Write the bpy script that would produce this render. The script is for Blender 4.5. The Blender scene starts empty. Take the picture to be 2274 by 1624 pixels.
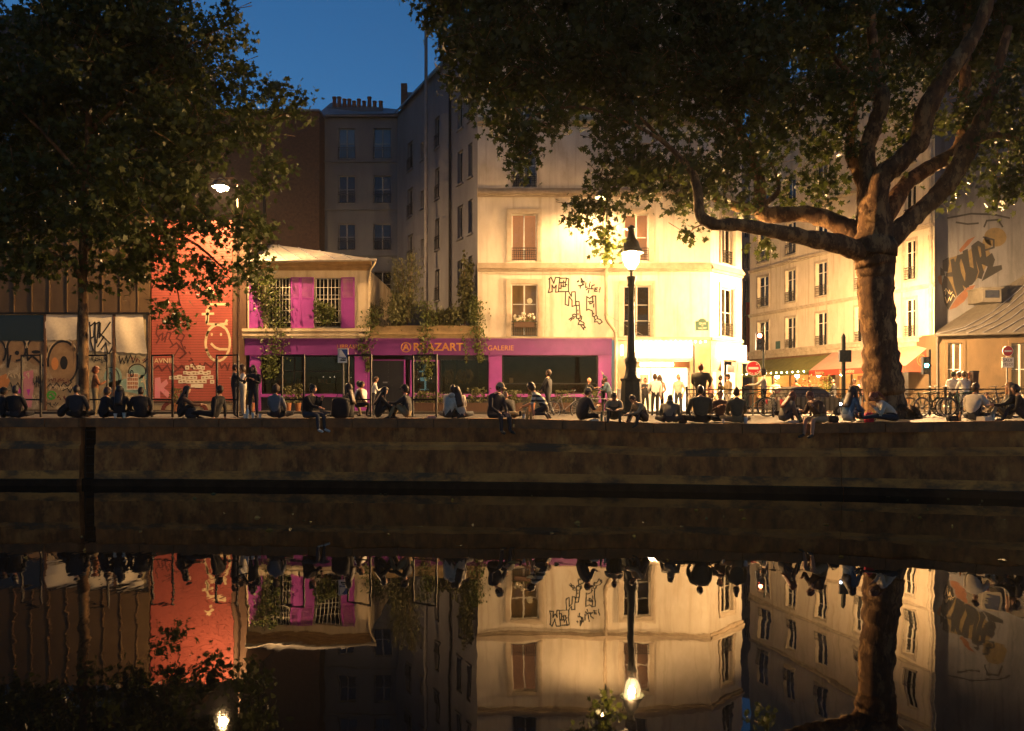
import bpy, bmesh, math, random
import numpy as np
from mathutils import Vector, Matrix, noise
random.seed(7); rng = np.random.default_rng(7)
S = bpy.context.scene; C = S.collection
R = math.radians

# ------------------------------------------------------------------ camera, sky, exposure
# level camera low on the near bank, 0.63 m above the far quay and 2.75 m above the water
F, CX, HY, EYE = 1769.0, 1137.0, 885.0, 0.634      # focal length etc. in units of a 2274 px wide picture
WATER = -2.12
cam = bpy.data.cameras.new('camera'); cam.sensor_width = 36.0; cam.lens = 36.0 * F / 2274.0
cam.shift_y = 73.0 / 2274.0; cam.clip_end = 1500.0; cam.clip_start = 0.1
camo = bpy.data.objects.new('camera', cam); C.objects.link(camo)
camo.location = (0, 0, EYE); camo.rotation_euler = (R(90), 0, 0); S.camera = camo

W = bpy.data.worlds.new('World'); S.world = W; W.use_nodes = True
nt = W.node_tree; nt.nodes.clear()
sky = nt.nodes.new('ShaderNodeTexSky'); sky.sky_type = 'NISHITA'; sky.sun_disc = False
sky.sun_elevation = R(3.0); sky.sun_rotation = R(146); sky.ozone_density = 4.2; sky.air_density = 1.0; sky.dust_density = 0.3
bg = nt.nodes.new('ShaderNodeBackground'); bg.inputs['Strength'].default_value = 0.20
wo = nt.nodes.new('ShaderNodeOutputWorld')
nt.links.new(sky.outputs[0], bg.inputs['Color']); nt.links.new(bg.outputs[0], wo.inputs['Surface'])
S.view_settings.view_transform = 'Standard'; S.view_settings.look = 'None'
S.view_settings.exposure = 0.0; S.view_settings.gamma = 1.0; S.view_settings.use_curve_mapping = False
S.render.engine = 'CYCLES'
S.cycles.max_bounces = 6; S.cycles.diffuse_bounces = 2; S.cycles.volume_bounces = 0; S.cycles.use_adaptive_sampling = True; S.cycles.adaptive_threshold = 0.06; S.cycles.adaptive_min_samples = 24; S.cycles.glossy_bounces = 3; S.cycles.transparent_max_bounces = 12
S.cycles.use_denoising = True; S.cycles.sample_clamp_indirect = 6.0

LANTERN_E, LANTERN2_E, WALL_E, MAST_E = 18500, 90000, 8500, 8000      # radiance of the lamp globes
GLOW_HAZE = 0.00018

# ------------------------------------------------------------------ helpers
def P(px, py, Y): return Vector(((px - CX) / F * Y, Y, EYE + (HY - py) / F * Y))
def PX(px, Y): return (px - CX) / F * Y
def PZ(py, Y): return EYE + (HY - py) / F * Y

MATS = {}
def mat(name, c1, c2=None, scale=3.0, rough=0.8, bump=0.0, stretch=(1, 1, 1), metal=0.0, spec=0.4, emit=None, estr=0.0,
        detail=6.0, lo=0.35, hi=0.65, transl=0.0, c3=None, scale3=0.6, lo3=0.45, hi3=0.7, coat=0.0, streak=None):
    if name in MATS: return MATS[name]
    m = bpy.data.materials.new(name); m.use_nodes = True; MATS[name] = m
    t = m.node_tree; b = t.nodes['Principled BSDF']
    b.inputs['Roughness'].default_value = rough; b.inputs['Metallic'].default_value = metal
    b.inputs['Specular IOR Level'].default_value = spec
    if coat: b.inputs['Coat Weight'].default_value = coat
    b.inputs['Base Color'].default_value = (*c1, 1)
    if c2 is not None or bump:
        tc = t.nodes.new('ShaderNodeTexCoord'); mp = t.nodes.new('ShaderNodeMapping')
        mp.inputs['Scale'].default_value = stretch
        t.links.new(tc.outputs['Object'], mp.inputs['Vector'])
        nz = t.nodes.new('ShaderNodeTexNoise'); nz.inputs['Scale'].default_value = scale; nz.inputs['Detail'].default_value = detail
        nz.inputs['Roughness'].default_value = 0.65
        t.links.new(mp.outputs[0], nz.inputs['Vector'])
        col = None
        if c2 is not None:
            cr = t.nodes.new('ShaderNodeValToRGB'); cr.color_ramp.elements[0].position = lo; cr.color_ramp.elements[1].position = hi
            cr.color_ramp.elements[0].color = (*c1, 1); cr.color_ramp.elements[1].color = (*c2, 1)
            t.links.new(nz.outputs['Fac'], cr.inputs['Fac']); col = cr.outputs['Color']
        if c3 is not None:
            n3 = t.nodes.new('ShaderNodeTexNoise'); n3.inputs['Scale'].default_value = scale3; n3.inputs['Detail'].default_value = 8.0
            n3.inputs['Roughness'].default_value = 0.7
            t.links.new(mp.outputs[0], n3.inputs['Vector'])
            r3 = t.nodes.new('ShaderNodeMapRange'); r3.inputs['From Min'].default_value = lo3; r3.inputs['From Max'].default_value = hi3
            t.links.new(n3.outputs['Fac'], r3.inputs['Value'])
            mx = t.nodes.new('ShaderNodeMix'); mx.data_type = 'RGBA'; mx.inputs['B'].default_value = (*c3, 1)
            t.links.new(r3.outputs[0], mx.inputs['Factor']); t.links.new(col, mx.inputs['A']); col = mx.outputs['Result']
        if streak is not None:      # dirt that has run down the wall
            m4 = t.nodes.new('ShaderNodeMapping'); m4.inputs['Scale'].default_value = (1, 1, 0.06); t.links.new(tc.outputs['Object'], m4.inputs['Vector'])
            n4 = t.nodes.new('ShaderNodeTexNoise'); n4.inputs['Scale'].default_value = 3.2; n4.inputs['Detail'].default_value = 7.0; t.links.new(m4.outputs[0], n4.inputs['Vector'])
            r4 = t.nodes.new('ShaderNodeMapRange'); r4.inputs['From Min'].default_value = 0.53; r4.inputs['From Max'].default_value = 0.78; r4.inputs['To Max'].default_value = 0.75; t.links.new(n4.outputs['Fac'], r4.inputs['Value'])
            x4 = t.nodes.new('ShaderNodeMix'); x4.data_type = 'RGBA'; x4.inputs['B'].default_value = (*streak, 1); t.links.new(r4.outputs[0], x4.inputs['Factor']); t.links.new(col, x4.inputs['A']); col = x4.outputs['Result']
        if col is not None: t.links.new(col, b.inputs['Base Color'])
        if bump:
            bp = t.nodes.new('ShaderNodeBump'); bp.inputs['Strength'].default_value = min(1.0, bump); bp.inputs['Distance'].default_value = 0.03
            t.links.new(nz.outputs['Fac'], bp.inputs['Height']); t.links.new(bp.outputs[0], b.inputs['Normal'])
    if emit is not None:
        b.inputs['Emission Color'].default_value = (*emit, 1); b.inputs['Emission Strength'].default_value = estr
    if transl:
        tr = t.nodes.new('ShaderNodeBsdfTranslucent'); mixs = t.nodes.new('ShaderNodeMixShader'); mixs.inputs[0].default_value = transl
        src = b.inputs['Base Color'].links[0].from_socket if b.inputs['Base Color'].links else None
        if src: t.links.new(src, tr.inputs['Color'])
        else: tr.inputs['Color'].default_value = (*c1, 1)
        out = t.nodes['Material Output']
        t.links.new(b.outputs[0], mixs.inputs[1]); t.links.new(tr.outputs[0], mixs.inputs[2]); t.links.new(mixs.outputs[0], out.inputs['Surface'])
    return m

def glass_mat(name, tint=(0.9, 0.95, 1.0), dark=0.0):
    """clear pane: see through it, with a Fresnel reflection"""
    if name in MATS: return MATS[name]
    m = bpy.data.materials.new(name); m.use_nodes = True; MATS[name] = m
    t = m.node_tree; t.nodes.clear()
    o = t.nodes.new('ShaderNodeOutputMaterial'); mx = t.nodes.new('ShaderNodeMixShader'); f = t.nodes.new('ShaderNodeFresnel')
    f.inputs['IOR'].default_value = 1.5
    tr = t.nodes.new('ShaderNodeBsdfTransparent'); tr.inputs['Color'].default_value = (*tint, 1)
    g = t.nodes.new('ShaderNodeBsdfGlossy'); g.inputs['Roughness'].default_value = 0.02
    t.links.new(f.outputs[0], mx.inputs[0]); t.links.new(tr.outputs[0], mx.inputs[1]); t.links.new(g.outputs[0], mx.inputs[2])
    t.links.new(mx.outputs[0], o.inputs['Surface'])
    return m

class MB:
    def __init__(s): s.v = []; s.f = []; s.m = []; s.smooth = []
    def add(s, vs, fs, mi=0, sm=False):
        b = len(s.v); s.v += [tuple(p) for p in vs]
        for f in fs: s.f.append(tuple(i + b for i in f)); s.m.append(mi); s.smooth.append(sm)
    def hexa(s, p, mi=0):   # p: 8 points, bottom 4 (ccw from above), top 4
        s.add(p, [(3, 2, 1, 0), (4, 5, 6, 7), (0, 1, 5, 4), (1, 2, 6, 5), (2, 3, 7, 6), (3, 0, 4, 7)], mi)
    def box(s, x0, x1, y0, y1, z0, z1, mi=0):
        s.hexa([(x0, y0, z0), (x1, y0, z0), (x1, y1, z0), (x0, y1, z0), (x0, y0, z1), (x1, y0, z1), (x1, y1, z1), (x0, y1, z1)], mi)
    def quad(s, a, b, c, d, mi=0): s.add([a, b, c, d], [(0, 1, 2, 3)], mi)
    def tube(s, pts, r, n=8, mi=0, cap=True, sm=True, bark=0.0, flare=None):
        pts = [Vector(p) for p in pts]; rs = r if isinstance(r, (list, tuple)) else [r] * len(pts)
        rings = []; ref = None
        for i, p in enumerate(pts):
            d = (pts[min(i + 1, len(pts) - 1)] - pts[max(i - 1, 0)])
            d = d.normalized() if d.length > 1e-9 else Vector((0, 0, 1))
            if ref is None: ref = d.orthogonal().normalized()
            ref = ref - d * ref.dot(d)
            ref = ref.normalized() if ref.length > 1e-6 else d.orthogonal().normalized()
            q = d.cross(ref)
            ring = []
            for k in range(n):
                an = 2 * math.pi * k / n; o = ref * math.cos(an) + q * math.sin(an); m = 1.0
                if bark:
                    w = p + o * rs[i]; m += bark * noise.noise(Vector((w.x * 3.1, w.y * 3.1, w.z * 1.1))) + bark * .55 * noise.noise(Vector((w.x * 9, w.y * 9, w.z * 2.6)))
                if flare: m += flare[i] * (.35 + .65 * abs(math.sin(an * 2.5 + 1.0)))
                ring.append(p + o * rs[i] * m)
            rings.append(ring)
        vs = [v for g in rings for v in g]; fs = []
        for i in range(len(pts) - 1):
            for k in range(n):
                fs.append((i * n + k, i * n + (k + 1) % n, (i + 1) * n + (k + 1) % n, (i + 1) * n + k))
        s.add(vs, fs, mi, sm)
        if cap:
            s.add(rings[0], [tuple(range(n))[::-1]], mi); s.add(rings[-1], [tuple(range(n))], mi)
    def bar(s, a, b, w, mi=0): s.tube([a, b], w * 0.7071, 4, mi, True, False)
    def lathe(s, prof, c, n=16, mi=0, sm=True, cap=True):
        c = Vector(c); vs = []; fs = []
        for r, z in prof:
            for k in range(n): vs.append(c + Vector((r * math.cos(2 * math.pi * k / n), r * math.sin(2 * math.pi * k / n), z)))
        for i in range(len(prof) - 1):
            for k in range(n): fs.append((i * n + k, i * n + (k + 1) % n, (i + 1) * n + (k + 1) % n, (i + 1) * n + k))
        s.add(vs, fs, mi, sm)
        if cap:
            s.add(vs[:n], [tuple(range(n))[::-1]], mi); s.add(vs[-n:], [tuple(range(n))], mi)
    def ball(s, c, r, n=10, mi=0, sc=(1, 1, 1)):
        c = Vector(c); h = max(4, n // 2 + 1); vs = []; fs = []
        for i in range(h + 1):
            a = math.pi * i / h
            for k in range(n):
                b = 2 * math.pi * k / n
                vs.append(c + Vector((r * sc[0] * math.sin(a) * math.cos(b), r * sc[1] * math.sin(a) * math.sin(b), -r * sc[2] * math.cos(a))))
        for i in range(h):
            for k in range(n): fs.append((i * n + k, i * n + (k + 1) % n, (i + 1) * n + (k + 1) % n, (i + 1) * n + k))
        s.add(vs, fs, mi, True)
    def mesh(s, name, mats):
        me = bpy.data.meshes.new(name); me.from_pydata(s.v, [], s.f)
        for m in (mats if isinstance(mats, (list, tuple)) else [mats]): me.materials.append(m)
        me.polygons.foreach_set('material_index', s.m); me.polygons.foreach_set('use_smooth', s.smooth); me.update()
        return me
    def build(s, name, mats, parent=None, **kw): return link(bpy.data.objects.new(name, s.mesh(name, mats)), parent, **kw)

def link(o, parent=None, label=None, cat=None, group=None, kind=None):
    C.objects.link(o)
    if parent is not None:
        o.parent = parent
        if parent.parent is None: o.matrix_parent_inverse = parent.matrix_basis.inverted()
    return tag(o, label, cat, group, kind)
def tag(o, label=None, cat=None, group=None, kind=None):
    if label: o['label'] = label
    if cat: o['category'] = cat
    if group: o['group'] = group
    if kind: o['kind'] = kind
    return o
def thing(name, loc, label, cat, group=None):
    o = bpy.data.objects.new(name, None); o.location = loc; o.empty_display_size = 0.2
    return link(o, None, label, cat, group)
def place(o, loc, rz=0.0, sc=1.0): o.location = loc; o.rotation_euler = (0, 0, rz); o.scale = (sc, sc, sc); return o
def copy_tree(o, parent=None):
    c = o.copy(); C.objects.link(c)
    if parent is not None: c.parent = parent
    for ch in list(o.children): copy_tree(ch, c)
    return c
def share(name, mesh, loc, parent, rz=0.0, scale=None):
    o = bpy.data.objects.new(name, mesh); o.location = loc; o.rotation_euler = (0, 0, rz)
    if scale: o.scale = scale
    return link(o, parent)

class Frm:
    """a vertical facade plane: u runs along it, v points out of it, z up"""
    def __init__(s, a, b):
        s.O = Vector((a[0], a[1], 0)); d = Vector((b[0] - a[0], b[1] - a[1], 0)); s.w = d.length; s.u = d.normalized(); s.n = Vector((s.u.y, -s.u.x, 0))
        s.ang = math.atan2(s.u.y, s.u.x)
    def p(s, u, v, z): return s.O + s.u * u + s.n * v + Vector((0, 0, z))
    def box(s, mb, u0, u1, v0, v1, z0, z1, mi=0):
        mb.hexa([s.p(u0, v1, z0), s.p(u1, v1, z0), s.p(u1, v0, z0), s.p(u0, v0, z0), s.p(u0, v1, z1), s.p(u1, v1, z1), s.p(u1, v0, z1), s.p(u0, v0, z1)], mi)
    def pix(s, px, py, v=0.0):
        """point of the facade plane (pushed out by v) that lies in direction px, py"""
        a = (px - CX) / F; o = s.O + s.n * v      # solve o + u*t with x = a*y
        t = (a * o.y - o.x) / (s.u.x - a * s.u.y); q = o + s.u * t
        return t, EYE + (HY - py) / F * q.y
    def U(s, px): return s.pix(px, 0)[0]
    def Zat(s, px, py): return s.pix(px, py)[1]

def wall_mesh(mb, fr, u0, u1, z0, z1, ops, depth=0.22, mi=0):
    us = sorted(set([u0, u1] + [o[0] for o in ops] + [o[1] for o in ops])); zs = sorted(set([z0, z1] + [o[2] for o in ops] + [o[3] for o in ops]))
    us = [u for u in us if u0 <= u <= u1]; zs = [z for z in zs if z0 <= z <= z1]
    for i in range(len(us) - 1):
        for j in range(len(zs) - 1):
            uc, zc = (us[i] + us[i + 1]) / 2, (zs[j] + zs[j + 1]) / 2
            if any(o[0] < uc < o[1] and o[2] < zc < o[3] for o in ops): continue
            mb.quad(fr.p(us[i], 0, zs[j]), fr.p(us[i + 1], 0, zs[j]), fr.p(us[i + 1], 0, zs[j + 1]), fr.p(us[i], 0, zs[j + 1]), mi)
    for a, b, c, d in ops:
        for q in ((fr.p(a, 0, c), fr.p(a, 0, d), fr.p(a, -depth, d), fr.p(a, -depth, c)), (fr.p(b, 0, d), fr.p(b, 0, c), fr.p(b, -depth, c), fr.p(b, -depth, d)),
                  (fr.p(a, 0, d), fr.p(b, 0, d), fr.p(b, -depth, d), fr.p(a, -depth, d)), (fr.p(b, 0, c), fr.p(a, 0, c), fr.p(a, -depth, c), fr.p(b, -depth, c))):
            mb.quad(*q, mi)

def shell(mb, fr, u0, u1, z0, z1, depth, mi=0):
    """sides, back and top that close a building behind its facade"""
    a, b, c, d = fr.p(u0, 0, z0), fr.p(u1, 0, z0), fr.p(u1, -depth, z0), fr.p(u0, -depth, z0); h = Vector((0, 0, z1 - z0))
    mb.quad(b, c, c + h, b + h, mi); mb.quad(d, a, a + h, d + h, mi); mb.quad(c, d, d + h, c + h, mi); mb.quad(a + h, b + h, c + h, d + h, mi)

def railing(fr, u0, u1, z0, z1, root, m, v=0.06, step=0.11, scroll=True):
    mb = MB()
    for z in (z0 + 0.04, z0 + (z1 - z0) * 0.78, z1): mb.bar(fr.p(u0, v, z), fr.p(u1, v, z), 0.03)
    n = max(2, int((u1 - u0) / step))
    for i in range(n + 1):
        u = u0 + (u1 - u0) * i / n; mb.bar(fr.p(u, v, z0), fr.p(u, v, z1), 0.016)
    if scroll:
        for i in range(n):
            u = u0 + (u1 - u0) * (i + .5) / n; r = (u1 - u0) / n * 0.48; zc = z0 + (z1 - z0) * 0.5
            for zz in (zc - r * 1.3, zc + r * 1.0):
                mb.tube([fr.p(u + r * math.cos(a), v, zz + r * 1.2 * math.sin(a)) for a in [k * math.pi / 4 for k in range(9)]], 0.009, 4, 0, False)
    for u in (u0, u1): mb.bar(fr.p(u, v, z1), fr.p(u, -0.15, z1), 0.02); mb.bar(fr.p(u, v, z0 + .05), fr.p(u, -0.15, z0 + .05), 0.02)
    return mb.build('balcony_railing', m, root)

def window(fr, root, u0, u1, z0, z1, frame_m, pane_m, rows=3, depth=0.2, leaves=2, sill_m=None, rail=None, surround=None, transom=None, fw=0.055, curtain=None, room=None):
    """casement window set back in its opening: frame (part) with panes (sub-parts)"""
    mb = MB(); v0, v1 = -depth, -depth + 0.06
    fr.box(mb, u0, u0 + fw, v0, v1, z0, z1); fr.box(mb, u1 - fw, u1, v0, v1, z0, z1)
    fr.box(mb, u0 + fw, u1 - fw, v0, v1, z1 - fw, z1); fr.box(mb, u0 + fw, u1 - fw, v0, v1, z0, z0 + fw * 1.6)
    w = (u1 - u0 - 2 * fw) / leaves; cells = []
    for i in range(leaves):
        a = u0 + fw + w * i; b = a + w
        if i: fr.box(mb, a - 0.04, a + 0.04, v0, v1 + 0.015, z0 + fw * 1.6, z1 - fw)
        lo, hi = z0 + fw * 1.6, z1 - fw; zs = [lo + (hi - lo) * k / rows for k in range(rows + 1)]
        if transom: zs = [lo + (hi - lo) * k for k in transom]
        for k in range(1, len(zs) - 1): fr.box(mb, a + 0.041, b - 0.041, v0 + 0.005, v1 - 0.01, zs[k] - 0.018, zs[k] + 0.018)
        cells += [(a + 0.02, b - 0.02, zs[k], zs[k + 1]) for k in range(len(zs) - 1)]
    w_o = mb.build('window', frame_m, root)
    for a, b, c, d in cells:
        pb = MB(); fr.box(pb, a, b, v0 + 0.012, v0 + 0.024, c, d); pb.build('pane', pane_m, w_o)
    if room:
        rb_ = MB(); y_ = v0 - .8; a_, b_, c_, d_ = u0 - .06, u1 + .06, z0 - .06, z1 + .06
        q = lambda u, v, z: fr.p(u, v, z)
        rb_.quad(q(a_, y_, c_), q(b_, y_, c_), q(b_, y_, d_), q(a_, y_, d_)); rb_.quad(q(a_, v0 - .02, d_), q(b_, v0 - .02, d_), q(b_, y_, d_), q(a_, y_, d_)); rb_.quad(q(a_, v0 - .02, c_), q(b_, v0 - .02, c_), q(b_, y_, c_), q(a_, y_, c_))
        for u_ in (a_, b_): rb_.quad(q(u_, v0 - .02, c_), q(u_, y_, c_), q(u_, y_, d_), q(u_, v0 - .02, d_))
        rb_.build('room', room[0], w_o)
        if room[1]: lb_ = MB(); lb_.ball(q(u0 + (u1 - u0) * room[2], v0 - .7, z1 - (z1 - z0) * .28), .15, 10); lb_.build('room_lamp', room[1], w_o)
    if curtain:
        for side in (0, 1):
            cb = MB(); n = 7; cw = (u1 - u0) * (0.34 if side == 0 else 0.22); base = u0 if side == 0 else u1 - cw
            pts = [fr.p(base + cw * k / n, v0 - 0.12 + 0.03 * (k % 2), z0) for k in range(n + 1)]
            for k in range(n): cb.quad(pts[k], pts[k + 1], pts[k + 1] + Vector((0, 0, z1 - z0)), pts[k] + Vector((0, 0, z1 - z0)))
            cb.build('curtain', curtain, w_o)
    if sill_m:
        sb = MB(); fr.box(sb, u0 - 0.08, u1 + 0.08, -0.03, 0.10, z0 - 0.09, z0 - 0.005); sb.build('sill', sill_m, root)
    if surround:
        sb = MB(); t = 0.26; a, b = u0 - t, u1 + t
        for k, (e0, e1, vv) in enumerate(((0, .10, .075), (.10, .2, .055), (.2, .257, .03))):
            fr.box(sb, a + e0, a + e1, 0.002, vv, z0, z1 + t - e0); fr.box(sb, b - e1, b - e0, 0.002, vv, z0, z1 + t - e0)
            fr.box(sb, a + e1, b - e1, 0.002, vv, z1 + t - e1, z1 + t - e0)
        sb.build('window_surround', surround, root)
    if rail: railing(fr, u0 + 0.02, u1 - 0.02, z0 + 0.04, z0 + rail, root, MATS['iron'])
    return w_o

FONT = None
def text(s, size, loc, fr, m, parent, name='lettering', extrude=0.006, v=0.02, rot=0.0, align='CENTER', bold=0.0, sx=1.0):
    """flat lettering standing on a facade plane; loc = (u, z) of its centre line"""
    c = bpy.data.curves.new('t', 'FONT'); c.body = s; c.size = size; c.extrude = extrude; c.align_x = align; c.align_y = 'CENTER'; c.offset = bold
    o = bpy.data.objects.new('t', c); me = bpy.data.meshes.new_from_object(o); bpy.data.objects.remove(o); bpy.data.curves.remove(c)
    M = Matrix.Translation(fr.p(loc[0], v, loc[1])) @ Matrix.Rotation(fr.ang, 4, 'Z') @ Matrix.Rotation(R(90), 4, 'X') @ Matrix.Rotation(rot, 4, 'Z') @ Matrix.Diagonal((sx, 1, 1, 1))
    me.transform(M); me.materials.clear(); me.materials.append(m)
    for p in me.polygons: p.material_index = 0
    return link(bpy.data.objects.new(name, me), parent)

def ribbon(mb, fr, pts, w, v=0.006, mi=0):
    """a painted stroke lying on a facade; pts in (u, z)"""
    for i in range(len(pts) - 1):
        a, b = Vector(pts[i]), Vector(pts[i + 1]); d = b - a
        if d.length < 1e-6: continue
        d.normalize(); n = Vector((-d.y, d.x)) * w / 2; e = d * w * 0.35; vv = v + (i % 3) * 0.0012
        q = [a - e - n, b + e - n, b + e + n, a - e + n]
        mb.quad(*[fr.p(k.x, vv, k.y) for k in q], mi)
def blob_poly(mb, fr, pts, v=0.005, mi=0): mb.add([fr.p(p[0], v, p[1]) for p in pts], [tuple(range(len(pts)))], mi)
def arc(cu, cz, ru, rz, a0, a1, n=16): return [(cu + ru * math.cos(R(a0 + (a1 - a0) * k / n)), cz + rz * math.sin(R(a0 + (a1 - a0) * k / n))) for k in range(n + 1)]
# ------------------------------------------------------------------ materials
LAMP = (1.0, 0.62, 0.24)
mat('iron', (0.012, 0.012, 0.013), (0.03, 0.025, 0.02), 20, 0.5, metal=0.6)
mat('green_iron', (0.012, 0.02, 0.016), (0.03, 0.035, 0.025), 12, 0.45, metal=0.3)
mat('cream_wall', (0.60, 0.54, 0.44), (0.50, 0.44, 0.34), 1.3, 0.9, 0.25, (1, 1, 0.5), c3=(0.36, 0.29, 0.20), scale3=0.5, lo3=0.55, hi3=0.8, streak=(0.30, 0.23, 0.15))
mat('shaded_surround_trim', (0.47, 0.40, 0.30), (0.38, 0.31, 0.22), 2.5, .85, .1)  # darker than the wall, standing in for shadow lines of the surrounds
mat('shaded_cream_trim', (0.37, 0.30, 0.21), (0.27, 0.21, 0.14), 2.5, 0.85, 0.05)  # moulding shadow put into the colour so the bands stand out
mat('old_cream_wall', (0.56, 0.47, 0.33), (0.47, 0.37, 0.23), 1.6, 0.9, 0.1, (1, 1, 0.4), c3=(0.26, 0.19, 0.11), scale3=0.7, lo3=0.53, hi3=0.8, streak=(0.2, 0.14, 0.08))
mat('street_wall', (0.55, 0.48, 0.37), (0.46, 0.39, 0.29), 1.2, 0.9, 0.06, (1, 1, 0.5), c3=(0.30, 0.24, 0.17), scale3=0.5, lo3=0.54, hi3=0.8, streak=(0.26, 0.2, 0.13))
mat('street_trim', (0.42, 0.36, 0.27), (0.28, 0.23, 0.17), 3, 0.85, 0.06)
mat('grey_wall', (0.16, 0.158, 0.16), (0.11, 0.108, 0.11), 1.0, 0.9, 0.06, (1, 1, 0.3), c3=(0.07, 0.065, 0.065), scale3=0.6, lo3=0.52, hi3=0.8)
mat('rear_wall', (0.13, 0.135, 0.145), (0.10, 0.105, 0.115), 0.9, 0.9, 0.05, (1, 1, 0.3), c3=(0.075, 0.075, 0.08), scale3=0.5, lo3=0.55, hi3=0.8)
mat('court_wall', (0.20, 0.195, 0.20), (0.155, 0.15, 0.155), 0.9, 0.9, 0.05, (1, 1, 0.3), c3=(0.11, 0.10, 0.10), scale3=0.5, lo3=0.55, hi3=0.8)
mat('brick_dark', (0.10, 0.055, 0.035), (0.06, 0.035, 0.025), 6, 0.9, 0.2)
mat('zinc', (0.26, 0.26, 0.27), (0.18, 0.18, 0.19), 2.5, 0.55, metal=0.3)
mat('zinc_warm', (0.36, 0.33, 0.28), (0.26, 0.23, 0.19), 2.5, 0.6, metal=0.15)
mat('zinc_dark', (0.10, 0.09, 0.075), (0.065, 0.058, 0.048), 2.5, 0.65, metal=0.15)
mat('pot_clay', (0.22, 0.09, 0.05), (0.14, 0.06, 0.035), 5, 0.85)
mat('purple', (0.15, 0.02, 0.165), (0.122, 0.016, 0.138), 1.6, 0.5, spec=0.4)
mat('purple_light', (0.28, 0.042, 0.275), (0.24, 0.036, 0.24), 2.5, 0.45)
mat('ochre_letter', (0.45, 0.2, 0.04), rough=0.5)
mat('white_frame', (0.62, 0.58, 0.50), (0.5, 0.46, 0.38), 6, 0.5)
mat('grey_frame', (0.25, 0.24, 0.23), (0.16, 0.155, 0.15), 6, 0.6)
mat('dark_pane', (0.012, 0.012, 0.014), rough=0.06, spec=0.5)
mat('dim_pane', (0.06, 0.04, 0.02), (0.025, 0.018, 0.01), 2.0, 0.15, emit=(1.0, 0.55, 0.2), estr=0.035)
mat('peach_pane', (0.10, 0.05, 0.03), (0.07, 0.03, 0.02), 1.2, 0.3, emit=(1.0, 0.40, 0.14), estr=0.62)
mat('amber_pane', (0.06, 0.04, 0.02), (0.04, 0.02, 0.01), 1.0, 0.2, emit=(1.0, 0.46, 0.13), estr=0.20)
mat('red_pane', (0.08, 0.03, 0.02), (0.05, 0.02, 0.01), 1.5, 0.3, emit=(1.0, 0.30, 0.12), estr=0.14)
mat('sky_glow_pane', (0.05, 0.09, 0.14), (0.02, 0.05, 0.09), 1.0, 0.1, emit=(0.15, 0.42, 0.75), estr=0.012)  # sky reflection put into the pane as blue colour and faint glow
glass_mat('shop_glass', (0.55, 0.52, 0.48))
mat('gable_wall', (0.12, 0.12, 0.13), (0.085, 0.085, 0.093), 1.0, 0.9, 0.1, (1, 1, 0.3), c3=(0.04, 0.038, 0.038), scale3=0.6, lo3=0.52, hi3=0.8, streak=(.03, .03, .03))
mat('ochre_wall', (0.095, 0.063, 0.032), (0.07, 0.047, 0.024), 1.6, 0.9, 0.1, (1, 1, .5), c3=(0.15, 0.10, 0.05), scale3=0.7, lo3=0.56, hi3=0.82)
mat('stone', (0.30, 0.23, 0.16), (0.21, 0.155, 0.10), 3, 0.9, 0.2, c3=(0.10, 0.075, 0.05), scale3=1.2)
mat('coping', (0.30, 0.12, 0.036), (0.19, 0.075, 0.024), 4, 0.85, 0.3, c3=(0.09, 0.055, 0.03), scale3=1.5)
mat('quay_band', (0.62, 0.26, 0.055), (0.24, 0.09, 0.022), 1.4, 0.9, 0.4, (.6, .6, 1.2), c3=(0.10, 0.06, 0.03), scale3=.7, lo3=.48, hi3=.6)
mat('quay_wall', (0.40, 0.145, 0.034), (0.13, 0.046, 0.013), 2.6, 0.95, 1.0, (1, 1, 0.6), c3=(0.55, 0.24, 0.06), scale3=1.5, lo3=0.52, hi3=0.7, streak=(0.07, 0.03, 0.012))
mat('dark_stone', (0.035, 0.022, 0.012), (0.018, 0.011, 0.007), 3, 0.9, 0.3, spec=.1)  # wet stone of the waterline ledge; also colours the ladder recess
mat('asphalt', (0.055, 0.052, 0.05), (0.04, 0.038, 0.036), 30, 0.85, 0.2, c3=(0.09, 0.08, 0.07), scale3=0.4)
mat('paving', (0.06, 0.05, 0.038), (0.042, 0.034, 0.026), 9, 0.85, 0.3, c3=(0.03, 0.025, 0.02), scale3=0.5)
mat('kerb', (0.24, 0.22, 0.19), (0.17, 0.15, 0.13), 8, 0.8, 0.2)
mat('paint_black', (0.012, 0.011, 0.010), rough=0.6)
mat('paint_cream', (0.62, 0.50, 0.30), (0.5, 0.36, 0.2), 3, 0.8)
mat('paint_green', (0.06, 0.28, 0.03), rough=0.7)
mat('paint_pink', (0.55, 0.16, 0.22), (0.45, 0.22, 0.2), 1.2, 0.8)
mat('paint_magenta', (0.45, 0.04, 0.32), rough=0.7)
mat('paint_teal', (0.20, 0.30, 0.24), (0.15, 0.23, 0.19), 3, 0.8)
mat('paint_brown', (0.20, 0.12, 0.06), (0.28, 0.18, 0.09), 2.5, 0.8)
mat('paint_maroon', (0.10, 0.02, 0.015), rough=0.7)
mat('paint_orange', (0.50, 0.20, 0.06), rough=0.8)
mat('dull_orange', (0.13, 0.055, 0.025), (0.10, 0.04, 0.02), 3, .85)
mat('paint_yellow', (0.11, 0.078, 0.032), (0.075, 0.055, 0.025), 3, 0.8)
mat('paper', (0.60, 0.53, 0.40), (0.52, 0.45, 0.33), 8, 0.85)
mat('metal_panel', (0.12, 0.075, 0.035), (0.09, 0.055, 0.026), 0.9, 0.5, 0.0, metal=0.3)
mat('orange_slat', (0.31, 0.07, 0.05), (0.26, 0.056, 0.04), 1.2, 0.6)
mat('shutter_slat', (0.42, 0.34, 0.20), (0.33, 0.26, 0.15), 2, 0.6)
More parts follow.
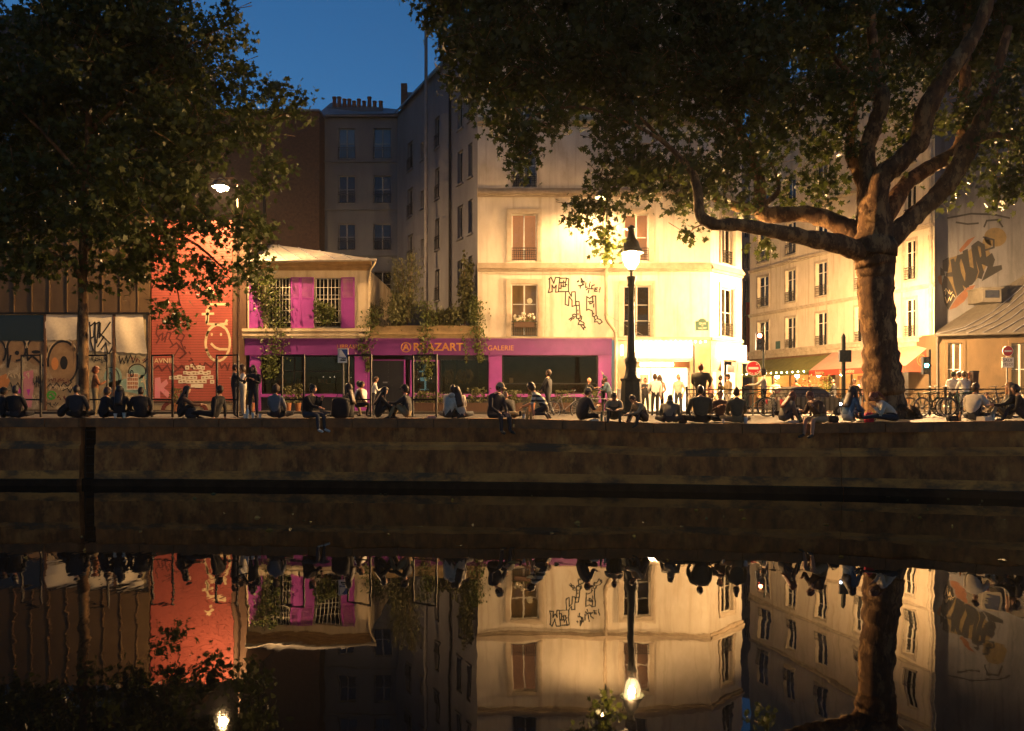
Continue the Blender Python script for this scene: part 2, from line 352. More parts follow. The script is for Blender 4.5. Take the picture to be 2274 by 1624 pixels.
mat('brown_wood', (0.10, 0.05, 0.025), (0.07, 0.035, 0.02), 5, 0.7, 0.1, (4, 4, 0.5))
mat('graffiti_panel', (0.30, 0.22, 0.12), (0.20, 0.14, 0.075), 1.6, 0.75, 0.05, c3=(0.42, 0.33, 0.20), scale3=1.6, lo3=0.5, hi3=0.62)
mat('graffiti_board', (0.36, 0.30, 0.18), (0.22, 0.17, 0.10), 2.2, 0.75, 0.05, c3=(0.18, 0.16, 0.10), scale3=2.4, lo3=0.5, hi3=0.6)
mat('white_light', (1, 1, 1), emit=(1.0, 0.76, 0.46), estr=34.0)
mat('bulb_light', (1, 1, 1), emit=(1.0, 0.66, 0.30), estr=60.0)
mat('shop_white', (0.75, 0.68, 0.55), rough=0.7)
mat('black_plastic', (0.015, 0.015, 0.016), rough=0.4)
mat('terracotta', (0.30, 0.12, 0.05), (0.22, 0.085, 0.035), 4, 0.85)

# ------------------------------------------------------------------ setting: water, quay, road
EDGE = [(-900, 25.6, -0.01), (0, 25.25, -0.001), (390, 25.1, 0.003), (1090, 24.3, 0.016), (1290, 24.0, -0.031), (1480, 23.65, -0.128), (1720, 23.2, -0.107), (1880, 22.9, -0.078), (2270, 21.8, 0.018), (3000, 20.2, 0.063)]
def edge(px):
    for (p0, d0, z0), (p1, d1, z1) in zip(EDGE, EDGE[1:]):
        if px <= p1 or p1 == 3000:
            t = max(0, (px - p0) / (p1 - p0)); return d0 + (d1 - d0) * t, z0 + (z1 - z0) * t
def gz(px, d):
    e, z = edge(px); return z * max(0.0, 1 - max(0, d - e) / 4.0)
def ground(px, d): return Vector((PX(px, d), d, gz(px, d)))

wm = bpy.data.materials.new('canal_water'); wm.use_nodes = True; MATS['water'] = wm
t = wm.node_tree; b = t.nodes['Principled BSDF']
b.inputs['Base Color'].default_value = (0.006, 0.006, 0.005, 1); b.inputs['Roughness'].default_value = 0.015; b.inputs['IOR'].default_value = 1.44
tc = t.nodes.new('ShaderNodeTexCoord'); mp = t.nodes.new('ShaderNodeMapping'); mp.inputs['Scale'].default_value = (1.0, 0.42, 1); t.links.new(tc.outputs['Object'], mp.inputs['Vector'])
n1 = t.nodes.new('ShaderNodeTexNoise'); n1.inputs['Scale'].default_value = 1.0; n1.inputs['Detail'].default_value = 1.5
n2 = t.nodes.new('ShaderNodeTexNoise'); n2.inputs['Scale'].default_value = 4.5; n2.inputs['Detail'].default_value = 2.0
n3 = t.nodes.new('ShaderNodeTexNoise'); n3.inputs['Scale'].default_value = 0.12; n3.inputs['Detail'].default_value = 1.0
for n in (n1, n2, n3): t.links.new(mp.outputs[0], n.inputs['Vector'])
mul = t.nodes.new('ShaderNodeMath'); mul.operation = 'MULTIPLY'; t.links.new(n2.outputs['Fac'], mul.inputs[0])
rr = t.nodes.new('ShaderNodeMapRange'); rr.inputs['From Min'].default_value = 0.4; rr.inputs['From Max'].default_value = 0.7; rr.inputs['To Min'].default_value = 0.05; rr.inputs['To Max'].default_value = 0.28
t.links.new(n3.outputs['Fac'], rr.inputs['Value']); t.links.new(rr.outputs[0], mul.inputs[1])
ad = t.nodes.new('ShaderNodeMath'); ad.operation = 'ADD'; t.links.new(n1.outputs['Fac'], ad.inputs[0]); t.links.new(mul.outputs[0], ad.inputs[1])
bp = t.nodes.new('ShaderNodeBump'); bp.inputs['Strength'].default_value = 1.0; bp.inputs['Distance'].default_value = 0.0065
t.links.new(ad.outputs[0], bp.inputs['Height']); t.links.new(bp.outputs[0], b.inputs['Normal'])
mb = MB(); mb.quad((-120, -60, WATER), (120, -60, WATER), (120, 25.9, WATER), (-120, 25.9, WATER)); mb.build('water', wm, kind='structure')

# quay promenade, road, pavement
mb = MB(); rows = (0.30, 1.2, 2.6, 4.0); back = 28.9
cols = []
for px in list(range(-900, 3001, 100)):
    e, z0 = edge(px); x = PX(px, e)
    cols.append([(x, e + r, z0 * max(0, 1 - r / 4.0)) for r in rows] + [(x, back, 0.0)])
for a, c in zip(cols, cols[1:]):
    for k in range(len(a) - 1): mb.quad(a[k], c[k], c[k + 1], a[k + 1])
mb.build('promenade', MATS['paving'], kind='structure')
mb = MB(); mb.box(-40, 40, 28.9, 29.1, -0.3, 0.012); mb.build('kerb', MATS['kerb'], kind='structure')
mb = MB(); mb.quad((-200, 29.1, -0.12), (200, 29.1, -0.12), (200, 420, -0.12), (-200, 420, -0.12)); mb.build('road', MATS['asphalt'], kind='structure')
mb = MB(); mb.box(-40, 14.0, 38.3, 60, -0.3, 0.0); mb.build('pavement', MATS['paving'], kind='structure')
mb = MB(); mb.hexa([(16.6, 62, -.3), (21.9, 42.2, -.3), (60, 40, -.3), (60, 66, -.3), (16.6, 62, 0), (21.9, 42.2, 0), (60, 40, 0), (60, 66, 0)]); mb.build('corner_pavement', MATS['paving'], kind='structure')

# quay wall: long battered wall with a ledge, coping stones on top, a ladder recess
wr = thing('quay_wall', (0, 25, WATER), 'long dark stained stone canal wall between the water and the seated people', 'wall')
def wall_run(p0, p1, inset=0.0):
    mb = MB(); pts = [p for p in range(int(p0), int(p1), 60)] + [p1]; secs = []
    for px in pts:
        e, z = edge(px); x = PX(px, e); e += inset
        prof = [(0.05, z - 0.27), (0.05, z - 0.72), (0.045, z - 0.80), (-0.03, z - 0.86), (-0.035, z - 0.96), (-0.055, WATER + 0.48), (-0.06, WATER + 0.22), (-0.2, WATER + 0.20), (-0.2, WATER - 0.6)]
        secs.append([(x, e + v, zz) for v, zz in prof] + [(x, e + 0.9, z - 0.27)])
    for a, c in zip(secs, secs[1:]):
        for k in range(8): mb.quad(a[k + 1], c[k + 1], c[k], a[k], (0, 2, 2, 2, 0, 2, 1, 1)[k])
        mb.quad(a[0], c[0], c[9], a[9])
    for sct in (secs[0], secs[-1]): mb.add(sct[:9] + [(sct[8][0], sct[8][1] + 1.2, sct[8][2]), (sct[0][0], sct[0][1] + 0.95, sct[0][2])], [tuple(range(11))])
    return mb
wall_run(-900, 178).build('wall_face', [MATS['quay_wall'], MATS['dark_stone'], MATS['quay_band']], wr)
wall_run(178, 211, 0.28).build('ladder_recess', [MATS['dark_stone']] * 3, wr)  # whole recess in the darker stone, well above the waterline
wall_run(211, 1866).build('wall_face', [MATS['quay_wall'], MATS['dark_stone'], MATS['quay_band']], wr)
wall_run(1868, 3000, 0.025).build('wall_face', [MATS['quay_wall'], MATS['dark_stone'], MATS['quay_band']], wr)
px = -500.0
while px < 2700:
    L = random.uniform(74, 112); q = min(px + L, 2700)
    if px < 178 < q: q = 178
    if 178 <= px < 211: q = 211
    a, c = edge(px + 0.9), edge(q - 0.9); xa, xc = PX(px + 0.9, a[0]), PX(q - 0.9, c[0]); j = random.uniform(-.012, .012)
    mb = MB(); dj = random.uniform(0, .006); f0 = 0.28 if 178 <= px < 211 else 0.0
    y0, y1 = a[0] + j + f0, c[0] + j + f0
    mb.hexa([(xa, y0, a[1] - .28), (xc, y1, c[1] - .28), (xc, c[0] + .42, c[1] - .28), (xa, a[0] + .42, a[1] - .28),
             (xa, y0, a[1] + dj), (xc, y1, c[1] + dj), (xc, c[0] + .42, c[1] + dj), (xa, a[0] + .42, a[1] + dj)])
    mb.build('coping_stone', MATS['coping'], wr); px = q
e, z = edge(195); lad = thing('iron_ladder', (PX(195, e), e, WATER), 'rusty iron ladder set in a dark recess of the canal wall', 'ladder')
for s_ in (-1, 1):
    mb = MB(); x = PX(195, e) + s_ * 0.19; mb.tube([(x, e + .22, WATER - .4), (x, e + .22, z - .32), ], .018, 6); mb.build('rail', MATS['iron'], lad)
for k in range(7):
    mb = MB(); zz = WATER + 0.12 + k * 0.27; mb.tube([(PX(195, e) - .19, e + .22, zz), (PX(195, e) + .19, e + .22, zz)], .013, 6); mb.build('rung', MATS['iron'], lad)

# ------------------------------------------------------------------ buildings
D = 41.2
FM = Frm((0, D), (1, D)); fx = lambda p: PX(p, D); fz = lambda p: PZ(p, D)

# --- left: graffiti front under dark metal cladding
gb = thing('graffiti_front_building', (fx(120), D, 0), 'low building with dark metal cladding over graffiti covered shop boards', 'building')
mb = MB(); xl, xr = fx(-420), fx(334)
mb.box(xl, xr, D + 0.12, D + 12, 0, fz(480)); mb.build('wall', MATS['brown_wood'], gb)
px = -400.0; pm = None
while px < 330:
    mb = MB(); a, c = fx(px + 0.8), fx(min(px + 38.4, 333)); FM.box(mb, a, c, -0.1, 0.02 + random.uniform(0, .012), fz(694), fz(484)); FM.box(mb, a, a + .035, 0.034, 0.075, fz(694), fz(484))
    mb.build('cladding_panel', MATS['metal_panel'], gb); px += 39.2
mb = MB(); FM.box(mb, xl, xr, -0.1, 0.1, fz(698), fz(694.2)); mb.build('drip_rail', MATS['iron'], gb)
for a, c, m in ((-420, 98, 'graffiti_panel'), (104, 178, 'graffiti_panel'), (180, 251, 'graffiti_board'), (257, 329, 'graffiti_board')):
    mb = MB(); FM.box(mb, fx(a), fx(c), -0.1, 0.0, 0.05, fz(698.5)); mb.build('shop_board', MATS[m], gb)
for p in (101, 179, 254, 332):
    mb = MB(); FM.box(mb, fx(p - 2.6), fx(p + 2.6), -0.1, 0.06, 0, fz(698.5)); mb.build('post', MATS['brown_wood'], gb)
mb = MB(); FM.box(mb, fx(-80), fx(97), 0.002, 0.02, fz(757), fz(700)); mb.build('window', MATS['dark_pane'], gb)
def G(pts): return [(fx(a), fz(b)) for a, b in pts]
def paint(root, m, strokes=(), fills=(), w=0.06, v=0.006, fr=FM, g=G, name='graffiti'):
    for s_ in fills:
        mb = MB(); blob_poly(mb, fr, g(s_), v); o_ = mb.build(name, MATS[m], root)
    if not strokes: return o_
    if len(strokes) <= 9:
        for s_ in strokes: mb = MB(); ribbon(mb, fr, g(s_), w, v + .003); o_ = mb.build(name, MATS[m], root)
        return o_
    mb = MB()
    for s_ in strokes: ribbon(mb, fr, g(s_), w, v + .003)
    return mb.build(name, MATS[m], root)
def sheet(pts, bulge=0.05):
    mb = MB(); a, b_, c, d = [Vector(p) for p in pts]; n = 8; vs = []
    for j in range(n + 1):
        for i in range(n + 1):
            s_, t_ = i / n, j / n; q = (a * (1 - s_) + b_ * s_) * (1 - t_) + (d * (1 - s_) + c * s_) * t_
            vs.append(FM.p(fx(q.x), 0.03 + bulge * math.sin(t_ * 3.1) * (0.5 + 0.5 * math.sin(s_ * 7)) + 0.01 * math.sin(9 * s_ + 5 * t_), fz(q.y + (1.2 * math.sin(s_ * 23) if j == n else 0))))
    mb.add(vs, [(j * (n + 1) + i, (j + 1) * (n + 1) + i, (j + 1) * (n + 1) + i + 1, j * (n + 1) + i + 1) for j in range(n) for i in range(n)], 0, True)
    return mb
sheet([(99.5, 699), (173, 699), (171, 755), (104, 756)]).build('paper_sheet', MATS['paper'], gb)
sheet([(196, 699), (251, 699), (250, 784), (196, 778)], 0.02).build('paper_sheet', MATS['paper'], gb)
sheet([(257, 699), (318, 699), (328, 786), (259, 782)], 0.09).build('paper_sheet', MATS['paper'], gb)
def circ(cx, cy, rx, ry, a0=0, a1=360, n=22): return [(cx + rx * math.cos(R(a0 + (a1 - a0) * k / n)), cy - ry * math.sin(R(a0 + (a1 - a0) * k / n))) for k in range(n + 1)]
# bubble letters
paint(gb, 'paint_brown', fills=[circ(140, 805, 33, 47)[:-1]], v=0.004)
paint(gb, 'paint_black', strokes=[circ(140, 805, 33, 47, -60, 190)], fills=[circ(142, 806, 8.5, 15)[:-1]], w=0.1, v=0.008)
paint(gb, 'paint_cream', strokes=[circ(140, 803, 36, 50, 20, 170)], w=0.045, v=0.012)
paint(gb, 'paint_orange', fills=[circ(122, 808, 8, 14)[:-1]], v=0.009)
paint(gb, 'paint_brown', fills=[circ(37, 778, 20, 28)[:-1], circ(82, 782, 22, 30)[:-1], circ(-8, 785, 20, 30)[:-1]], v=0.004)
paint(gb, 'paint_black', strokes=[circ(37, 775, 21, 26, -90, 180), circ(82, 782, 23, 32, 0, 170), circ(-8, 782, 21, 28, -40, 150), [(17, 775), (18, 815), (24, 790)], [(60, 770), (62, 800), (72, 790), (96, 812)]], fills=[circ(38, 784, 5, 5)[:-1], circ(80, 782, 10, 4)[:-1]], w=0.1, v=0.008)
paint(gb, 'paint_cream', strokes=[circ(37, 772, 24, 29, 0, 180), circ(82, 779, 25, 33, 40, 170)], w=0.04, v=0.012)
paint(gb, 'paint_pink', fills=[[(52, 826), (74, 822), (75, 862), (70, 905), (52, 905)], [(40, 860), (50, 858), (50, 874), (38, 874)]], v=0.006)
paint(gb, 'paint_magenta', fills=[[(59, 865), (68, 865), (64, 880)], [(38, 864), (48, 864), (46, 874), (40, 872)]], v=0.012)
paint(gb, 'paint_green', strokes=[circ(115, 878, 9, 8, 0, 320), [(106, 878), (114, 876), (120, 884)]], w=0.09, v=0.012)
paint(gb, 'paint_orange', fills=[[(0, 836), (14, 830), (22, 846), (14, 868), (0, 866)]], v=0.006)
paint(gb, 'paint_black', strokes=[[(104, 862 + 0.0), (112, 852), (118, 862), (126, 850), (134, 860), (142, 850), (150, 858), (160, 848)], [(140, 868), (150, 862), (156, 872), (162, 860), (168, 872)], [(24, 850), (30, 870), (40, 850), (48, 868)]], w=0.05, v=0.010)
paint(gb, 'paint_black', strokes=[[(200, 716), (203, 760), (208, 778)], [(203, 724), (212, 716), (210, 748), (202, 752)], [(212, 790), (213, 720), (222, 716), (216, 762)], [(224, 718), (222, 750), (238, 728), (246, 716)], [(222, 740), (246, 764)], [(226, 776), (236, 762), (241, 790), (252, 770)], [(218, 770), (232, 748)]], w=0.075, v=0.05)
paint(gb, 'paint_teal', fills=[circ(305, 827, 18, 16)[:-1], circ(251, 838, 20, 24)[:-1], [(240, 850), (330, 830), (330, 880), (280, 870), (245, 872)]], v=0.005)
paint(gb, 'paint_black', strokes=[circ(305, 825, 19, 16, -30, 200), circ(245, 838, 20, 22, -60, 120), circ(293, 830, 3, 7), circ(245, 836, 3.5, 8), [(265, 790), (268, 808), (272, 795), (276, 808), (281, 790), (284, 806), (290, 788), (296, 806), (302, 790)], [(318, 806), (330, 796)]], w=0.045, v=0.011)
for i in range(4):
    for k in range(6):
        mb = MB(); u = fx(283.5 + k * 3.9); z = fz(831 + i * 8.6); FM.box(mb, u, u + .068, .009, .013, z - .15, z); mb.build('poster_cell', MATS['terracotta'], gb)
mb = MB(); FM.box(mb, fx(281.5), fx(307.5), .002, .008, fz(866), fz(829.5)); mb.build('poster', MATS['paper'], gb)

def tag_strokes(cx, cy, w_, h_, n, rr):
    out = []; x = cx - w_ / 2
    for _ in range(n):
        k = rr.randint(3, 5); s_ = w_ / n; out.append([(x + s_ * rr.uniform(-.1, 1.1), cy + h_ * rr.uniform(-.5, .5)) for _ in range(k)]); x += s_
    return out
rt_ = random.Random(3)
for cx, cy, w_, h_, n, m_, sw in ((130, 846, 52, 12, 8, 'paint_maroon', .035), (140, 862, 60, 12, 9, 'paint_cream', .03), (150, 884, 46, 14, 7, 'paint_maroon', .045), (116, 900, 30, 12, 5, 'paint_black', .04), (222, 800, 40, 14, 6, 'paint_black', .03), (228, 870, 44, 18, 6, 'paint_brown', .05), (300, 880, 50, 14, 7, 'paint_cream', .03), (268, 892, 30, 12, 5, 'paint_magenta', .03), (40, 835, 50, 14, 7, 'paint_cream', .035), (30, 890, 40, 18, 6, 'paint_brown', .06), (85, 850, 22, 30, 4, 'paint_black', .04), (84, 890, 22, 26, 4, 'paint_cream', .03), (-30, 860, 60, 40, 8, 'paint_black', .05), (310, 800, 34, 12, 6, 'paint_maroon', .03), (166, 780, 16, 50, 4, 'paint_brown', .04), (318, 850, 18, 40, 4, 'paint_cream', .025)):
    paint(gb, m_, strokes=tag_strokes(cx, cy, w_, h_, n, rt_), w=sw, v=.015)
# --- orange slatted building
ob = thing('orange_building', (fx(430), D, 0), 'tall bright orange slatted facade with spray painted letters and a smiley face', 'building')
xl, xr = fx(337), fx(516); top = fz(494)
mb = MB(); mb.box(xl, xr, D + .06, D + 10, 0, top); mb.build('wall', MATS['brick_dark'], ob)
mb = MB(); z = fz(892)
while z < top:
    mb.hexa([(xl, D - .012, z), (xr, D - .012, z), (xr, D + .05, z + .004), (xl, D + .05, z + .004), (xl, D - .012, z + .118), (xr, D - .012, z + .118), (xr, D + .05, z + .118), (xl, D + .05, z + .118)]); z += 0.134
mb.build('slats', MATS['orange_slat'], ob, kind='stuff')
mb = MB(); z = 0.05
while z < fz(893) - .06:
    mb.box(xl, xr, D - .01, D + .04, z, z + .045); z += 0.062
mb.build('roller_shutter', MATS['shutter_slat'], ob, kind='stuff')
mb = MB(); mb.box(xl - .02, xr + .02, D - .05, D + .06, fz(893), fz(890)); mb.build('shutter_rail', MATS['brown_wood'], ob)
mb = MB(); mb.box(fx(517), fx(547), D - .02, D + 9.8, 0, top - .1); mb.build('pier', MATS['brown_wood'], ob)
SV = -0.03 + .045
def GO(pts): return [(fx(a), fz(b)) for a, b in pts]
paint(ob, 'paint_cream', strokes=[circ(484, 761, 27, 41, -300, 100)[2:], circ(484, 762, 27, 40, 60, 280), [(470, 764), (478, 772), (488, 776), (504, 776)]], fills=[circ(470.5, 743, 2.5, 3.5)[:-1], circ(491, 743, 2.5, 3.5)[:-1]], w=0.12, v=SV, name='painted_letters')
paint(ob, 'paint_cream', strokes=[[(459, 716), (462, 720), (504, 720)], [(459, 716), (460, 690), (464, 683)], [(450, 698), (474, 697)], [(464, 676), (500, 676)], [(461, 720), (464, 676)], [(456, 648), (466, 640), (474, 650), (470, 656)], [(500, 720), (504, 712)]], w=0.12, v=SV, name='painted_letters')
paint(ob, 'paint_maroon', strokes=[[(350, 722), (347, 742), (354, 752), (348, 762)], [(352, 748), (362, 740), (360, 756), (368, 748)], [(366, 760), (372, 738), (380, 740), (376, 752), (384, 766)], [(384, 738), (394, 730), (410, 746), (404, 758), (392, 752), (400, 740)], [(378, 772), (392, 762), (400, 770), (386, 792)], [(402, 760), (408, 776), (412, 784)], [(396, 768), (414, 784), (400, 796)], [(362, 714), (376, 724), (388, 716)], [(410, 770), (412, 774)], [(420, 782), (423, 786)], [(424, 796), (428, 800), (420, 802)]], w=0.075, v=SV)
paint(ob, 'paint_maroon', strokes=[[(342, 820), (352, 812), (360, 824), (372, 812), (380, 826)], [(384, 808), (396, 820), (388, 826), (404, 812), (412, 822)], [(420, 812), (430, 820), (428, 806), (436, 818)], [(444, 808), (450, 818), (456, 806), (470, 816), (476, 806)], [(488, 806), (492, 818), (500, 808), (506, 820), (510, 808)], [(362, 798), (372, 808), (384, 800)]], w=0.085, v=SV)
paint(ob, 'paint_pink', fills=[[(344, 840), (356, 838), (358, 852), (370, 842), (374, 852), (364, 862), (380, 874), (372, 884), (356, 868), (356, 884), (344, 884)]], v=SV)
paint(ob, 'paint_maroon', strokes=[circ(388, 915, 26, 24, 60, 320), circ(440, 918, 20, 20, 20, 190)], w=0.2, v=0.03)
text('AVNIR', 0.36, (fx(365), fz(802)), FM, MATS['paint_cream'], ob, v=SV + .004, extrude=.002)
stk = MB(); stk.box(0, .26, -.004, 0, 0, .2); stm = stk.mesh('sticker', MATS['paper'])
stk2 = MB(); stk2.box(.07, .19, -.002, 0, .06, .13); stk2m = stk2.mesh('print', MATS['paint_brown'])
for row, (py, p0, p1) in enumerate(((811, 424, 432), (817, 412, 452), (828, 398, 474), (838, 376, 478), (847, 396, 474), (857, 416, 456))):
    p = p0
    while p < p1:
        if random.random() < .88:
            o = share('sticker', stm, (fx(p + random.uniform(-.8, .8)), D - .016, fz(py + random.uniform(-1, 1)) - .1), ob, 0, (random.uniform(.75, 1.0), 1, random.uniform(.8, 1.05)))
            if row < 5: share('print', stk2m, (0, -.005, 0), o)
        p += 8.8

# --- purple shop: long painted front, pavilion above its left half
sh = thing('purple_shopfront', (fx(950), D, 0), 'long purple painted bookshop front with dark windows and ochre lettering', 'shopfront')
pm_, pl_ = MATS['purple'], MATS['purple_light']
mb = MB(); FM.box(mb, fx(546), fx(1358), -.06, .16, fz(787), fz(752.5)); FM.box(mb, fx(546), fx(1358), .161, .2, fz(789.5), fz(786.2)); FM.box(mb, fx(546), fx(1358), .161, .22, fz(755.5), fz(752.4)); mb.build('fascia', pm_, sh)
for a, c in ((556, 580.5), (788.6, 814.6), (1085.5, 1114.4), (1328, 1357.5)):
    mb = MB(); FM.box(mb, fx(a), fx(c), -.1, .12, .0, fz(787.2)); FM.box(mb, fx(a + 3), fx(c - 3), .121, .135, .6, fz(800)); FM.box(mb, fx(a) - .02, fx(c) + .02, .121, .15, fz(792), fz(789)); mb.build('pilaster', pl_, sh)
def shop_window(a, c, top_py, bot_py, bars=(), uprights=(), m='iron'):
    mb = MB(); u0, u1, z0, z1 = fx(a), fx(c), fz(bot_py), fz(top_py); f = .06
    FM.box(mb, u0, u0 + f, -.12, -.02, z0, z1); FM.box(mb, u1 - f, u1, -.12, -.02, z0, z1); FM.box(mb, u0 + f, u1 - f, -.12, -.02, z1 - f, z1); FM.box(mb, u0 + f, u1 - f, -.12, -.02, z0, z0 + f)
    for b_ in bars: FM.box(mb, u0 + f, u1 - f, -.11, -.03, fz(b_) - .03, fz(b_) + .03)
    for b_ in uprights: FM.box(mb, fx(b_) - .03, fx(b_) + .03, -.112, -.028, z0 + f, z1 - f)
    w_ = mb.build('shop_window', MATS[m], sh)
    us = [u0 + f] + [fx(b_) for b_ in uprights] + [u1 - f]; zs = [z0 + f] + [fz(b_) for b_ in sorted(bars, reverse=True)] + [z1 - f]
    for i in range(len(us) - 1):
        for k in range(len(zs) - 1):
            p_ = MB(); FM.box(p_, us[i], us[i + 1], -.082, -.07, zs[k], zs[k + 1]); p_.build('pane', MATS['shop_glass'], w_)
    return w_
shop_window(581, 788, 790, 875, (825,), (653,))
shop_window(1115, 1327.5, 790, 875, (852,))
shop_window(976.5, 1085, 790, 875)
for a, c in ((580.5, 788.6), (909, 1085.5), (1114.4, 1328)):
    mb = MB(); FM.box(mb, fx(a) + .004, fx(c) - .004, -.12, .17, fz(882), fz(875.3)); mb.build('sill', pl_, sh)
    mb = MB(); FM.box(mb, fx(a) + .004, fx(c) - .004, -.12, .05, 0, fz(882) - .003); mb.build('stall_riser', MATS['black_plastic'], sh)
# door and lit display window
mb = MB(); FM.box(mb, fx(815), fx(826), -.1, .06, 0, fz(787.4)); FM.box(mb, fx(897), fx(900.5), -.1, .08, 0, fz(799)); FM.box(mb, fx(826.2), fx(897), -.1, .05, fz(801), fz(799)); mb.build('door_frame', pl_, sh)
dr = MB(); FM.box(dr, fx(826.3), fx(896.6), -.14, -.06, .02, fz(802)); FM.box(dr, fx(861), fx(862), -.058, -.045, .1, fz(803))
for k in range(9): FM.box(dr, fx(850), fx(872), -.058, -.04, .55 + k * .09, .60 + k * .09)
d_o = dr.build('door', MATS['black_plastic'], sh)
mb = MB(); FM.box(mb, fx(850), fx(860), -.058, -.03, fz(851), fz(848)); mb.build('mail_slot', MATS['zinc'], d_o)
mb = MB()
for a, c, z0, z1 in ((911, 914, 878, 800), (970.5, 975, 878, 800), (914.1, 970.4, 878, 873), (914.1, 970.4, 803, 800)): FM.box(mb, fx(a), fx(c), -.12, .05, fz(z0), fz(z1))
dw = mb.build('display_window', pl_, sh)
mb = MB(); FM.box(mb, fx(914), fx(970.6), -.08, -.07, fz(873), fz(803)); mb.build('pane', MATS['shop_glass'], dw)
mb = MB(); FM.box(mb, fx(897), fx(1085), -.1, .03, fz(799.6), fz(787.2)); mb.build('transom', MATS['black_plastic'], sh)
# dim interior with shelves
mb = MB(); mb.box(fx(560), fx(1350), D + 3.0, D + 3.05, 0, fz(760)); mb.box(fx(560), fx(1350), D + .15, D + 3, fz(760), fz(760) + .05); mb.box(fx(560), fx(1350), D + .15, D + 3, -.02, .02)
for p in (560, 800, 905, 1100, 1340): mb.box(fx(p), fx(p) + .06, D + .15, D + 3, .02, fz(760))
mb.build('interior', mat('dark_room', (0.10, 0.065, 0.03), (0.06, 0.04, 0.02), 2, .8), sh)
mat('screen_blue', (0.2, 0.4, 0.45), emit=(0.30, 0.72, 0.85), estr=0.55)
mb = MB()
for a, c, z0, z1 in ((939, 947, 832, 806), (928, 940, 826, 823), (931, 953, 846, 838), (940, 944, 868, 846), (930, 950, 866, 864)): mb.box(fx(a), fx(c), D + .5, D + .54, fz(z0), fz(z1))
mb.build('lit_display', MATS['screen_blue'], sh)
mat('book_red', (0.3, 0.08, 0.04), rough=0.6); mat('book_tan', (0.4, 0.3, 0.18), rough=0.6); mat('book_blue', (0.06, 0.12, 0.2), rough=0.6)
for k in range(26):
    mb = MB(); p = random.choice([random.uniform(590, 780), random.uniform(916, 965), random.uniform(1120, 1320)]); w_ = random.uniform(.1, .22); z0 = random.choice([fz(875), fz(850), fz(852)]) + .01
    x = fx(p); mb.box(x, x + w_, D + .25, D + .28, z0, z0 + random.uniform(.18, .34)); mb.build('book', MATS[random.choice(['book_red', 'book_tan', 'book_blue'])], sh)
for z0 in (fz(875), fz(851)):
    mb = MB(); mb.box(fx(585), fx(786), D + .16, D + .6, z0 - .03, z0); mb.box(fx(1118), fx(1324), D + .16, D + .6, z0 - .03, z0); mb.build('shelf', MATS['brown_wood'], sh)
for px_, py_ in ((777, 838), (785, 838.5), (795, 838), (803, 839), (826, 842), (835, 842), (862, 841), (880, 842), (905, 841), (928, 842), (957, 841), (740, 837), (730, 838), (715, 837)):
    mb = MB(); mb.ball((fx(px_), D + .3, fz(py_)), .022, 6); mb.build('string_bulb', mat('tiny_bulb', (1, 1, 1), emit=(1, .85, .6), estr=4), sh)
text('RTAZART', .56, (fx(918), fz(772)), FM, MATS['ochre_letter'], sh, v=.165, bold=.012, align='LEFT', sx=1.05)
text('A', .46, (fx(902.5), fz(772)), FM, MATS['ochre_letter'], sh, v=.165, bold=.012)
mb = MB(); ribbon(mb, FM, arc(fx(902.5), fz(772), .24, .24, 0, 360, 28), .045, .168); mb.build('emblem_ring', MATS['ochre_letter'], sh)
text('LIBRAIRIE', .32, (fx(749), fz(771)), FM, MATS['ochre_letter'], sh, v=.165, align='LEFT', sx=1.0)
text('GALERIE', .36, (fx(1083), fz(774)), FM, MATS['ochre_letter'], sh, v=.165, align='LEFT', sx=1.0)

# pavilion above the shop
pv = thing('pavilion_house', (fx(685), D, fz(752)), 'small cream upper storey with purple shutters, zinc roof and ivy', 'house')
ops = [(fx(595), fx(646), fz(729), fz(617)), (fx(698), fx(757), fz(729), fz(617))]
mb = MB(); wall_mesh(mb, FM, fx(550), fx(820), fz(737), fz(600), ops, .2); shell(mb, FM, fx(550), fx(820), fz(737), fz(600), 8); mb.build('wall', MATS['old_cream_wall'], pv)
for v1, za, zb in ((.20, 752.3, 748), (.26, 747.9, 743), (.14, 742.9, 739), (.3, 738.9, 734), (.16, 733.9, 730)):
    pass
mb = MB()
for v1, za, zb in ((.22, 752.2, 747), (.30, 746.9, 741), (.18, 740.9, 737.5), (.34, 737.4, 731)): FM.box(mb, fx(542), fx(822), .0, v1, fz(za), fz(zb))
mb.build('string_course', MATS['old_cream_wall'], pv)
mb = MB()
for v1, za, zb in ((.1, 601, 596), (.2, 595.9, 590), (.32, 589.9, 582.5)): FM.box(mb, fx(548), fx(826), .0, v1, fz(za), fz(zb))
mb.build('cornice', mat('brown_cornice', (0.26, 0.16, 0.07), (0.2, 0.12, 0.05), 3, 0.8), pv)
mb = MB(); A = [P(543, 581, D - .5), P(836, 577, D - .5), P(716, 558, D + 2), P(608, 543.5, D + 4.2), P(548, 543.5, D + 4.2)]
mb.add(A, [(0, 1, 2), (0, 2, 3), (0, 3, 4)]); h = Vector((0, 0, -.07)); mb.add([p + h for p in A], [(2, 1, 0), (3, 2, 0), (4, 3, 0)]); mb.quad(A[0] + h, A[1] + h, A[1], A[0])
rf = mb.build('roof', MATS['zinc_warm'], pv)
for k in range(8):
    s_ = (k + .6) / 8; a = A[0].lerp(A[1], s_); tops = A[4].lerp(A[3], min(1, s_ * 2.2)) if s_ < .42 else A[3].lerp(A[2], (s_ - .42) / .3) if s_ < .72 else A[2].lerp(A[1], (s_ - .72) / .28)
    mb = MB(); mb.bar(a + Vector((0, 0, .02)), tops + Vector((0, 0, .02)), .05); mb.build('seam', MATS['zinc'], rf)
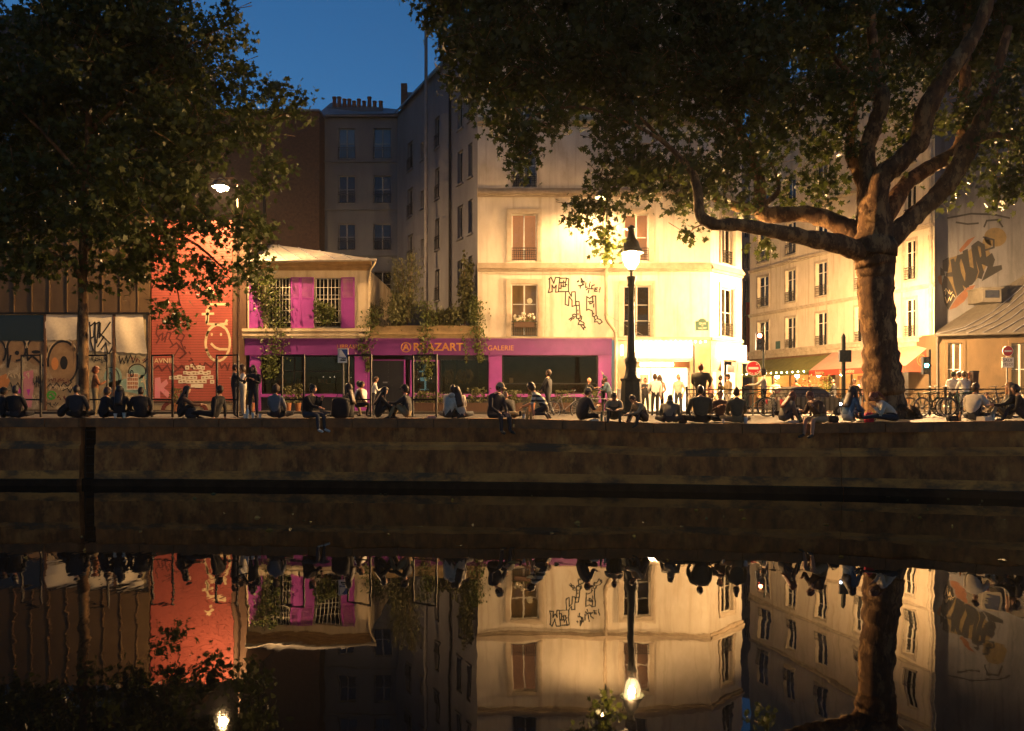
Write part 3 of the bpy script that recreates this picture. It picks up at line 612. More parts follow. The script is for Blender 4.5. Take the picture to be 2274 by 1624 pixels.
mb = MB(); mb.tube([P(834, 581, D - .42), P(830, 588, D - .4), P(823, 598, D - .2), P(820.5, 612, D - .1), P(820, 690, D - .1), P(819, 748, D - .1)], .055, 8); mb.build('downpipe', MATS['old_cream_wall'], pv)
mb = MB(); mb.tube([P(543, 580, D - .55), P(836, 577, D - .55)], .06, 8); mb.build('gutter', MATS['zinc_warm'], pv)
def shutter(a, c, tilt=0.0):
    mb = MB(); u0, u1, z0, z1 = fx(a), fx(c), fz(729), fz(616.5); f = .07
    FM.box(mb, u0, u0 + f, .02, .06, z0, z1); FM.box(mb, u1 - f, u1, .02, .06, z0, z1)
    for zz in (z0, z0 + (z1 - z0) * .58, z1 - f): FM.box(mb, u0 + f, u1 - f, .02, .06, zz, zz + f)
    FM.box(mb, u0 + f, u1 - f, .025, .045, z0 + f, z0 + (z1 - z0) * .58)
    zz = z0 + (z1 - z0) * .58 + f + .02
    while zz < z1 - f - .05:
        mb.hexa([FM.p(u0 + f, .055, zz), FM.p(u1 - f, .055, zz), FM.p(u1 - f, .022, zz + .02), FM.p(u0 + f, .022, zz + .02), FM.p(u0 + f, .055, zz + .012), FM.p(u1 - f, .055, zz + .012), FM.p(u1 - f, .022, zz + .045), FM.p(u0 + f, .022, zz + .045)]); zz += .062
    return mb.build('shutter', pl_, pv)
for a, c in ((554, 585), (646.6, 667), (667.4, 697.4), (758, 788)): shutter(a, c)
for o_ in ops:
    window(FM, pv, *o_, MATS['grey_frame'], MATS['dark_pane'], rows=3, depth=.19)
    mb = MB(); n = 7
    for k in range(n): u = o_[0] + (o_[1] - o_[0]) * (k + .5) / n; mb.bar(FM.p(u, .0, o_[2] + .3), FM.p(u, .0, o_[3] - .05), .022)
    for zz in (.3, .9, 1.5, 2.1): mb.bar(FM.p(o_[0], .005, o_[2] + zz), FM.p(o_[1], .005, o_[2] + zz), .022)
    mb.build('window_bars', MATS['white_frame'], pv)
# terrace right of the pavilion
tr = thing('roof_terrace', (fx(940), D, fz(752)), 'flat terrace ledge with planters above the purple shopfront', 'terrace')
mb = MB()
for v1, za, zb in ((.2, 752.2, 744), (.28, 743.9, 738), (.1, 737.9, 724)): FM.box(mb, fx(822.5), fx(1066), -.2, v1, fz(za), fz(zb))
mb.build('ledge', mat('terrace_ledge', (0.30, 0.21, 0.10), (0.20, 0.14, 0.07), 2, .85, .1), tr)
mb = MB(); mb.box(fx(822), fx(1066), D + .2, D + 6, fz(746), fz(740)); mb.build('deck', MATS['stone'], tr)
for a, c in ((862, 930), (935, 985), (990, 1050)):
    mb = MB(); FM.box(mb, fx(a), fx(c), -.55, -.12, fz(739), fz(722)); mb.build('planter_box', MATS['brown_wood'], tr)

mat('room_peach', (0.3, 0.17, 0.1), (0.26, 0.14, 0.08), 1.0, .9, emit=(1.0, .42, .17), estr=.5); mat('room_dark', (0.05, 0.035, 0.022), (0.035, 0.025, 0.016), 1.0, .9); mat('room_ochre', (0.3, 0.19, 0.08), (0.24, 0.14, 0.06), 1, .9, emit=(1.0, .5, .14), estr=.14)  # peach and ochre walls carry the room light as their own glow
mat('room_bulb', (1, 1, 1), emit=(1.0, 0.50, 0.22), estr=60.0); mat('paper_lamp', (1, 1, 1), emit=(1.0, 0.56, 0.16), estr=.9); mat('curtain', (0.42, 0.38, 0.31), (0.34, 0.3, 0.24), 5, .9, transl=.3)
glass_mat('house_glass', (0.85, 0.84, 0.8))
HG = MATS['house_glass']; RP = (MATS['room_peach'], None, .5); RO = (MATS['room_ochre'], MATS['paper_lamp'], .72); RD = (MATS['room_dark'], None, 0); CU = MATS['curtain']
# --- white corner house
wh = thing('corner_house', (fx(1320), D, 0), 'pale plastered corner house with moulded bands, lit windows and black line graffiti', 'house')
XL, XR = fx(1066.7) - .14, fx(1577); TOP = 24.0
wins = {}
ops = []
def wop(a, c, t_, b_): o_ = (fx(a), fx(c), fz(b_), fz(t_)); ops.append(o_); return o_
wA1 = wop(1135, 1193.5, 631, 748); wB1 = wop(1385, 1443.5, 635, 748)
wA2 = wop(1136, 1191.5, 475, 580.5); wB2 = wop(1386.5, 1440.5, 475, 580.5)
wA3 = wop(1136, 1192, 318, 417); wB3 = wop(1386, 1441, 318, 417)
wA4 = wop(1136, 1192, 165, 262); wB4 = wop(1386, 1441, 165, 262)
mb = MB(); wall_mesh(mb, FM, XL, XR, fz(752), TOP, ops, .22)
FF = Frm((XR, D), (XR + 2.3, D + 2.3))
fops = [(FF.U(1602), FF.U(1628), PZ(748, D + 1.0), PZ(640, D + 1.0)), (FF.U(1603), FF.U(1626), PZ(586, D + 1.0), PZ(478, D + 1.0)), (FF.U(1603), FF.U(1626), PZ(425, D + 1.0), PZ(320, D + 1.0))]
wall_mesh(mb, FF, 0, FF.w, fz(752), TOP, fops, .22)
c_ = FF.p(FF.w, 0, 0); zb_ = fz(752)
mb.quad((c_.x, c_.y, zb_), (c_.x + 1, c_.y + 9, zb_), (c_.x + 1, c_.y + 9, TOP), (c_.x, c_.y, TOP))
mb.quad((XL, D + 12, zb_), (XL, D, zb_), (XL, D, TOP), (XL, D + 12, TOP))
mb.add([(XL, D, TOP), (XR, D, TOP), (c_.x, c_.y, TOP), (c_.x + 1, c_.y + 9, TOP), (XL, D + 12, TOP)], [(0, 1, 2, 3, 4)])
mb.build('wall', MATS['cream_wall'], wh)
for py in (603.5, 438, 280, 130):
    mb = MB()
    for v1, za, zb in ((.10, 0, 6), (.2, 6.1, 11), (.16, 11.1, 14.5), (.08, 14.6, 19)):
        z0_, z1_ = fz(py - za), fz(py - zb)
        FM.box(mb, XL - .02, XR + .03, -.02, v1, z0_, z1_); FF.box(mb, .0, FF.w, -.02, v1, z0_ , z1_)
    mb.build('band_course', MATS['shaded_cream_trim'], wh)
mb = MB(); FM.box(mb, XL, XR + .02, -.05, .12, fz(755.5), fz(749)); FF.box(mb, .0, FF.w, -.05, .12, fz(755.5), fz(749)); mb.build('string_course', MATS['shaded_cream_trim'], wh)
window(FM, wh, *wA1, MATS['white_frame'], HG, 2, transom=(0, .28, .62, 1), surround=MATS['shaded_surround_trim'], room=RO)
window(FM, wh, *wB1, MATS['white_frame'], HG, 2, transom=(0, .3, .63, 1), surround=MATS['shaded_surround_trim'], room=RD)
window(FM, wh, *wA2, MATS['white_frame'], HG, 1, surround=MATS['shaded_surround_trim'], room=RP)
window(FM, wh, *wB2, MATS['white_frame'], HG, 2, surround=MATS['shaded_surround_trim'], room=RP)
for w_ in (wA3, wB3, wA4, wB4): window(FM, wh, *w_, MATS['white_frame'], HG, 2, room=RD, curtain=CU)
for w_, hh in ((wA1, .78), (wB1, .74), (wA2, .68), (wB2, .68), (wA3, .7), (wB3, .7)): railing(FM, w_[0] + .02, w_[1] - .02, w_[2] + .03, w_[2] + hh, wh, MATS['iron'], v=.03)
window(FF, wh, *fops[0], MATS['white_frame'], HG, 2, surround=MATS['shaded_surround_trim'], room=RD, curtain=CU); window(FF, wh, *fops[1], MATS['white_frame'], HG, 1, surround=MATS['shaded_surround_trim'], room=RP); window(FF, wh, *fops[2], MATS['white_frame'], MATS['dark_pane'], 2)
for w_ in fops: railing(FF, w_[0] + .02, w_[1] - .02, w_[2] + .03, w_[2] + .7, wh, MATS['iron'], v=.03)
mb = MB(); mb.tube([FM.p(fx(1345.5), .1, TOP - .5), FM.p(fx(1345.5), .1, fz(707)), FM.p(fx(1350), .1, fz(716)), FM.p(fx(1362), .14, fz(732)), FM.p(fx(1366), .2, fz(740)), FM.p(fx(1366), .2, .1)], .085, 10)
for py in (480, 560, 612, 668, 700, 760, 800, 850): mb.tube([FM.p(fx(1345.5 if py < 705 else 1366), .1 if py < 705 else .2, fz(py) - .05), FM.p(fx(1345.5 if py < 705 else 1366), .1 if py < 705 else .2, fz(py) + .05)], .105, 10)
mb.build('downpipe', MATS['shaded_cream_trim'], wh)
# black line graffiti (region coordinates traced from the wall's own proportions)
def g5(pts): return [((1530 + .1293 * a) / 1.2788, (750 + .1293 * b_) / 1.2788) for a, b_ in pts]
S5 = [[(215, 335), (270, 295), (330, 425), (370, 295), (460, 300), (450, 410), (430, 615), (370, 620), (385, 465), (335, 535), (290, 465), (295, 610), (210, 630), (240, 500), (235, 330)],
      [(455, 315), (610, 310), (660, 330), (650, 500), (655, 605), (435, 610)], [(455, 410), (590, 405), (610, 315)], [(450, 535), (490, 535), (490, 420)], [(535, 420), (540, 500), (585, 495), (580, 415)], [(600, 450), (620, 460)], [(545, 370), (548, 385)], [(505, 485), (520, 490)],
      [(590, 615), (580, 890), (655, 915), (665, 710), (730, 800), (730, 935), (810, 910), (800, 610), (725, 615), (715, 715), (655, 605)],
      [(815, 825), (885, 825), (890, 910), (815, 910), (815, 825)], [(825, 930), (830, 1200)], [(895, 925), (910, 1190), (850, 1200)], [(860, 1010), (860, 1035)], [(862, 1085), (862, 1120)],
      [(830, 1130), (780, 1100), (740, 1120), (755, 1160), (665, 1220)], [(755, 1160), (830, 1160)], [(700, 1250), (715, 1215), (770, 1200), (780, 1160)], [(910, 1130), (945, 1160), (930, 1230), (900, 1240)], [(870, 1210), (890, 1260), (865, 1330), (960, 1335), (1000, 1320), (985, 1285), (920, 1260)], [(925, 1350), (990, 1445), (985, 1400), (1025, 1400), (1000, 1360), (960, 1340)],
      [(1050, 715), (1120, 760), (1180, 705), (1250, 705), (1260, 1130), (1215, 1160), (1185, 1150), (1175, 1030), (1090, 995), (1050, 1020), (1055, 715)], [(1180, 710), (1190, 850), (1120, 880), (1120, 825), (1200, 825)], [(1210, 880), (1205, 950)], [(1205, 1080), (1210, 1100)], [(1090, 825), (1092, 835)],
      [(1255, 1130), (1290, 1160), (1280, 1200), (1350, 1220), (1395, 1275), (1330, 1320), (1300, 1290)], [(1215, 1165), (1235, 1220), (1225, 1275), (1290, 1270)], [(1250, 1220), (1252, 1230)],
      [(870, 365), (855, 400)], [(845, 385), (880, 380)], [(930, 410), (930, 310), (970, 370), (935, 390)], [(960, 400), (1000, 380), (985, 460), (955, 450), (960, 400)], [(870, 480), (960, 465), (910, 495), (912, 535)], [(1035, 410), (1030, 520), (1065, 505)], [(1120, 430), (1110, 510)], [(1128, 395), (1130, 405)], [(1220, 460), (1165, 480), (1160, 540), (1200, 550)], [(1045, 570), (1080, 535), (1130, 545), (1160, 550)], [(1100, 570), (1085, 640)], [(1290, 525), (1235, 530), (1225, 600), (1285, 600)], [(1235, 560), (1275, 560)], [(1350, 520), (1335, 580)], [(1325, 610), (1335, 615)]]
paint(wh, 'paint_black', strokes=[g5(s_) for s_ in S5], w=.06, v=.006, name='line_graffiti')
# street name plate
mb = MB(); u0, u1, z0, z1 = fx(1545.5), fx(1573.8), fz(734), fz(714)
FM.box(mb, u0, u1, .004, .02, z0, z1); ar = arc((u0 + u1) / 2, z1, .2, .15, 0, 180, 10); mb.add([FM.p(a, .02, b_) for a, b_ in ar], [tuple(range(11))]); mb.add([FM.p(a, .004, b_) for a, b_ in ar] + [FM.p(a, .02, b_) for a, b_ in ar], [(k, k + 1, k + 12, k + 11) for k in range(10)])
pl = mb.build('street_plate', mat('plate_green', (0.03, 0.08, 0.06), (0.05, 0.1, 0.075), 6, .4), wh)
text('QUAI', .15, ((u0 + u1) / 2, fz(719)), FM, MATS['paper'], pl, v=.023, extrude=.001); text('DE', .07, ((u0 + u1) / 2, fz(724)), FM, MATS['paper'], pl, v=.023, extrude=.001); text('VALMY', .14, ((u0 + u1) / 2, fz(729.5)), FM, MATS['paper'], pl, v=.023, extrude=.001)
for pts_ in ([(1068, 607), (1180, 611), (1300, 608), (1345, 610)], [(1349, 700), (1440, 752), (1576, 754)], [(1210, 612), (1212, 680), (1209, 748)]):
    mb = MB(); mb.tube([FM.p(fx(a_), .03, fz(b_)) for a_, b_ in pts_], .011, 5); mb.build('cable', MATS['street_trim'], wh)
# --- lit corner shop in the ground floor
cs = thing('corner_shop', (fx(1470), D, 0), 'brightly lit corner shop with glowing white signs under the pale house', 'shop')
gm = mat('shop_stone', (0.36, 0.27, 0.16), (0.28, 0.2, 0.11), 2, .8, .1)
mb = MB(); FM.box(mb, fx(1368), fx(1394.6), -.3, .04, 0, fz(756)); FM.box(mb, fx(1533), fx(1577), -.3, .04, 0, fz(797)); FM.box(mb, fx(1394.7), fx(1577), -.3, .03, fz(797), fz(756)); mb.build('pier', gm, cs)
mb = MB(); FF.box(mb, 0.03, FF.U(1601), -.3, .03, 0, fz(797)); FF.box(mb, FF.U(1636), FF.w, -.3, .03, 0, fz(797)); FF.box(mb, 0.03, FF.w, -.3, .02, fz(797), fz(756)); mb.build('corner_pier', gm, cs)
mb = MB(); FM.box(mb, fx(1393), fx(1534), .031, .1, fz(803), fz(797.5)); mb.build('lintel', MATS['shaded_cream_trim'], cs)
mb = MB(); FM.box(mb, fx(1408), fx(1534), .032, .2, fz(793), fz(761)); mb.build('light_sign', MATS['white_light'], cs)
mb = MB(); FF.box(mb, FF.U(1592), FF.U(1651), .03, .18, fz(795), fz(762)); mb.build('light_sign', MATS['white_light'], cs)
for k in range(16):
    mb = MB(); mb.ball(FM.p(fx(1400 + k * 11), .16, fz(759.5 + (k % 3) * .5)), .045, 8); mb.build('bulb', MATS['bulb_light'], cs)
mb = MB(); FM.box(mb, fx(1423), fx(1496), -.2, -.08, fz(813), fz(806)); mb.build('tube_light', MATS['white_light'], cs)
mb = MB(); FM.box(mb, fx(1400), fx(1533), -.28, -.2, fz(817), fz(803.2)); mb.build('transom', mat('shop_red', (0.35, 0.15, 0.06), rough=.6), cs)
mb = MB()
for p in (1408, 1447, 1530): FM.box(mb, fx(p) - .05, fx(p) + .05, -.26, -.16, 0, fz(817.2))
mb.build('door_frame', MATS['white_frame'], cs)
mb = MB(); y0, y1 = D + .32, D + 5; x0, x1 = fx(1396), fx(1640)
mb.quad((x0, y1, 0), (x1, y1, 0), (x1, y1, 3.1), (x0, y1, 3.1)); mb.quad((x0, y0, 0), (x0, y1, 0), (x0, y1, 3.1), (x0, y0, 3.1)); mb.quad((x1, y1, 0), (x1, y0 + 2.5, 0), (x1, y0 + 2.5, 3.1), (x1, y1, 3.1)); mb.quad((x0, y0, 3.1), (x1, y0, 3.1), (x1, y1, 3.1), (x0, y1, 3.1)); mb.quad((x0, y0, .015), (x0, y1, .015), (x1, y1, .015), (x1, y0, .015))
mb.build('interior', MATS['shop_white'], cs)
for k in range(3):
    mb = MB(); mb.box(x0 + .4 + k * 1.6, x0 + 1.5 + k * 1.6, D + .9, D + 3.6, 2.98, 3.04); mb.build('ceiling_light', mat('ceiling_glow', (1, 1, 1), emit=(1.0, 0.76, 0.45), estr=75.0), cs)
mb = MB(); mb.box(fx(1412), fx(1470), D + 2.2, D + 2.8, .02, 1.05); mb.build('counter', MATS['paper'], cs)
for k in range(4):
    mb = MB(); mb.box(fx(1412 + k * 22), fx(1430 + k * 22), D + 4.6, D + 4.95, .8 + .35 * (k % 3), 1.0 + .35 * (k % 3) + .3); mb.build('shelf_goods', MATS[('book_tan', 'terracotta', 'book_red', 'paper')[k]], cs)
mb = MB(); FF.box(mb, FF.U(1600), FF.U(1638), .1, .9, fz(801.5), fz(800)); FF.box(mb, FF.U(1600), FF.U(1638), .85, .9, fz(806), fz(801.6)); mb.build('awning', MATS['shaded_cream_trim'], cs)
mb = MB(); FF.box(mb, FF.U(1617), FF.U(1633), -.1, -.05, .05, fz(808)); mb.build('door', MATS['white_frame'], cs)
mb = MB(); FF.box(mb, FF.U(1580), FF.U(1588), .035, .06, fz(880), fz(826)); mb.build('menu_board', MATS['paper'], cs)
mb = MB(); FM.box(mb, fx(1377.5), fx(1380.5), .2, .5, fz(790), fz(768)); mb.build('projecting_sign', MATS['white_light'], cs)

# --- courtyard buildings behind
WG = Frm((-7.75, 53.9), (-1.72, 41.3))
cw = thing('courtyard_wing', (-4.6, 47.5, 0), 'tall grey side wing with deep windows running back beside the pale house', 'building')
htop = WG.Zat(963, 166); ops = []
FLO = [3.2, 6.2, 9.2, 12.2, 15.2]
cols = ((905, 917), (934, 940), (966, 976), (1016, 1028), (1040, 1049))
for zf in FLO:
    for k, (a, c) in enumerate(cols):
        u0, u1 = WG.U(a), WG.U(c)
        if k in (1,): u1 = u0 + .6
        ops.append((u0, max(u1, u0 + .55), zf + .2, zf + (2.0 if k not in (1,) else 1.3)))
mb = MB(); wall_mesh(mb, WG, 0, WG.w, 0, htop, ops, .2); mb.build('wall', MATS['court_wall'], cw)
mb = MB(); a, b_ = WG.p(0, .25, htop), WG.p(WG.w, .25, htop); c2, d2 = WG.p(WG.w, -3.2, htop + 2.2), WG.p(0, -3.2, htop + 2.2); mb.quad(a, b_, c2, d2); mb.quad(a + Vector((0, 0, -.15)), b_ + Vector((0, 0, -.15)), b_, a); mb.build('roof', MATS['zinc'], cw)
for i, o_ in enumerate(ops):
    lit = i in (4,) or i == 9
    window(WG, cw, *o_, MATS['grey_frame'], MATS['amber_pane' if i in (4,) else 'dark_pane'], 1, sill_m=MATS['court_wall'])
    if i % 5 in (0, 2): railing(WG, o_[0], o_[1], o_[2], o_[2] + .75, cw, MATS['iron'], scroll=False)
mb = MB(); q = WG.U(1003); mb.tube([WG.p(q, .12, 0), WG.p(q, .12, htop - .2)], .07, 8); mb.build('downpipe', MATS['iron'], cw)
q = WG.p(WG.U(985), -1.5, htop + .5); mb = MB(); mb.box(q.x - .5, q.x + .5, q.y - .8, q.y + .8, q.z, q.z + 2.4); mb.build('chimney', MATS['court_wall'], cw)
Y2 = 54.0; FB = Frm((0, Y2), (1, Y2)); bx_ = lambda p: PX(p, Y2); bz_ = lambda p: PZ(p, Y2)
bb = thing('rear_building', (bx_(800), Y2, 0), 'grey rear courtyard building with zinc roof and a row of chimney pots', 'building')
ops = []
for t_, bot in ((285, 353), (390, 452), (497, 556), (603, 660)):
    for a, c in ((751, 789), (829, 869)): ops.append((bx_(a), bx_(c), bz_(bot), bz_(t_)))
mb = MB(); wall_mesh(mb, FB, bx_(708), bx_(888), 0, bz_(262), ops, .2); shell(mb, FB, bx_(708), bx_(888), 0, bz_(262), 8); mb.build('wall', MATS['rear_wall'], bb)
for i, o_ in enumerate(ops):
    window(FB, bb, *o_, MATS['grey_frame'], MATS['sky_glow_pane' if i < 2 else 'dark_pane'], 2); railing(FB, o_[0], o_[1], o_[2], o_[2] + .75, bb, MATS['iron'], scroll=False)
mb = MB()
for py in (358, 464, 566): FB.box(mb, bx_(712), bx_(886), 0, .12, bz_(py + 3), bz_(py))
FB.box(mb, bx_(708), bx_(888), 0, .3, bz_(262), bz_(258)); mb.build('band_course', MATS['rear_wall'], bb)
mb = MB(); a = [FB.p(bx_(706), .35, bz_(259)), FB.p(bx_(890), .35, bz_(256)), P(884, 243, Y2 + 2.5), P(735, 228, Y2 + 2.5)]; mb.quad(*a); mb.quad(a[3], a[2], a[2] + Vector((0, 5, -1)), a[3] + Vector((0, 5, -1))); mb.add([a[0], a[3], a[3] + Vector((0, 4, -2.5))], [(0, 1, 2)]); rf = mb.build('roof', MATS['zinc'], bb)
ch = MB(); ch.box(bx_(716), bx_(842), Y2 + 1.2, Y2 + 2.0, bz_(262), bz_(224)); ch = ch.build('chimney_stack', MATS['rear_wall'], bb)
pm2 = MB(); pm2.lathe([(.17, 0), (.15, .2), (.13, .62), (.16, .66), (.16, .74)], (0, 0, 0), 10); pm2 = pm2.mesh('chimney_pot', MATS['pot_clay'])
for k, p in enumerate((731, 742, 754, 765, 776, 787, 799, 811, 823, 837)): share('chimney_pot', pm2, (bx_(p), Y2 + 1.6, bz_(224)), bb, 0, (1, 1, random.choice([.75, .95, 1.15])))
bk = thing('brick_gable_building', (PX(640, 52.5), 52.5, 0), 'windowless dark brick gable wall left of the courtyard', 'building')
mb = MB(); mb.box(PX(345, 52.5), PX(709, 52.5), 52.5, 60, 0, PZ(248, 52.5)); mb.build('wall', MATS['brick_dark'], bk)
mb = MB(); mb.box(PX(345, 52.5), PX(709, 52.5) + .05, 52.35, 63, PZ(248, 52.5) + .003, PZ(244, 52.5)); mb.build('coping', MATS['zinc'], bk)
mb = MB(); mb.tube([(PX(588, 52.5), 52.4, 0), (PX(588, 52.5), 52.4, PZ(360, 52.5))], .1, 8); mb.build('flue_pipe', MATS['iron'], bk)
rb = thing('roof_block', (PX(915, 56), 56, 14), 'chimney block and mansard rising behind the courtyard wing', 'building')
mb = MB(); mb.box(PX(892, 56), PX(975, 56), 56, 60, 8, PZ(205, 56)); mb.build('wall', MATS['court_wall'], rb)
mb = MB(); mb.box(PX(892, 56), PX(905, 56), 55.6, 55.95, PZ(240, 56), PZ(190, 56)); mb.build('chimney', MATS['pot_clay'], rb)
YP = 46.5; pole = thing('tall_mast', (PX(946, YP), YP, 0), 'thin pale pole rising beside the courtyard wing into the sky', 'pole')
mb = MB(); mb.tube([(PX(946, YP), YP, 0), (PX(946, YP), YP, 12), (PX(946, YP), YP, PZ(50, YP))], [.12, .11, .09], 8); mb.build('shaft', mat('pale_pole', (0.2, 0.19, 0.19), (0.15, 0.14, 0.14), 3, .6), pole)
mb = MB(); mb.ball((PX(946, YP), YP, PZ(46, YP)), .14, 8); mb.build('finial', MATS['iron'], pole)

# --- dark block behind the left tree
Y3 = 53.6; FL = Frm((0, Y3), (1, Y3)); lx = lambda p: PX(p, Y3); lz = lambda p: PZ(p, Y3)
lb = thing('dark_block', (lx(100), Y3, 0), 'dark flat roofed block showing between the leaves of the left tree', 'building')
ops = [(lx(a), lx(a + 46), lz(b_ + 60), lz(b_)) for a in (-70, 0, 70, 140, 210, 280) for b_ in (140, 260, 380)]
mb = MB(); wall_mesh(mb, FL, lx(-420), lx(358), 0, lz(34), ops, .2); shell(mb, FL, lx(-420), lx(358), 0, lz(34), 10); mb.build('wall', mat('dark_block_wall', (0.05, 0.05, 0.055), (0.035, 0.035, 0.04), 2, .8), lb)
for o_ in ops: window(FL, lb, *o_, MATS['grey_frame'], MATS['sky_glow_pane'], 2)

# --- street house on the right, seen at an angle
FR = Frm((18.33, 61.4), (23.54, 44.4))
rh = thing('street_house', (20.9, 52.9, 0), 'cream street house at an angle behind the big tree with small balconies', 'house')
ops = []; styles = []
c5 = [(1683, 1707), (1745, 1767), (1812, 1837), (1899, 1921), (2009, 2034)]
R0 = (FR.Zat(2021, 752), FR.Zat(2021, 664)); PIT = FR.Zat(2021, 622) - R0[0]; CO = FR.Zat(1691, 789)
for r_, zs in enumerate([(R0[0] + PIT * k, R0[1] + PIT * k) for k in range(4)]):
    for k, (a, c) in enumerate(c5):
        ops.append((FR.U(a), FR.U(c), zs[0], zs[1])); styles.append((r_, k))
H5 = 23.0
mb = MB(); wall_mesh(mb, FR, 0, FR.w, CO + .2, H5, ops, .24)
a, b_ = FR.p(0, 0, 0), FR.p(FR.w, 0, 0)
for p0, p1 in ((Vector((a.x + 6, a.y + 3, 0)), a), (b_, Vector((b_.x + 1.25, b_.y + 2.3, 0)))): mb.quad((p0.x, p0.y, 0), (p1.x, p1.y, 0), (p1.x, p1.y, H5), (p0.x, p0.y, H5))
mb.add([(a.x, a.y, H5), (b_.x, b_.y, H5), (b_.x + 1.25, b_.y + 2.3, H5), (a.x + 6, a.y + 3, H5)], [(0, 1, 2, 3)])
mb.build('wall', MATS['street_wall'], rh)
for z in [FR.Zat(2021, 642) + PIT * k for k in range(3)]:
    mb = MB(); FR.box(mb, 0, FR.w, -.02, .12, z - .12, z); FR.box(mb, 0, FR.w, -.02, .2, z + .003, z + .1); mb.build('band_course', MATS['street_trim'], rh)
mb = MB(); FR.box(mb, 0, FR.w, -.05, .2, CO - .02, CO + .2); FR.box(mb, 0, FR.w, -.05, .12, CO - .25, CO - .023); FR.box(mb, 0, FR.w, -.02, .28, CO + .203, CO + .3); mb.build('cornice', MATS['street_trim'], rh)
for o_, (r_, k) in zip(ops, styles):
    pane = 'dark_pane'
    if (r_, k) == (1, 4): pane = 'peach_pane'
    lit = (r_, k) == (1, 4)
    w_ = window(FR, rh, *o_, MATS['white_frame'], HG if r_ < 3 else MATS['dark_pane'], 2 if r_ < 2 else 1, transom=(0, .7, 1) if r_ < 2 else None, sill_m=MATS['street_trim'], room=(RP if lit else RD) if r_ < 3 else None, curtain=CU if r_ < 3 and (k + r_) % 3 else None)
    railing(FR, o_[0], o_[1], o_[2] + .02, o_[2] + .72, rh, MATS['iron'], scroll=(r_ < 2))
    if r_ < 2:
        sb = MB(); t_ = .13
        FR.box(sb, o_[0] - t_, o_[0] - .002, .002, .05, o_[2], o_[3] + t_); FR.box(sb, o_[1] + .002, o_[1] + t_, .002, .05, o_[2], o_[3] + t_); FR.box(sb, o_[0] - .002, o_[1] + .002, .002, .05, o_[3] + .002, o_[3] + t_); sb.build('window_surround', MATS['street_trim'], rh)
mb = MB(); mb.tube([FR.p(FR.w - .15, .12, .1), FR.p(FR.w - .15, .12, H5 - .5)], .09, 8)
for z in (3.5, 6.5, 9.5): mb.tube([FR.p(FR.w - .15, .12, z), FR.p(FR.w - .15, .12, z + .25)], .13, 8)
mb.build('downpipe', MATS['street_trim'], rh)
mb = MB(); FR.box(mb, FR.U(1723), FR.U(1733), .004, .03, FR.Zat(1728, 775), FR.Zat(1728, 758)); pl = mb.build('street_plate', MATS['plate_green'], rh)
# ground floor: two lit fronts with awnings
mb = MB()
for a, c in ((0, .6), (FR.U(1846), FR.U(1856)), (FR.w - .5, FR.w)): FR.box(mb, max(a, 0), c, -.3, .03, 0, CO - .252)
FR.box(mb, .6, FR.w - .5, -.3, .02, 2.7, CO - .252); mb.build('pier', mat('shop_wood', (0.16, 0.09, 0.04), (0.11, 0.06, 0.03), 4, .6), rh)
mat('cafe_wall', (0.62, 0.42, 0.2), (0.5, 0.3, 0.12), 2, .7); mat('cafe_glow', (1, 1, 1), emit=(1.0, 0.6, 0.25), estr=190.0)
mb = MB(); zc = 3.2
a, b_, c2, d2 = FR.p(.2, -.32, 0), FR.p(FR.w - .3, -.32, 0), FR.p(FR.w - .3, -4, 0), FR.p(.2, -4, 0); hh = Vector((0, 0, zc))
mb.quad(c2, d2, d2 + hh, c2 + hh); mb.quad(a, d2, d2 + hh, a + hh); mb.quad(b_, c2, c2 + hh, b_ + hh); mb.quad(a + hh, b_ + hh, c2 + hh, d2 + hh); mb.quad(*[q + Vector((0, 0, .01)) for q in (a, b_, c2, d2)]); mb.build('interior', MATS['cafe_wall'], rh)
for k in range(7):
    mb = MB(); mb.ball(FR.p(1.2 + k * 2.4, -1.6, 2.3), .16, 10); mb.build('hanging_lamp', MATS['cafe_glow'], rh)
for k in range(12):
    mb = MB(); u = 1.0 + k * 1.3; FR.box(mb, u, u + random.uniform(.4, .9), -3.9, -3.6, .9 + .5 * (k % 3), 1.2 + .5 * (k % 3)); mb.build('shelf_goods', MATS[random.choice(['book_red', 'book_tan', 'terracotta', 'paper'])], rh)
mb = MB()
for k in range(9): u = .6 + k * (FR.w - 1.1) / 8; FR.box(mb, u - .05, u + .05, -.2, -.1, .02, 2.7)
FR.box(mb, .6, FR.w - .5, -.2, -.08, .02, .7); mb.build('shop_frame', MATS['shop_wood'], rh)
def awning(u0, u1, name, label, m_top, m_val, out, zt, zb, words, lets):
    aw = thing(name, FR.p((u0 + u1) / 2, 0, zb), label, 'awning')
    mb = MB(); A_ = [FR.p(u0, .03, zt), FR.p(u1, .03, zt), FR.p(u1, out, zb + .35), FR.p(u0, out, zb + .35)]; mb.quad(A_[3], A_[2], A_[1], A_[0]); mb.quad(*[q - Vector((0, 0, .03)) for q in A_])
    mb.build('canopy', m_top, aw)
    mb = MB(); FR.box(mb, u0, u1, out - .02, out + .02, zb, zb + .349); mb.build('valance', m_val, aw)
    for u in (u0, u1):
        mb = MB(); mb.add([FR.p(u, .04, zt - .04), FR.p(u, out - .03, zb + .33), FR.p(u, out - .03, zb), FR.p(u, .04, zb)], [(0, 1, 2, 3)]); mb.build('side_flap', m_val, aw)
    for s_, u, sz in words: text(s_, sz, (u, zb + .17), FR, lets, aw, v=out + .028, extrude=.002)
    return aw
mat('awn_green', (0.20, 0.19, 0.05), (0.15, 0.145, 0.04), 2, .8, transl=.35); mat('awn_green_dark', (0.10, 0.12, 0.03), rough=.8)
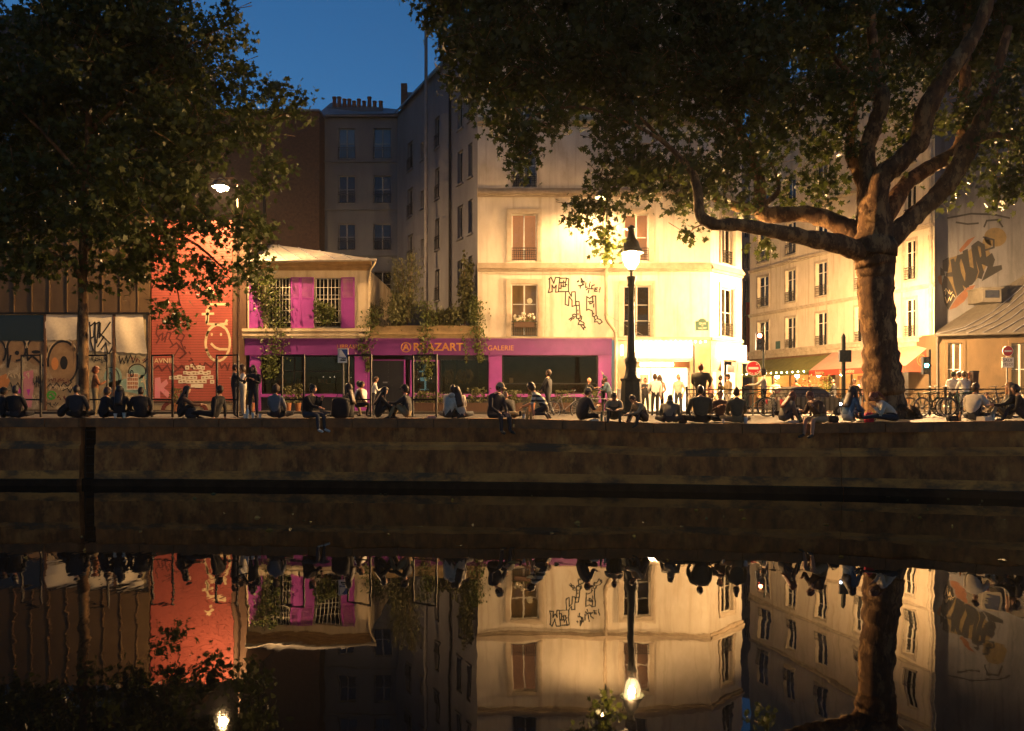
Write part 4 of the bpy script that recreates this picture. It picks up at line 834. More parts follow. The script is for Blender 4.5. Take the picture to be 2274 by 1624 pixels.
mat('awn_red', (0.42, 0.06, 0.035), (0.36, 0.05, 0.03), 2, .8, transl=.3); mat('awn_pale', (0.55, 0.34, 0.26), (0.5, 0.3, 0.22), 2, .8, transl=.35)
uC = FR.U(1850)
ag = awning(.3, uC - .3, 'awning', 'olive green awning lettered creperie with a string of bulbs', MATS['awn_green'], MATS['awn_green_dark'], 1.5, 3.5, 2.2, [('CREPERIE', 4.0, .40)], MATS['paint_cream'])
for k in range(14):
    mb = MB(); mb.ball(FR.p(.7 + k * .6, 1.54, 2.42), .045, 6); mb.build('bulb', MATS['bulb_light'], ag)
ar_ = awning(uC + .05, FR.w - .1, 'awning', 'pale pink awning with red valance behind the tree trunk', MATS['awn_pale'], MATS['awn_red'], 1.9, 3.7, 2.1, [('bistro', uC + 1.1, .34), ('la cantine', uC + 3.6, .34)], MATS['paint_cream'])
fcen = FR.p(FR.w - .1, .9, 2.15); mb = MB()
FS = Frm((FR.p(FR.w - .1, 1.9, 0).x, FR.p(FR.w - .1, 1.9, 0).y), (FR.p(FR.w - .1, 0, 0).x, FR.p(FR.w - .1, 0, 0).y))
ribbon(mb, FS, arc(1.1, 2.75, .3, .3, 0, 360, 20), .03, .012); ribbon(mb, FS, arc(1.1, 2.75, .15, .12, 0, 250, 10), .03, .012); mb.build('emblem', MATS['paint_orange'], ar_)
# distant house at the end of the side street
dh = thing('far_street_house', (PX(1655, 76), 76, 0), 'narrow slice of a far house with shutters down the side street', 'house')
FD = Frm((PX(1630, 76), 76), (PX(1690, 76), 76)); ops = [(FD.U(1654), FD.U(1663), PZ(b_ + 48, 76), PZ(b_, 76)) for b_ in (480, 550, 620, 700)]
mb = MB(); wall_mesh(mb, FD, -1, FD.w + 4, 0, 24, ops, .2); shell(mb, FD, -1, FD.w + 4, 0, 24, 6); mb.build('wall', MATS['grey_wall'], dh)
for o_ in ops: window(FD, dh, *o_, MATS['grey_frame'], MATS['dark_pane'], 2)
mb = MB(); FD.box(mb, FD.U(1656), FD.U(1668), .05, .25, PZ(800, 76), PZ(672, 76)); mb.build('banner', mat('red_banner', (0.4, 0.02, 0.02), rough=.7), dh)

# --- low building with sloping zinc roof, graffiti gable behind it
Y4 = 43.4; FW = Frm((0, Y4), (1, Y4)); wx = lambda p: PX(p, Y4); wz = lambda p: PZ(p, Y4)
lo = thing('low_building', (wx(2200), Y4, 0), 'low ochre building with sloping ribbed zinc roof and tall pale windows', 'building')
ops = [(wx(2104), wx(2137), wz(880), wz(762)), (wx(2245), wx(2290), wz(880), wz(762)), (wx(2380), wx(2420), wz(880), wz(762))]
mb = MB(); wall_mesh(mb, FW, wx(2078), wx(2640), 0, wz(742), ops, .25); shell(mb, FW, wx(2078), wx(2640), 0, wz(742), 3); mb.build('wall', MATS['ochre_wall'], lo)
for o_ in ops:
    window(FW, lo, *o_, MATS['white_frame'], MATS['dim_pane'], 2, sill_m=MATS['street_trim'], curtain=None)
    sb = MB(); FW.box(sb, o_[0] - .16, o_[0] - .002, .002, .05, o_[2], o_[3] + .16); FW.box(sb, o_[1] + .002, o_[1] + .16, .002, .05, o_[2], o_[3] + .16); FW.box(sb, o_[0] - .001, o_[1] + .001, .002, .05, o_[3] + .002, o_[3] + .16); sb.build('window_surround', MATS['ochre_wall'], lo)
eA, eB = P(2074, 743, Y4 - .35), P(2640, 728, Y4 - .35); rA, rB = P(2085, 731, Y4 + 2.9), P(2300, 574, Y4 + 2.9); rC = P(2640, 380, Y4 + 2.9)
mb = MB(); dn = Vector((0, 0, -.06)); NS = 24
def rp_(s_, t_): return eA.lerp(eB, max(0, min(1, s_ - .45 * t_ * 0))).lerp(rA.lerp(rC, s_), t_)
for k in range(NS):
    s0, s1 = k / NS, (k + 1) / NS
    for j in range(4):
        t0, t1 = j / 4, (j + 1) / 4; mb.quad(rp_(s0, t0), rp_(s1, t0), rp_(s1, t1), rp_(s0, t1))
mb.quad(eA + dn, eB + dn, eB, eA); rf = mb.build('roof', MATS['zinc_dark'], lo)
for k in range(14):   # ribs slant up to the right like the verge
    s_ = .01 + k * .06; mb = MB(); mb.tube([rp_(min(1, s_ + .42 * t_), t_) + Vector((0, -.01, .03)) for t_ in (0, .25, .5, .75, 1)], .03, 4); mb.build('seam', MATS['zinc'], rf)
mb = MB(); mb.tube([eA + Vector((0, -.06, -.05)), eB + Vector((0, -.06, -.05))], .07, 8); mb.tube([eA + Vector((.15, -.05, -.08)), eA + Vector((.3, .25, -.5)), (eA.x + .3, Y4 - .12, .1)], .055, 8); mb.build('gutter', MATS['zinc_dark'], lo)
q = P(2197, 662, Y4 + 1.3); mb = MB(); mb.box(q.x - .52, q.x + .52, q.y - .25, q.y + 1.2, q.z - .25, q.z + .5); mb.box(q.x - .6, q.x + .6, q.y - .35, q.y + 1.2, q.z + .503, q.z + .58); dm = mb.build('dormer', MATS['zinc_dark'], lo)
mb = MB(); mb.box(q.x - .38, q.x + .38, q.y - .28, q.y - .252, q.z - .02, q.z + .4); mb.build('dormer_window', MATS['dark_pane'], dm)
Y5 = 46.6; FG = Frm((0, Y5), (1, Y5)); gx = lambda p: PX(p, Y5); gzz = lambda p: PZ(p, Y5)
gw = thing('graffiti_gable', (gx(2180), Y5, 0), 'high grey gable wall with big black block letters above the low roof', 'wall')
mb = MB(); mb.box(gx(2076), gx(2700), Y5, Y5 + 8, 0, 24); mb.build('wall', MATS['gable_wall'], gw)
def g4(pts): return [((2600 + .2464 * a) / 1.2788, (600 + .2464 * b_) / 1.2788) for a, b_ in pts]
def GG(pts): return [(gx(a), gzz(b_)) for a, b_ in pts]
paint(gw, 'paint_yellow', fills=[g4([(390, 540), (460, 520), (620, 450), (700, 370), (780, 400), (860, 480), (860, 560), (780, 700), (700, 790), (580, 880), (480, 960), (380, 1130), (330, 900)])], v=.004, fr=FG, g=GG)
paint(gw, 'dull_orange', fills=[g4([(380, 1140), (480, 990), (600, 870), (690, 850), (560, 1040), (470, 1110)]), g4([(500, 450), (600, 330), (690, 290), (620, 380), (520, 480)]), g4([(250, 760), (300, 720), (305, 860), (270, 830)])], v=.006, fr=FG, g=GG)
H_ = [[(310, 570), (380, 530), (390, 610), (370, 700), (310, 690)], [(285, 645), (330, 690), (340, 740), (285, 745)], [(330, 740), (375, 770), (420, 860), (465, 975), (420, 1060), (375, 1140), (330, 1050), (300, 860), (315, 790)], [(350, 715), (430, 700), (435, 755), (350, 755)], [(400, 560), (440, 545), (560, 910), (520, 940), (480, 980), (440, 850), (415, 660)],
      [(540, 460), (600, 435), (625, 640), (670, 660), (640, 400), (660, 385), (720, 700), (690, 800), (650, 850), (610, 860), (560, 640)], [(750, 570), (830, 520), (880, 480), (915, 560), (890, 640), (990, 620), (1000, 670), (880, 740), (760, 810), (830, 640), (740, 600)]]
paint(gw, 'paint_black', fills=[g4(s_) for s_ in H_], v=.009, fr=FG, g=GG, name='block_letters')
paint(gw, 'paint_black', strokes=[g4([(500, 530), (480, 600), (500, 720), (540, 820), (590, 860), (600, 720), (570, 600), (540, 520), (500, 530)]), g4([(680, 400), (720, 370), (770, 400), (785, 520), (740, 590)]), g4([(690, 420), (720, 560), (760, 700), (740, 760)])], w=.26, v=.012, fr=FG, g=GG, name='block_letters')
paint(gw, 'paint_cream', strokes=[g4(s_) for s_ in ([(330, 920), (350, 890), (345, 960)], [(355, 900), (385, 950)], [(390, 910), (400, 960), (420, 930)], [(340, 990), (360, 1060), (385, 1000)], [(390, 990), (400, 1030), (430, 960), (450, 990)])], w=.03, v=.016, fr=FG, g=GG)
paint(gw, 'paint_yellow', fills=[g4(circ(820, 380, 50, 90)[:-1]), g4(circ(920, 300, 130, 110)[:-1])], v=.002, fr=FG, g=GG)
paint(gw, 'paint_black', strokes=[g4([(370, 80), (480, 60), (640, 30), (900, 40), (1080, 80)]), g4([(470, 130), (600, 150), (720, 140)]), g4([(790, 180), (820, 110), (950, 100), (1000, 180)]), g4([(780, 300), (900, 330), (900, 420), (800, 450)])], w=.1, v=.008, fr=FG, g=GG)
# ------------------------------------------------------------------ street lamps
mat('lantern_bulb', (1, 1, 1), emit=(1.0, 0.58, 0.245), estr=LANTERN_E)
mat('lantern_bulb_far', (1, 1, 1), emit=(1.0, 0.58, 0.245), estr=LANTERN2_E)
def glow_glass(name, c, e):
    m = bpy.data.materials.new(name); m.use_nodes = True; MATS[name] = m; t = m.node_tree; t.nodes.clear()
    o = t.nodes.new('ShaderNodeOutputMaterial'); a = t.nodes.new('ShaderNodeAddShader'); tr = t.nodes.new('ShaderNodeBsdfTransparent'); em = t.nodes.new('ShaderNodeEmission')
    em.inputs['Color'].default_value = (*c, 1); em.inputs['Strength'].default_value = e; tr.inputs['Color'].default_value = (.92, .9, .85, 1)
    t.links.new(tr.outputs[0], a.inputs[0]); t.links.new(em.outputs[0], a.inputs[1]); t.links.new(a.outputs[0], o.inputs['Surface'])
glow_glass('globe_glow', (1.0, .74, .40), 2.5)
mat('wall_glow', (1, 1, 1), emit=(1.0, 0.58, 0.245), estr=WALL_E)
mat('mast_glow', (1, 1, 1), emit=(1.0, 0.58, 0.245), estr=MAST_E)
def lantern(px, d, label, bm='lantern_bulb'):
    z = gz(px, d) if d < 28.9 else -0.12 if d > 29.5 else 0.0
    ln = thing('street_lantern', (PX(px, d), d, z), label, 'street lamp', 'old style street lanterns'); gi = MATS['green_iron']; c = (PX(px, d), d, z)
    mb = MB(); mb.box(c[0] - .42, c[0] + .42, d - .42, d + .42, z, z + .16); mb.lathe([(.40, .16), (.38, .9), (.36, 1.25), (.40, 1.28), (.40, 1.36)], c, 8, 0, False); mb.build('pedestal', gi, ln)
    mb = MB(); mb.lathe([(.30, 1.36), (.24, 1.5), (.20, 1.75), (.24, 1.95), (.25, 2.05), (.17, 2.15), (.15, 2.4), (.13, 3.2), (.115, 4.1), (.11, 4.72), (.15, 4.75), (.13, 4.85), (.17, 5.05), (.17, 5.1)], c, 12); mb.build('post', gi, ln)
    mb = MB(); mb.lathe([(.05, 5.1), (.05, 5.28), (.12, 5.30), (.1, 5.34)], c, 10); mb.build('stem', gi, ln)
    mb = MB(); mb.lathe([(.10, 5.36), (.21, 5.50), (.285, 5.72), (.30, 5.95), (.29, 5.99)], c, 16, cap=False); gl = mb.build('globe', MATS['globe_glow'], ln)
    mb = MB(); mb.ball((c[0], c[1], z + 5.80), .125, 12); mb.build('bulb', MATS[bm], gl)
    mb = MB()
    for k in range(6):
        a = k * math.pi / 3; mb.tube([(c[0] + r * math.cos(a), c[1] + r * math.sin(a), z + h_) for r, h_ in ((.10, 5.34), (.225, 5.49), (.30, 5.72), (.315, 5.98))], .012, 5)
    mb.build('cage', gi, ln)
    mb = MB(); mb.lathe([(.46, 5.95), (.47, 6.0), (.40, 6.08), (.32, 6.18), (.27, 6.36), (.15, 6.55), (.11, 6.8), (.16, 6.84), (.12, 6.93), (.05, 6.98)], c, 16); mb.build('hood', gi, ln)
    return ln
lantern(1402, 29.2, 'old green iron street lantern with glowing globe beside the seated group')
lantern(1966, 38.0, 'lit street lantern hidden behind the trunk of the big tree', 'lantern_bulb_far')
# facade lamp over the pale house
wl = thing('facade_lamp', (PX(1340, 39.0), 39.0, 10.4), 'small bracket lamp high on the pale house glowing through the leaves', 'street lamp')
wc = P(1340, 433, 39.0); mb = MB(); mb.tube([(fx(1345.5), D - .1, wc.z - .9), (fx(1345.5), D - .9, wc.z - .1), (wc.x, wc.y + .2, wc.z + .17)], .045, 8); mb.build('bracket', MATS['green_iron'], wl)
mb = MB(); mb.lathe([(.42, -.14), (.40, -.02), (.33, .10), (.2, .22), (.07, .28)], wc, 14, cap=False); mb.build('shade', MATS['green_iron'], wl)
mb = MB(); mb.ball((wc.x, wc.y, wc.z - .02), .11, 10); mb.build('bulb', MATS['wall_glow'], wl)
# mast lamp by the orange building
ml = thing('mast_lamp', (PX(529, 39.2), 39.2, 0), 'tall thin mast lamp glowing beside the left tree above the orange facade', 'street lamp')
lc = P(490, 410, 38.9); xm = PX(529, 39.2)
mb = MB(); mb.tube([(xm, 39.2, 0), (xm, 39.2, 4), (xm, 39.2, lc.z + .1), (xm - .25, 39.2, lc.z + .42), (lc.x + .2, lc.y, lc.z + .32)], [.09, .075, .06, .05, .045], 10); mb.build('mast', MATS['brown_wood'], ml)
mb = MB(); mb.lathe([(.40, -.13), (.37, .02), (.29, .16), (.14, .27), (.05, .34)], lc, 14, cap=False); mb.hexa([(lc.x - .3, lc.y + .23, lc.z - .24), (lc.x + .3, lc.y + .23, lc.z - .24), (lc.x + .28, lc.y + .26, lc.z - .24), (lc.x - .28, lc.y + .26, lc.z - .24), (lc.x - .3, lc.y + .23, lc.z + .2), (lc.x + .3, lc.y + .23, lc.z + .2), (lc.x + .28, lc.y + .26, lc.z + .2), (lc.x - .28, lc.y + .26, lc.z + .2)]); mb.build('shade', MATS['green_iron'], ml)  # flat back plate added to keep lamp light off the courtyard houses
mb = MB(); mb.ball((lc.x, lc.y, lc.z - .13), .21, 12); mb.build('bulb', MATS['mast_glow'], ml)

# ------------------------------------------------------------------ foliage
PLANE = np.array([(0, -.45), (.18, -.22), (.5, -.25), (.3, .02), (.5, .36), (.17, .24), (0, .62), (-.17, .24), (-.5, .36), (-.3, .02), (-.5, -.25), (-.18, -.22)])
NARROW = np.array([(0, -.5), (.10, -.1), (.08, .25), (0, .6), (-.08, .25), (-.10, -.1)])
OVAL = np.array([(0, -.5), (.28, -.25), (.3, .1), (0, .5), (-.3, .1), (-.28, -.25)])
def leaf_mesh(name, cen, size, m, tmpl=PLANE, droop=0.5, parent=None, kind=None, dirs=None, nm='crown'):
    n = len(cen); k = len(tmpl); cen = np.asarray(cen, float)
    if dirs is None:
        d = rng.normal(size=(n, 3)); d[:, 2] -= droop
    else: d = np.asarray(dirs, float)
    d /= np.linalg.norm(d, axis=1)[:, None]
    a = rng.normal(size=(n, 3)); a -= (a * d).sum(1)[:, None] * d; a /= np.linalg.norm(a, axis=1)[:, None]
    sz = (np.asarray(size) * rng.uniform(.5, 1.3, n))[:, None, None]
    v = cen[:, None, :] + sz * (tmpl[None, :, 0:1] * a[:, None, :] + tmpl[None, :, 1:2] * d[:, None, :])
    nrm = np.cross(a, d); v = v + sz * (np.abs(tmpl[None, :, 0:1]) * .35) * nrm[:, None, :]
    me = bpy.data.meshes.new(name); me.vertices.add(n * k); me.vertices.foreach_set('co', v.reshape(-1)); me.loops.add(n * k); me.loops.foreach_set('vertex_index', np.arange(n * k, dtype=np.int32))
    me.polygons.add(n); me.polygons.foreach_set('loop_start', np.arange(0, n * k, k, dtype=np.int32)); me.materials.append(m); me.update(calc_edges=True); me.validate()
    return link(bpy.data.objects.new(nm, me), parent, kind=kind)
mat('plane_leaf', (0.030, 0.042, 0.008), (0.062, 0.075, 0.013), 1.2, .55, spec=.3, transl=.35)
mat('bark', (0.14, 0.070, 0.026), (0.05, 0.024, 0.010), 6.0, .9, 1.0, (1, 1, .45), c3=(0.26, 0.15, 0.06), scale3=3.4, lo3=.5, hi3=.58)
mat('ivy_leaf', (0.050, 0.075, 0.012), (0.10, 0.105, 0.02), 3, .5, transl=.25)
mat('bush_leaf', (0.06, 0.06, 0.016), (0.085, 0.085, 0.025), 2, .6, transl=.25)

def clusters(blobs, per=14, spread=.34):
    out = []
    for (px, py, rx, ry, d, rd, n) in blobs:
        c = P(px, py, d); s_ = d / F; k = n
        g = rng.normal(size=(k, 3)); g /= np.linalg.norm(g, axis=1)[:, None]; g *= rng.uniform(.0, 1, (k, 1)) ** (1 / 2.6)
        cc = np.array(c)[None] + g * np.array([rx * s_, rd, ry * s_])[None]
        out.append(cc)
    cc = np.concatenate(out); n = len(cc)
    pts = np.repeat(cc, per, axis=0) + rng.normal(size=(n * per, 3)) * np.array([spread, spread, spread * .8]) * .62
    return pts, cc
def limb(mb, pts, jit=0.0, n=10, bark=.12, flare=0):
    """pts: (px, py, d, radius in px); smoothed with Catmull-Rom"""
    q = [P(a, b_, d) for a, b_, d, r in pts]; rr_ = [r * d / F for a, b_, d, r in pts]; Q, RR = [], []
    for i in range(len(q) - 1):
        p0, p1, p2, p3 = q[max(i - 1, 0)], q[i], q[i + 1], q[min(i + 2, len(q) - 1)]
        for k in range(8):
            t_ = k / 8; Q.append(.5 * ((2 * p1) + (p2 - p0) * t_ + (2 * p0 - 5 * p1 + 4 * p2 - p3) * t_ ** 2 + (3 * p1 - p0 - 3 * p2 + p3) * t_ ** 3) + Vector((random.uniform(-1, 1), random.uniform(-1, 1), 0)) * rr_[i] * .05)
            RR.append((rr_[i] * (1 - t_) + rr_[i + 1] * t_) * random.uniform(.95, 1.06))
    Q.append(q[-1]); RR.append(rr_[-1]); z0_ = Q[0].z; mb.tube(Q, RR, n, bark=bark, flare=[max(0, 1 - (p.z - z0_) / 1.1) ** 2 * flare for p in Q] if flare else None)

# big plane tree on the right
TD = 25.4
bt = thing('plane_tree', ground(1968, TD), 'huge plane tree with thick leaning limbs spreading over the quay', 'tree')
mb = MB(); limb(mb, [(1972, 946, TD, 50), (1968, 918, TD, 44), (1962, 870, TD, 41), (1955, 780, TD, 37), (1947, 680, TD, 35), (1944, 610, TD, 37), (1942, 560, TD, 46), (1940, 500, TD, 38), (1938, 450, TD, 30)], n=40, bark=.10, flare=.45)
mb.build('trunk', MATS['bark'], bt)
limbs = [
 [(1940, 575, TD, 28), (1880, 548, TD - .2, 22), (1800, 530, TD - .5, 18), (1710, 512, TD - .9, 15), (1640, 500, TD - 1.1, 13.5), (1585, 498, TD - 1.2, 13), (1556, 478, TD - 1.2, 13), (1550, 430, TD - 1.1, 10), (1535, 380, TD - 1, 8), (1480, 320, TD - 1, 5), (1420, 260, TD - 1, 3)],
 [(1925, 545, TD + .1, 26), (1872, 505, TD + .5, 21), (1800, 476, TD + 1, 18), (1725, 478, TD + 1.4, 17), (1690, 468, TD + 1.6, 17), (1688, 400, TD + 1.7, 12), (1668, 345, TD + 1.8, 10), (1630, 260, TD + 2, 8), (1580, 160, TD + 2, 6), (1540, 60, TD + 2, 4)],
 [(1690, 468, TD + 1.6, 14), (1620, 455, TD + 2, 11), (1560, 425, TD + 2.3, 9), (1480, 400, TD + 2.6, 6), (1400, 380, TD + 3, 4)],
 [(1940, 500, TD, 34), (1930, 420, TD + .1, 21), (1926, 330, TD + .2, 17), (1946, 272, TD + .2, 16), (1957, 225, TD + .2, 17), (1942, 135, TD + .3, 13), (1933, 30, TD + .3, 10), (1925, -90, TD + .3, 7)],
 [(1928, 470, TD + .4, 18), (1908, 390, TD + .9, 13), (1888, 335, TD + 1.1, 11), (1893, 240, TD + 1.3, 9), (1850, 140, TD + 1.4, 7), (1800, 20, TD + 1.4, 5)],
 [(1945, 490, TD - .2, 26), (1958, 400, TD - .4, 23), (2000, 358, TD - .6, 22), (2040, 313, TD - .8, 21), (2054, 253, TD - 1, 20), (2082, 195, TD - 1.2, 19), (2130, 130, TD - 1.4, 17), (2178, 50, TD - 1.6, 14), (2210, -60, TD - 1.8, 10)],
 [(1952, 510, TD + .3, 24), (2005, 418, TD + .9, 17), (2072, 368, TD + 1.4, 16), (2118, 345, TD + 1.7, 17), (2142, 297, TD + 1.9, 16), (2143, 200, TD + 2, 12), (2146, 90, TD + 2, 9), (2150, -40, TD + 2, 6)],
 [(1955, 545, TD, 30), (2022, 488, TD + .1, 21), (2076, 438, TD, 20), (2120, 386, TD - .1, 21), (2150, 323, TD - .2, 20), (2185, 255, TD - .3, 14), (2212, 165, TD - .4, 11), (2240, 60, TD - .5, 8)],
 [(1957, 230, TD + .2, 9), (1915, 190, TD + .5, 6), (1850, 120, TD + .8, 5), (1830, 40, TD + 1, 4)],
 [(1690, 460, TD + 1.6, 9), (1730, 420, TD + 1.4, 4), (1712, 360, TD + 1.3, 3)],
 [(1668, 345, TD + 1.8, 6), (1600, 290, TD + 1.2, 4), (1480, 240, TD + .6, 4), (1300, 190, TD, 4), (1150, 150, TD - .5, 3), (1050, 120, TD - .8, 2)],
 [(1535, 380, TD - 1, 5), (1450, 300, TD - 1.4, 4), (1300, 240, TD - 1.6, 3), (1180, 260, TD - 1.6, 2.5), (1150, 330, TD - 1.6, 1.5)],
 [(1575, 495, TD - 1.2, 2.5), (1545, 505, TD - 1.3, 1.5), (1530, 520, TD - 1.3, 1)],
 [(1400, 380, TD + 3, 4), (1360, 420, TD + 2.6, 2.5), (1340, 480, TD + 2.4, 1.6), (1342, 540, TD + 2.4, 1)],
 [(2150, 323, TD - .2, 9), (2210, 300, TD - .6, 7), (2280, 320, TD - 1, 5), (2330, 380, TD - 1, 3)],
]
for L in limbs:
    mb = MB(); limb(mb, L, n=16, bark=.2); mb.build('limb', MATS['bark'], bt)
BL = []
for x in range(960, 2420, 90): BL.append((x, -70 + 25 * math.sin(x), 105, 90, TD + rng.uniform(-1, 1.5) + (1.6 if x > 1880 else 0), 3.2 if x < 1880 else 2.0, 60))
for x in range(1030, 2420, 90): BL.append((x, 45 + 20 * math.sin(x * 1.7), 95, 75, TD + rng.uniform(-1, 1.5) + (2.4 if x > 1880 else 0), 3.0 if x < 1880 else 1.6, 62 if x < 1880 else 46))
for x in range(1090, 2420, 88): BL.append((x, 135 + 18 * math.sin(x * 2.3), 88, 66, TD + rng.uniform(-1.2, 1.5) + (2.6 if x > 1880 else 0), 2.8 if x < 1880 else 1.4, 56 if x < 1880 else 36))
for x in (1130, 1235, 1330, 1420, 1510, 1600, 1690, 1780, 1860): BL.append((x, 212 + 12 * math.sin(x), 72, 55, TD + rng.uniform(-1.2, 1.2), 2.4, 42))
BL += [(960, 20, 40, 50, TD - .5, 1.5, 14), (1010, 130, 45, 60, TD - .5, 1.6, 22), (1060, 200, 55, 60, TD - .5, 1.8, 26), (1110, 250, 45, 45, TD - .8, 1.5, 18), (1150, 310, 42, 55, TD - 1.4, 1.3, 22), (1165, 355, 34, 30, TD - 1.5, 1.1, 11),
 (1225, 262, 45, 32, TD - 1.4, 1.4, 14), (1350, 300, 50, 50, TD - .6, 1.6, 20), (1400, 345, 62, 58, TD, 1.8, 28), (1355, 400, 42, 42, TD + 1.5, 1.3, 14), (1440, 400, 55, 48, TD + 1.5, 1.6, 22), (1510, 370, 65, 65, TD, 2, 32), (1590, 345, 75, 80, TD + .5, 2, 38), (1520, 440, 52, 26, TD + 1.5, 1.3, 12), (1590, 430, 48, 40, TD + 1, 1.5, 15),
 (1300, 450, 30, 18, TD + 2, .8, 7), (1282, 492, 30, 10, TD + 2.2, .6, 5), (1340, 470, 36, 32, TD + 2.2, .9, 11), (1345, 525, 26, 32, TD + 2.3, .7, 8), (1338, 562, 16, 10, TD + 2.3, .4, 3),
 (1530, 522, 14, 12, TD - 1.3, .4, 3), (1690, 545, 18, 18, TD, .6, 4), (1660, 320, 62, 90, TD + .8, 1.8, 34), (1740, 300, 60, 70, TD + 1, 1.8, 24), (1655, 450, 40, 34, TD + 1, 1.2, 9), (1745, 420, 36, 50, TD + 1.4, 1.2, 9), (1810, 370, 44, 55, TD + 1.2, 1.4, 16), (1845, 430, 34, 42, TD + 1.2, 1.1, 9), (1860, 300, 52, 70, TD + .8, 1.5, 22),
 (1985, 300, 36, 60, TD + .9, 1.4, 13), (2010, 215, 52, 60, TD + .5, 1.7, 24), (1990, 375, 20, 24, TD + .8, .8, 3), (2090, 260, 30, 50, TD + 2, 1.5, 9), (2200, 230, 80, 70, TD - .2, 2, 34), (2290, 260, 90, 90, TD - .5, 2, 40), (2230, 340, 70, 50, TD - .6, 1.6, 22), (2240, 400, 55, 34, TD - .6, 1.3, 12), (2110, 442, 24, 12, TD + .4, .7, 4), (2240, 442, 26, 16, TD - .6, .8, 5), (2300, 380, 60, 60, TD - .8, 1.6, 18), (2160, 395, 26, 14, TD + .4, .8, 4)]
pts, cc = clusters(BL, per=15, spread=.36)
leaf_mesh('crown', pts, .21, MATS['plane_leaf'], droop=.7, parent=bt)
def twigs(cc, m, parent, frac=.5, name='twigs'):
    mb = MB(); idx = rng.permutation(len(cc))[:int(len(cc) * frac)]
    for i in idx:
        c = Vector(cc[i]); o_ = Vector(rng.normal(size=3)); o_.z = abs(o_.z) * .5 + .2; o_.normalize(); mb.tube([c + o_ * .75, c + o_ * .3 + Vector((0, 0, .05)), c - o_ * .12], [.014, .009, .005], 4, 0, False)
    return mb.build(name, m, parent)
twigs(cc, MATS['bark'], bt, .5)

# left tree
LD = 27.0
lt = thing('plane_tree', ground(186, LD), 'dark leafy tree with one slender straight trunk in front of the graffiti boards', 'tree')
mb = MB(); limb(mb, [(187, 936, LD, 15), (186, 900, LD, 11.5), (185, 800, LD, 10.5), (185, 700, LD, 10), (184, 620, LD, 9.5), (186, 540, LD, 9), (190, 420, LD, 8), (196, 300, LD, 7), (200, 150, LD, 5.5), (205, 0, LD, 4)], n=14); mb.build('trunk', MATS['bark'], lt)
for L in ([(184, 640, LD, 7), (170, 600, LD - .3, 5.5), (130, 570, LD - .8, 4.5), (60, 560, LD - 1.2, 3)], [(186, 560, LD, 6), (240, 520, LD + .4, 5), (330, 500, LD + 1, 4), (430, 540, LD + 1.4, 3), (500, 600, LD + 1.5, 2)], [(190, 420, LD, 6), (280, 340, LD + .5, 5), (400, 300, LD + 1, 4), (520, 290, LD + 1.3, 3), (640, 250, LD + 1.5, 1.5)], [(196, 300, LD, 5), (320, 180, LD, 4), (420, 100, LD, 3), (520, 50, LD, 1.5)], [(190, 400, LD, 5), (100, 300, LD - .5, 4), (20, 220, LD - .8, 3)], [(330, 500, LD + 1, 3), (380, 590, LD + .8, 2), (400, 680, LD + .7, 1.2)]):
    mb = MB(); limb(mb, L, n=8); mb.build('limb', MATS['bark'], lt)
BL = []
for y in range(-80, 560, 82):
    for x in range(-120, 440, 86):
        if y > 460 and x > 330: continue
        if y < 60 and x > 320: continue
        if y < 200 and x < 0 and y > 30: 
            BL.append((x, y, 60, 50, LD + rng.uniform(-1, 1), 1.8, 12)); continue
        if y < 30 and x < 60: continue
        BL.append((x + rng.uniform(-15, 15), y + rng.uniform(-10, 10), 80, 62, LD + rng.uniform(-1, 1.3), 2.4, 46))
BL += [(340, -20, 70, 70, LD, 2, 34), (450, 70, 46, 40, LD, 1.4, 11), (520, 50, 34, 32, LD, 1.2, 9), (510, 130, 44, 52, LD, 1.5, 15), (450, 170, 60, 60, LD, 1.7, 20), (540, 175, 26, 20, LD, 1, 5), (490, 235, 62, 46, LD + .5, 1.6, 17), (570, 240, 52, 36, LD + .8, 1.5, 15), (640, 240, 46, 30, LD + 1, 1.3, 12), (675, 215, 14, 14, LD + 1, .6, 3), (620, 200, 20, 18, LD + 1, .7, 4), (560, 310, 58, 48, LD + 1, 1.5, 22), (600, 380, 34, 56, LD + 1, 1.3, 15), (430, 320, 60, 70, LD, 1.8, 30), (420, 430, 54, 60, LD, 1.6, 28), (550, 440, 46, 50, LD + 1, 1.3, 15), (580, 500, 36, 40, LD + 1.2, 1.2, 12), (510, 520, 50, 34, LD + .6, 1.4, 14), (450, 500, 44, 44, LD + .4, 1.4, 16), (560, 570, 38, 36, LD + 1.2, 1.1, 12), (380, 540, 40, 50, LD + .5, 1.3, 15), (340, 590, 46, 46, LD + .5, 1.3, 16), (430, 585, 42, 30, LD + .8, 1.2, 10), (400, 640, 34, 28, LD + .8, 1, 8), (470, 620, 34, 24, LD + 1.2, 1, 7), (530, 620, 32, 26, LD + 1.2, 1, 8), (480, 655, 26, 12, LD + 1.2, .8, 4), (375, 690, 26, 22, LD + .7, .8, 6), (400, 715, 16, 14, LD + .7, .6, 3),
 (40, 570, 60, 34, LD - .8, 1.5, 18), (120, 570, 60, 34, LD - .6, 1.5, 18), (20, 620, 34, 22, LD - .9, 1, 6), (90, 608, 40, 18, LD - .6, 1, 6), (250, 575, 60, 36, LD + .3, 1.5, 18), (300, 610, 40, 30, LD + .4, 1.2, 9), (210, 640, 20, 22, LD, .7, 3)]
pts, cc = clusters(BL, per=15, spread=.36)
q = np.array([pts[:, 0] * F / pts[:, 1] + CX, HY - (pts[:, 2] - EYE) * F / pts[:, 1]]); keep = ((q[0] - 490) / 30) ** 2 + ((q[1] - 412) / 26) ** 2 > 1
leaf_mesh('crown', pts[keep], .21, MATS['plane_leaf'], droop=.7, parent=lt)
twigs(cc, MATS['bark'], lt, .4)

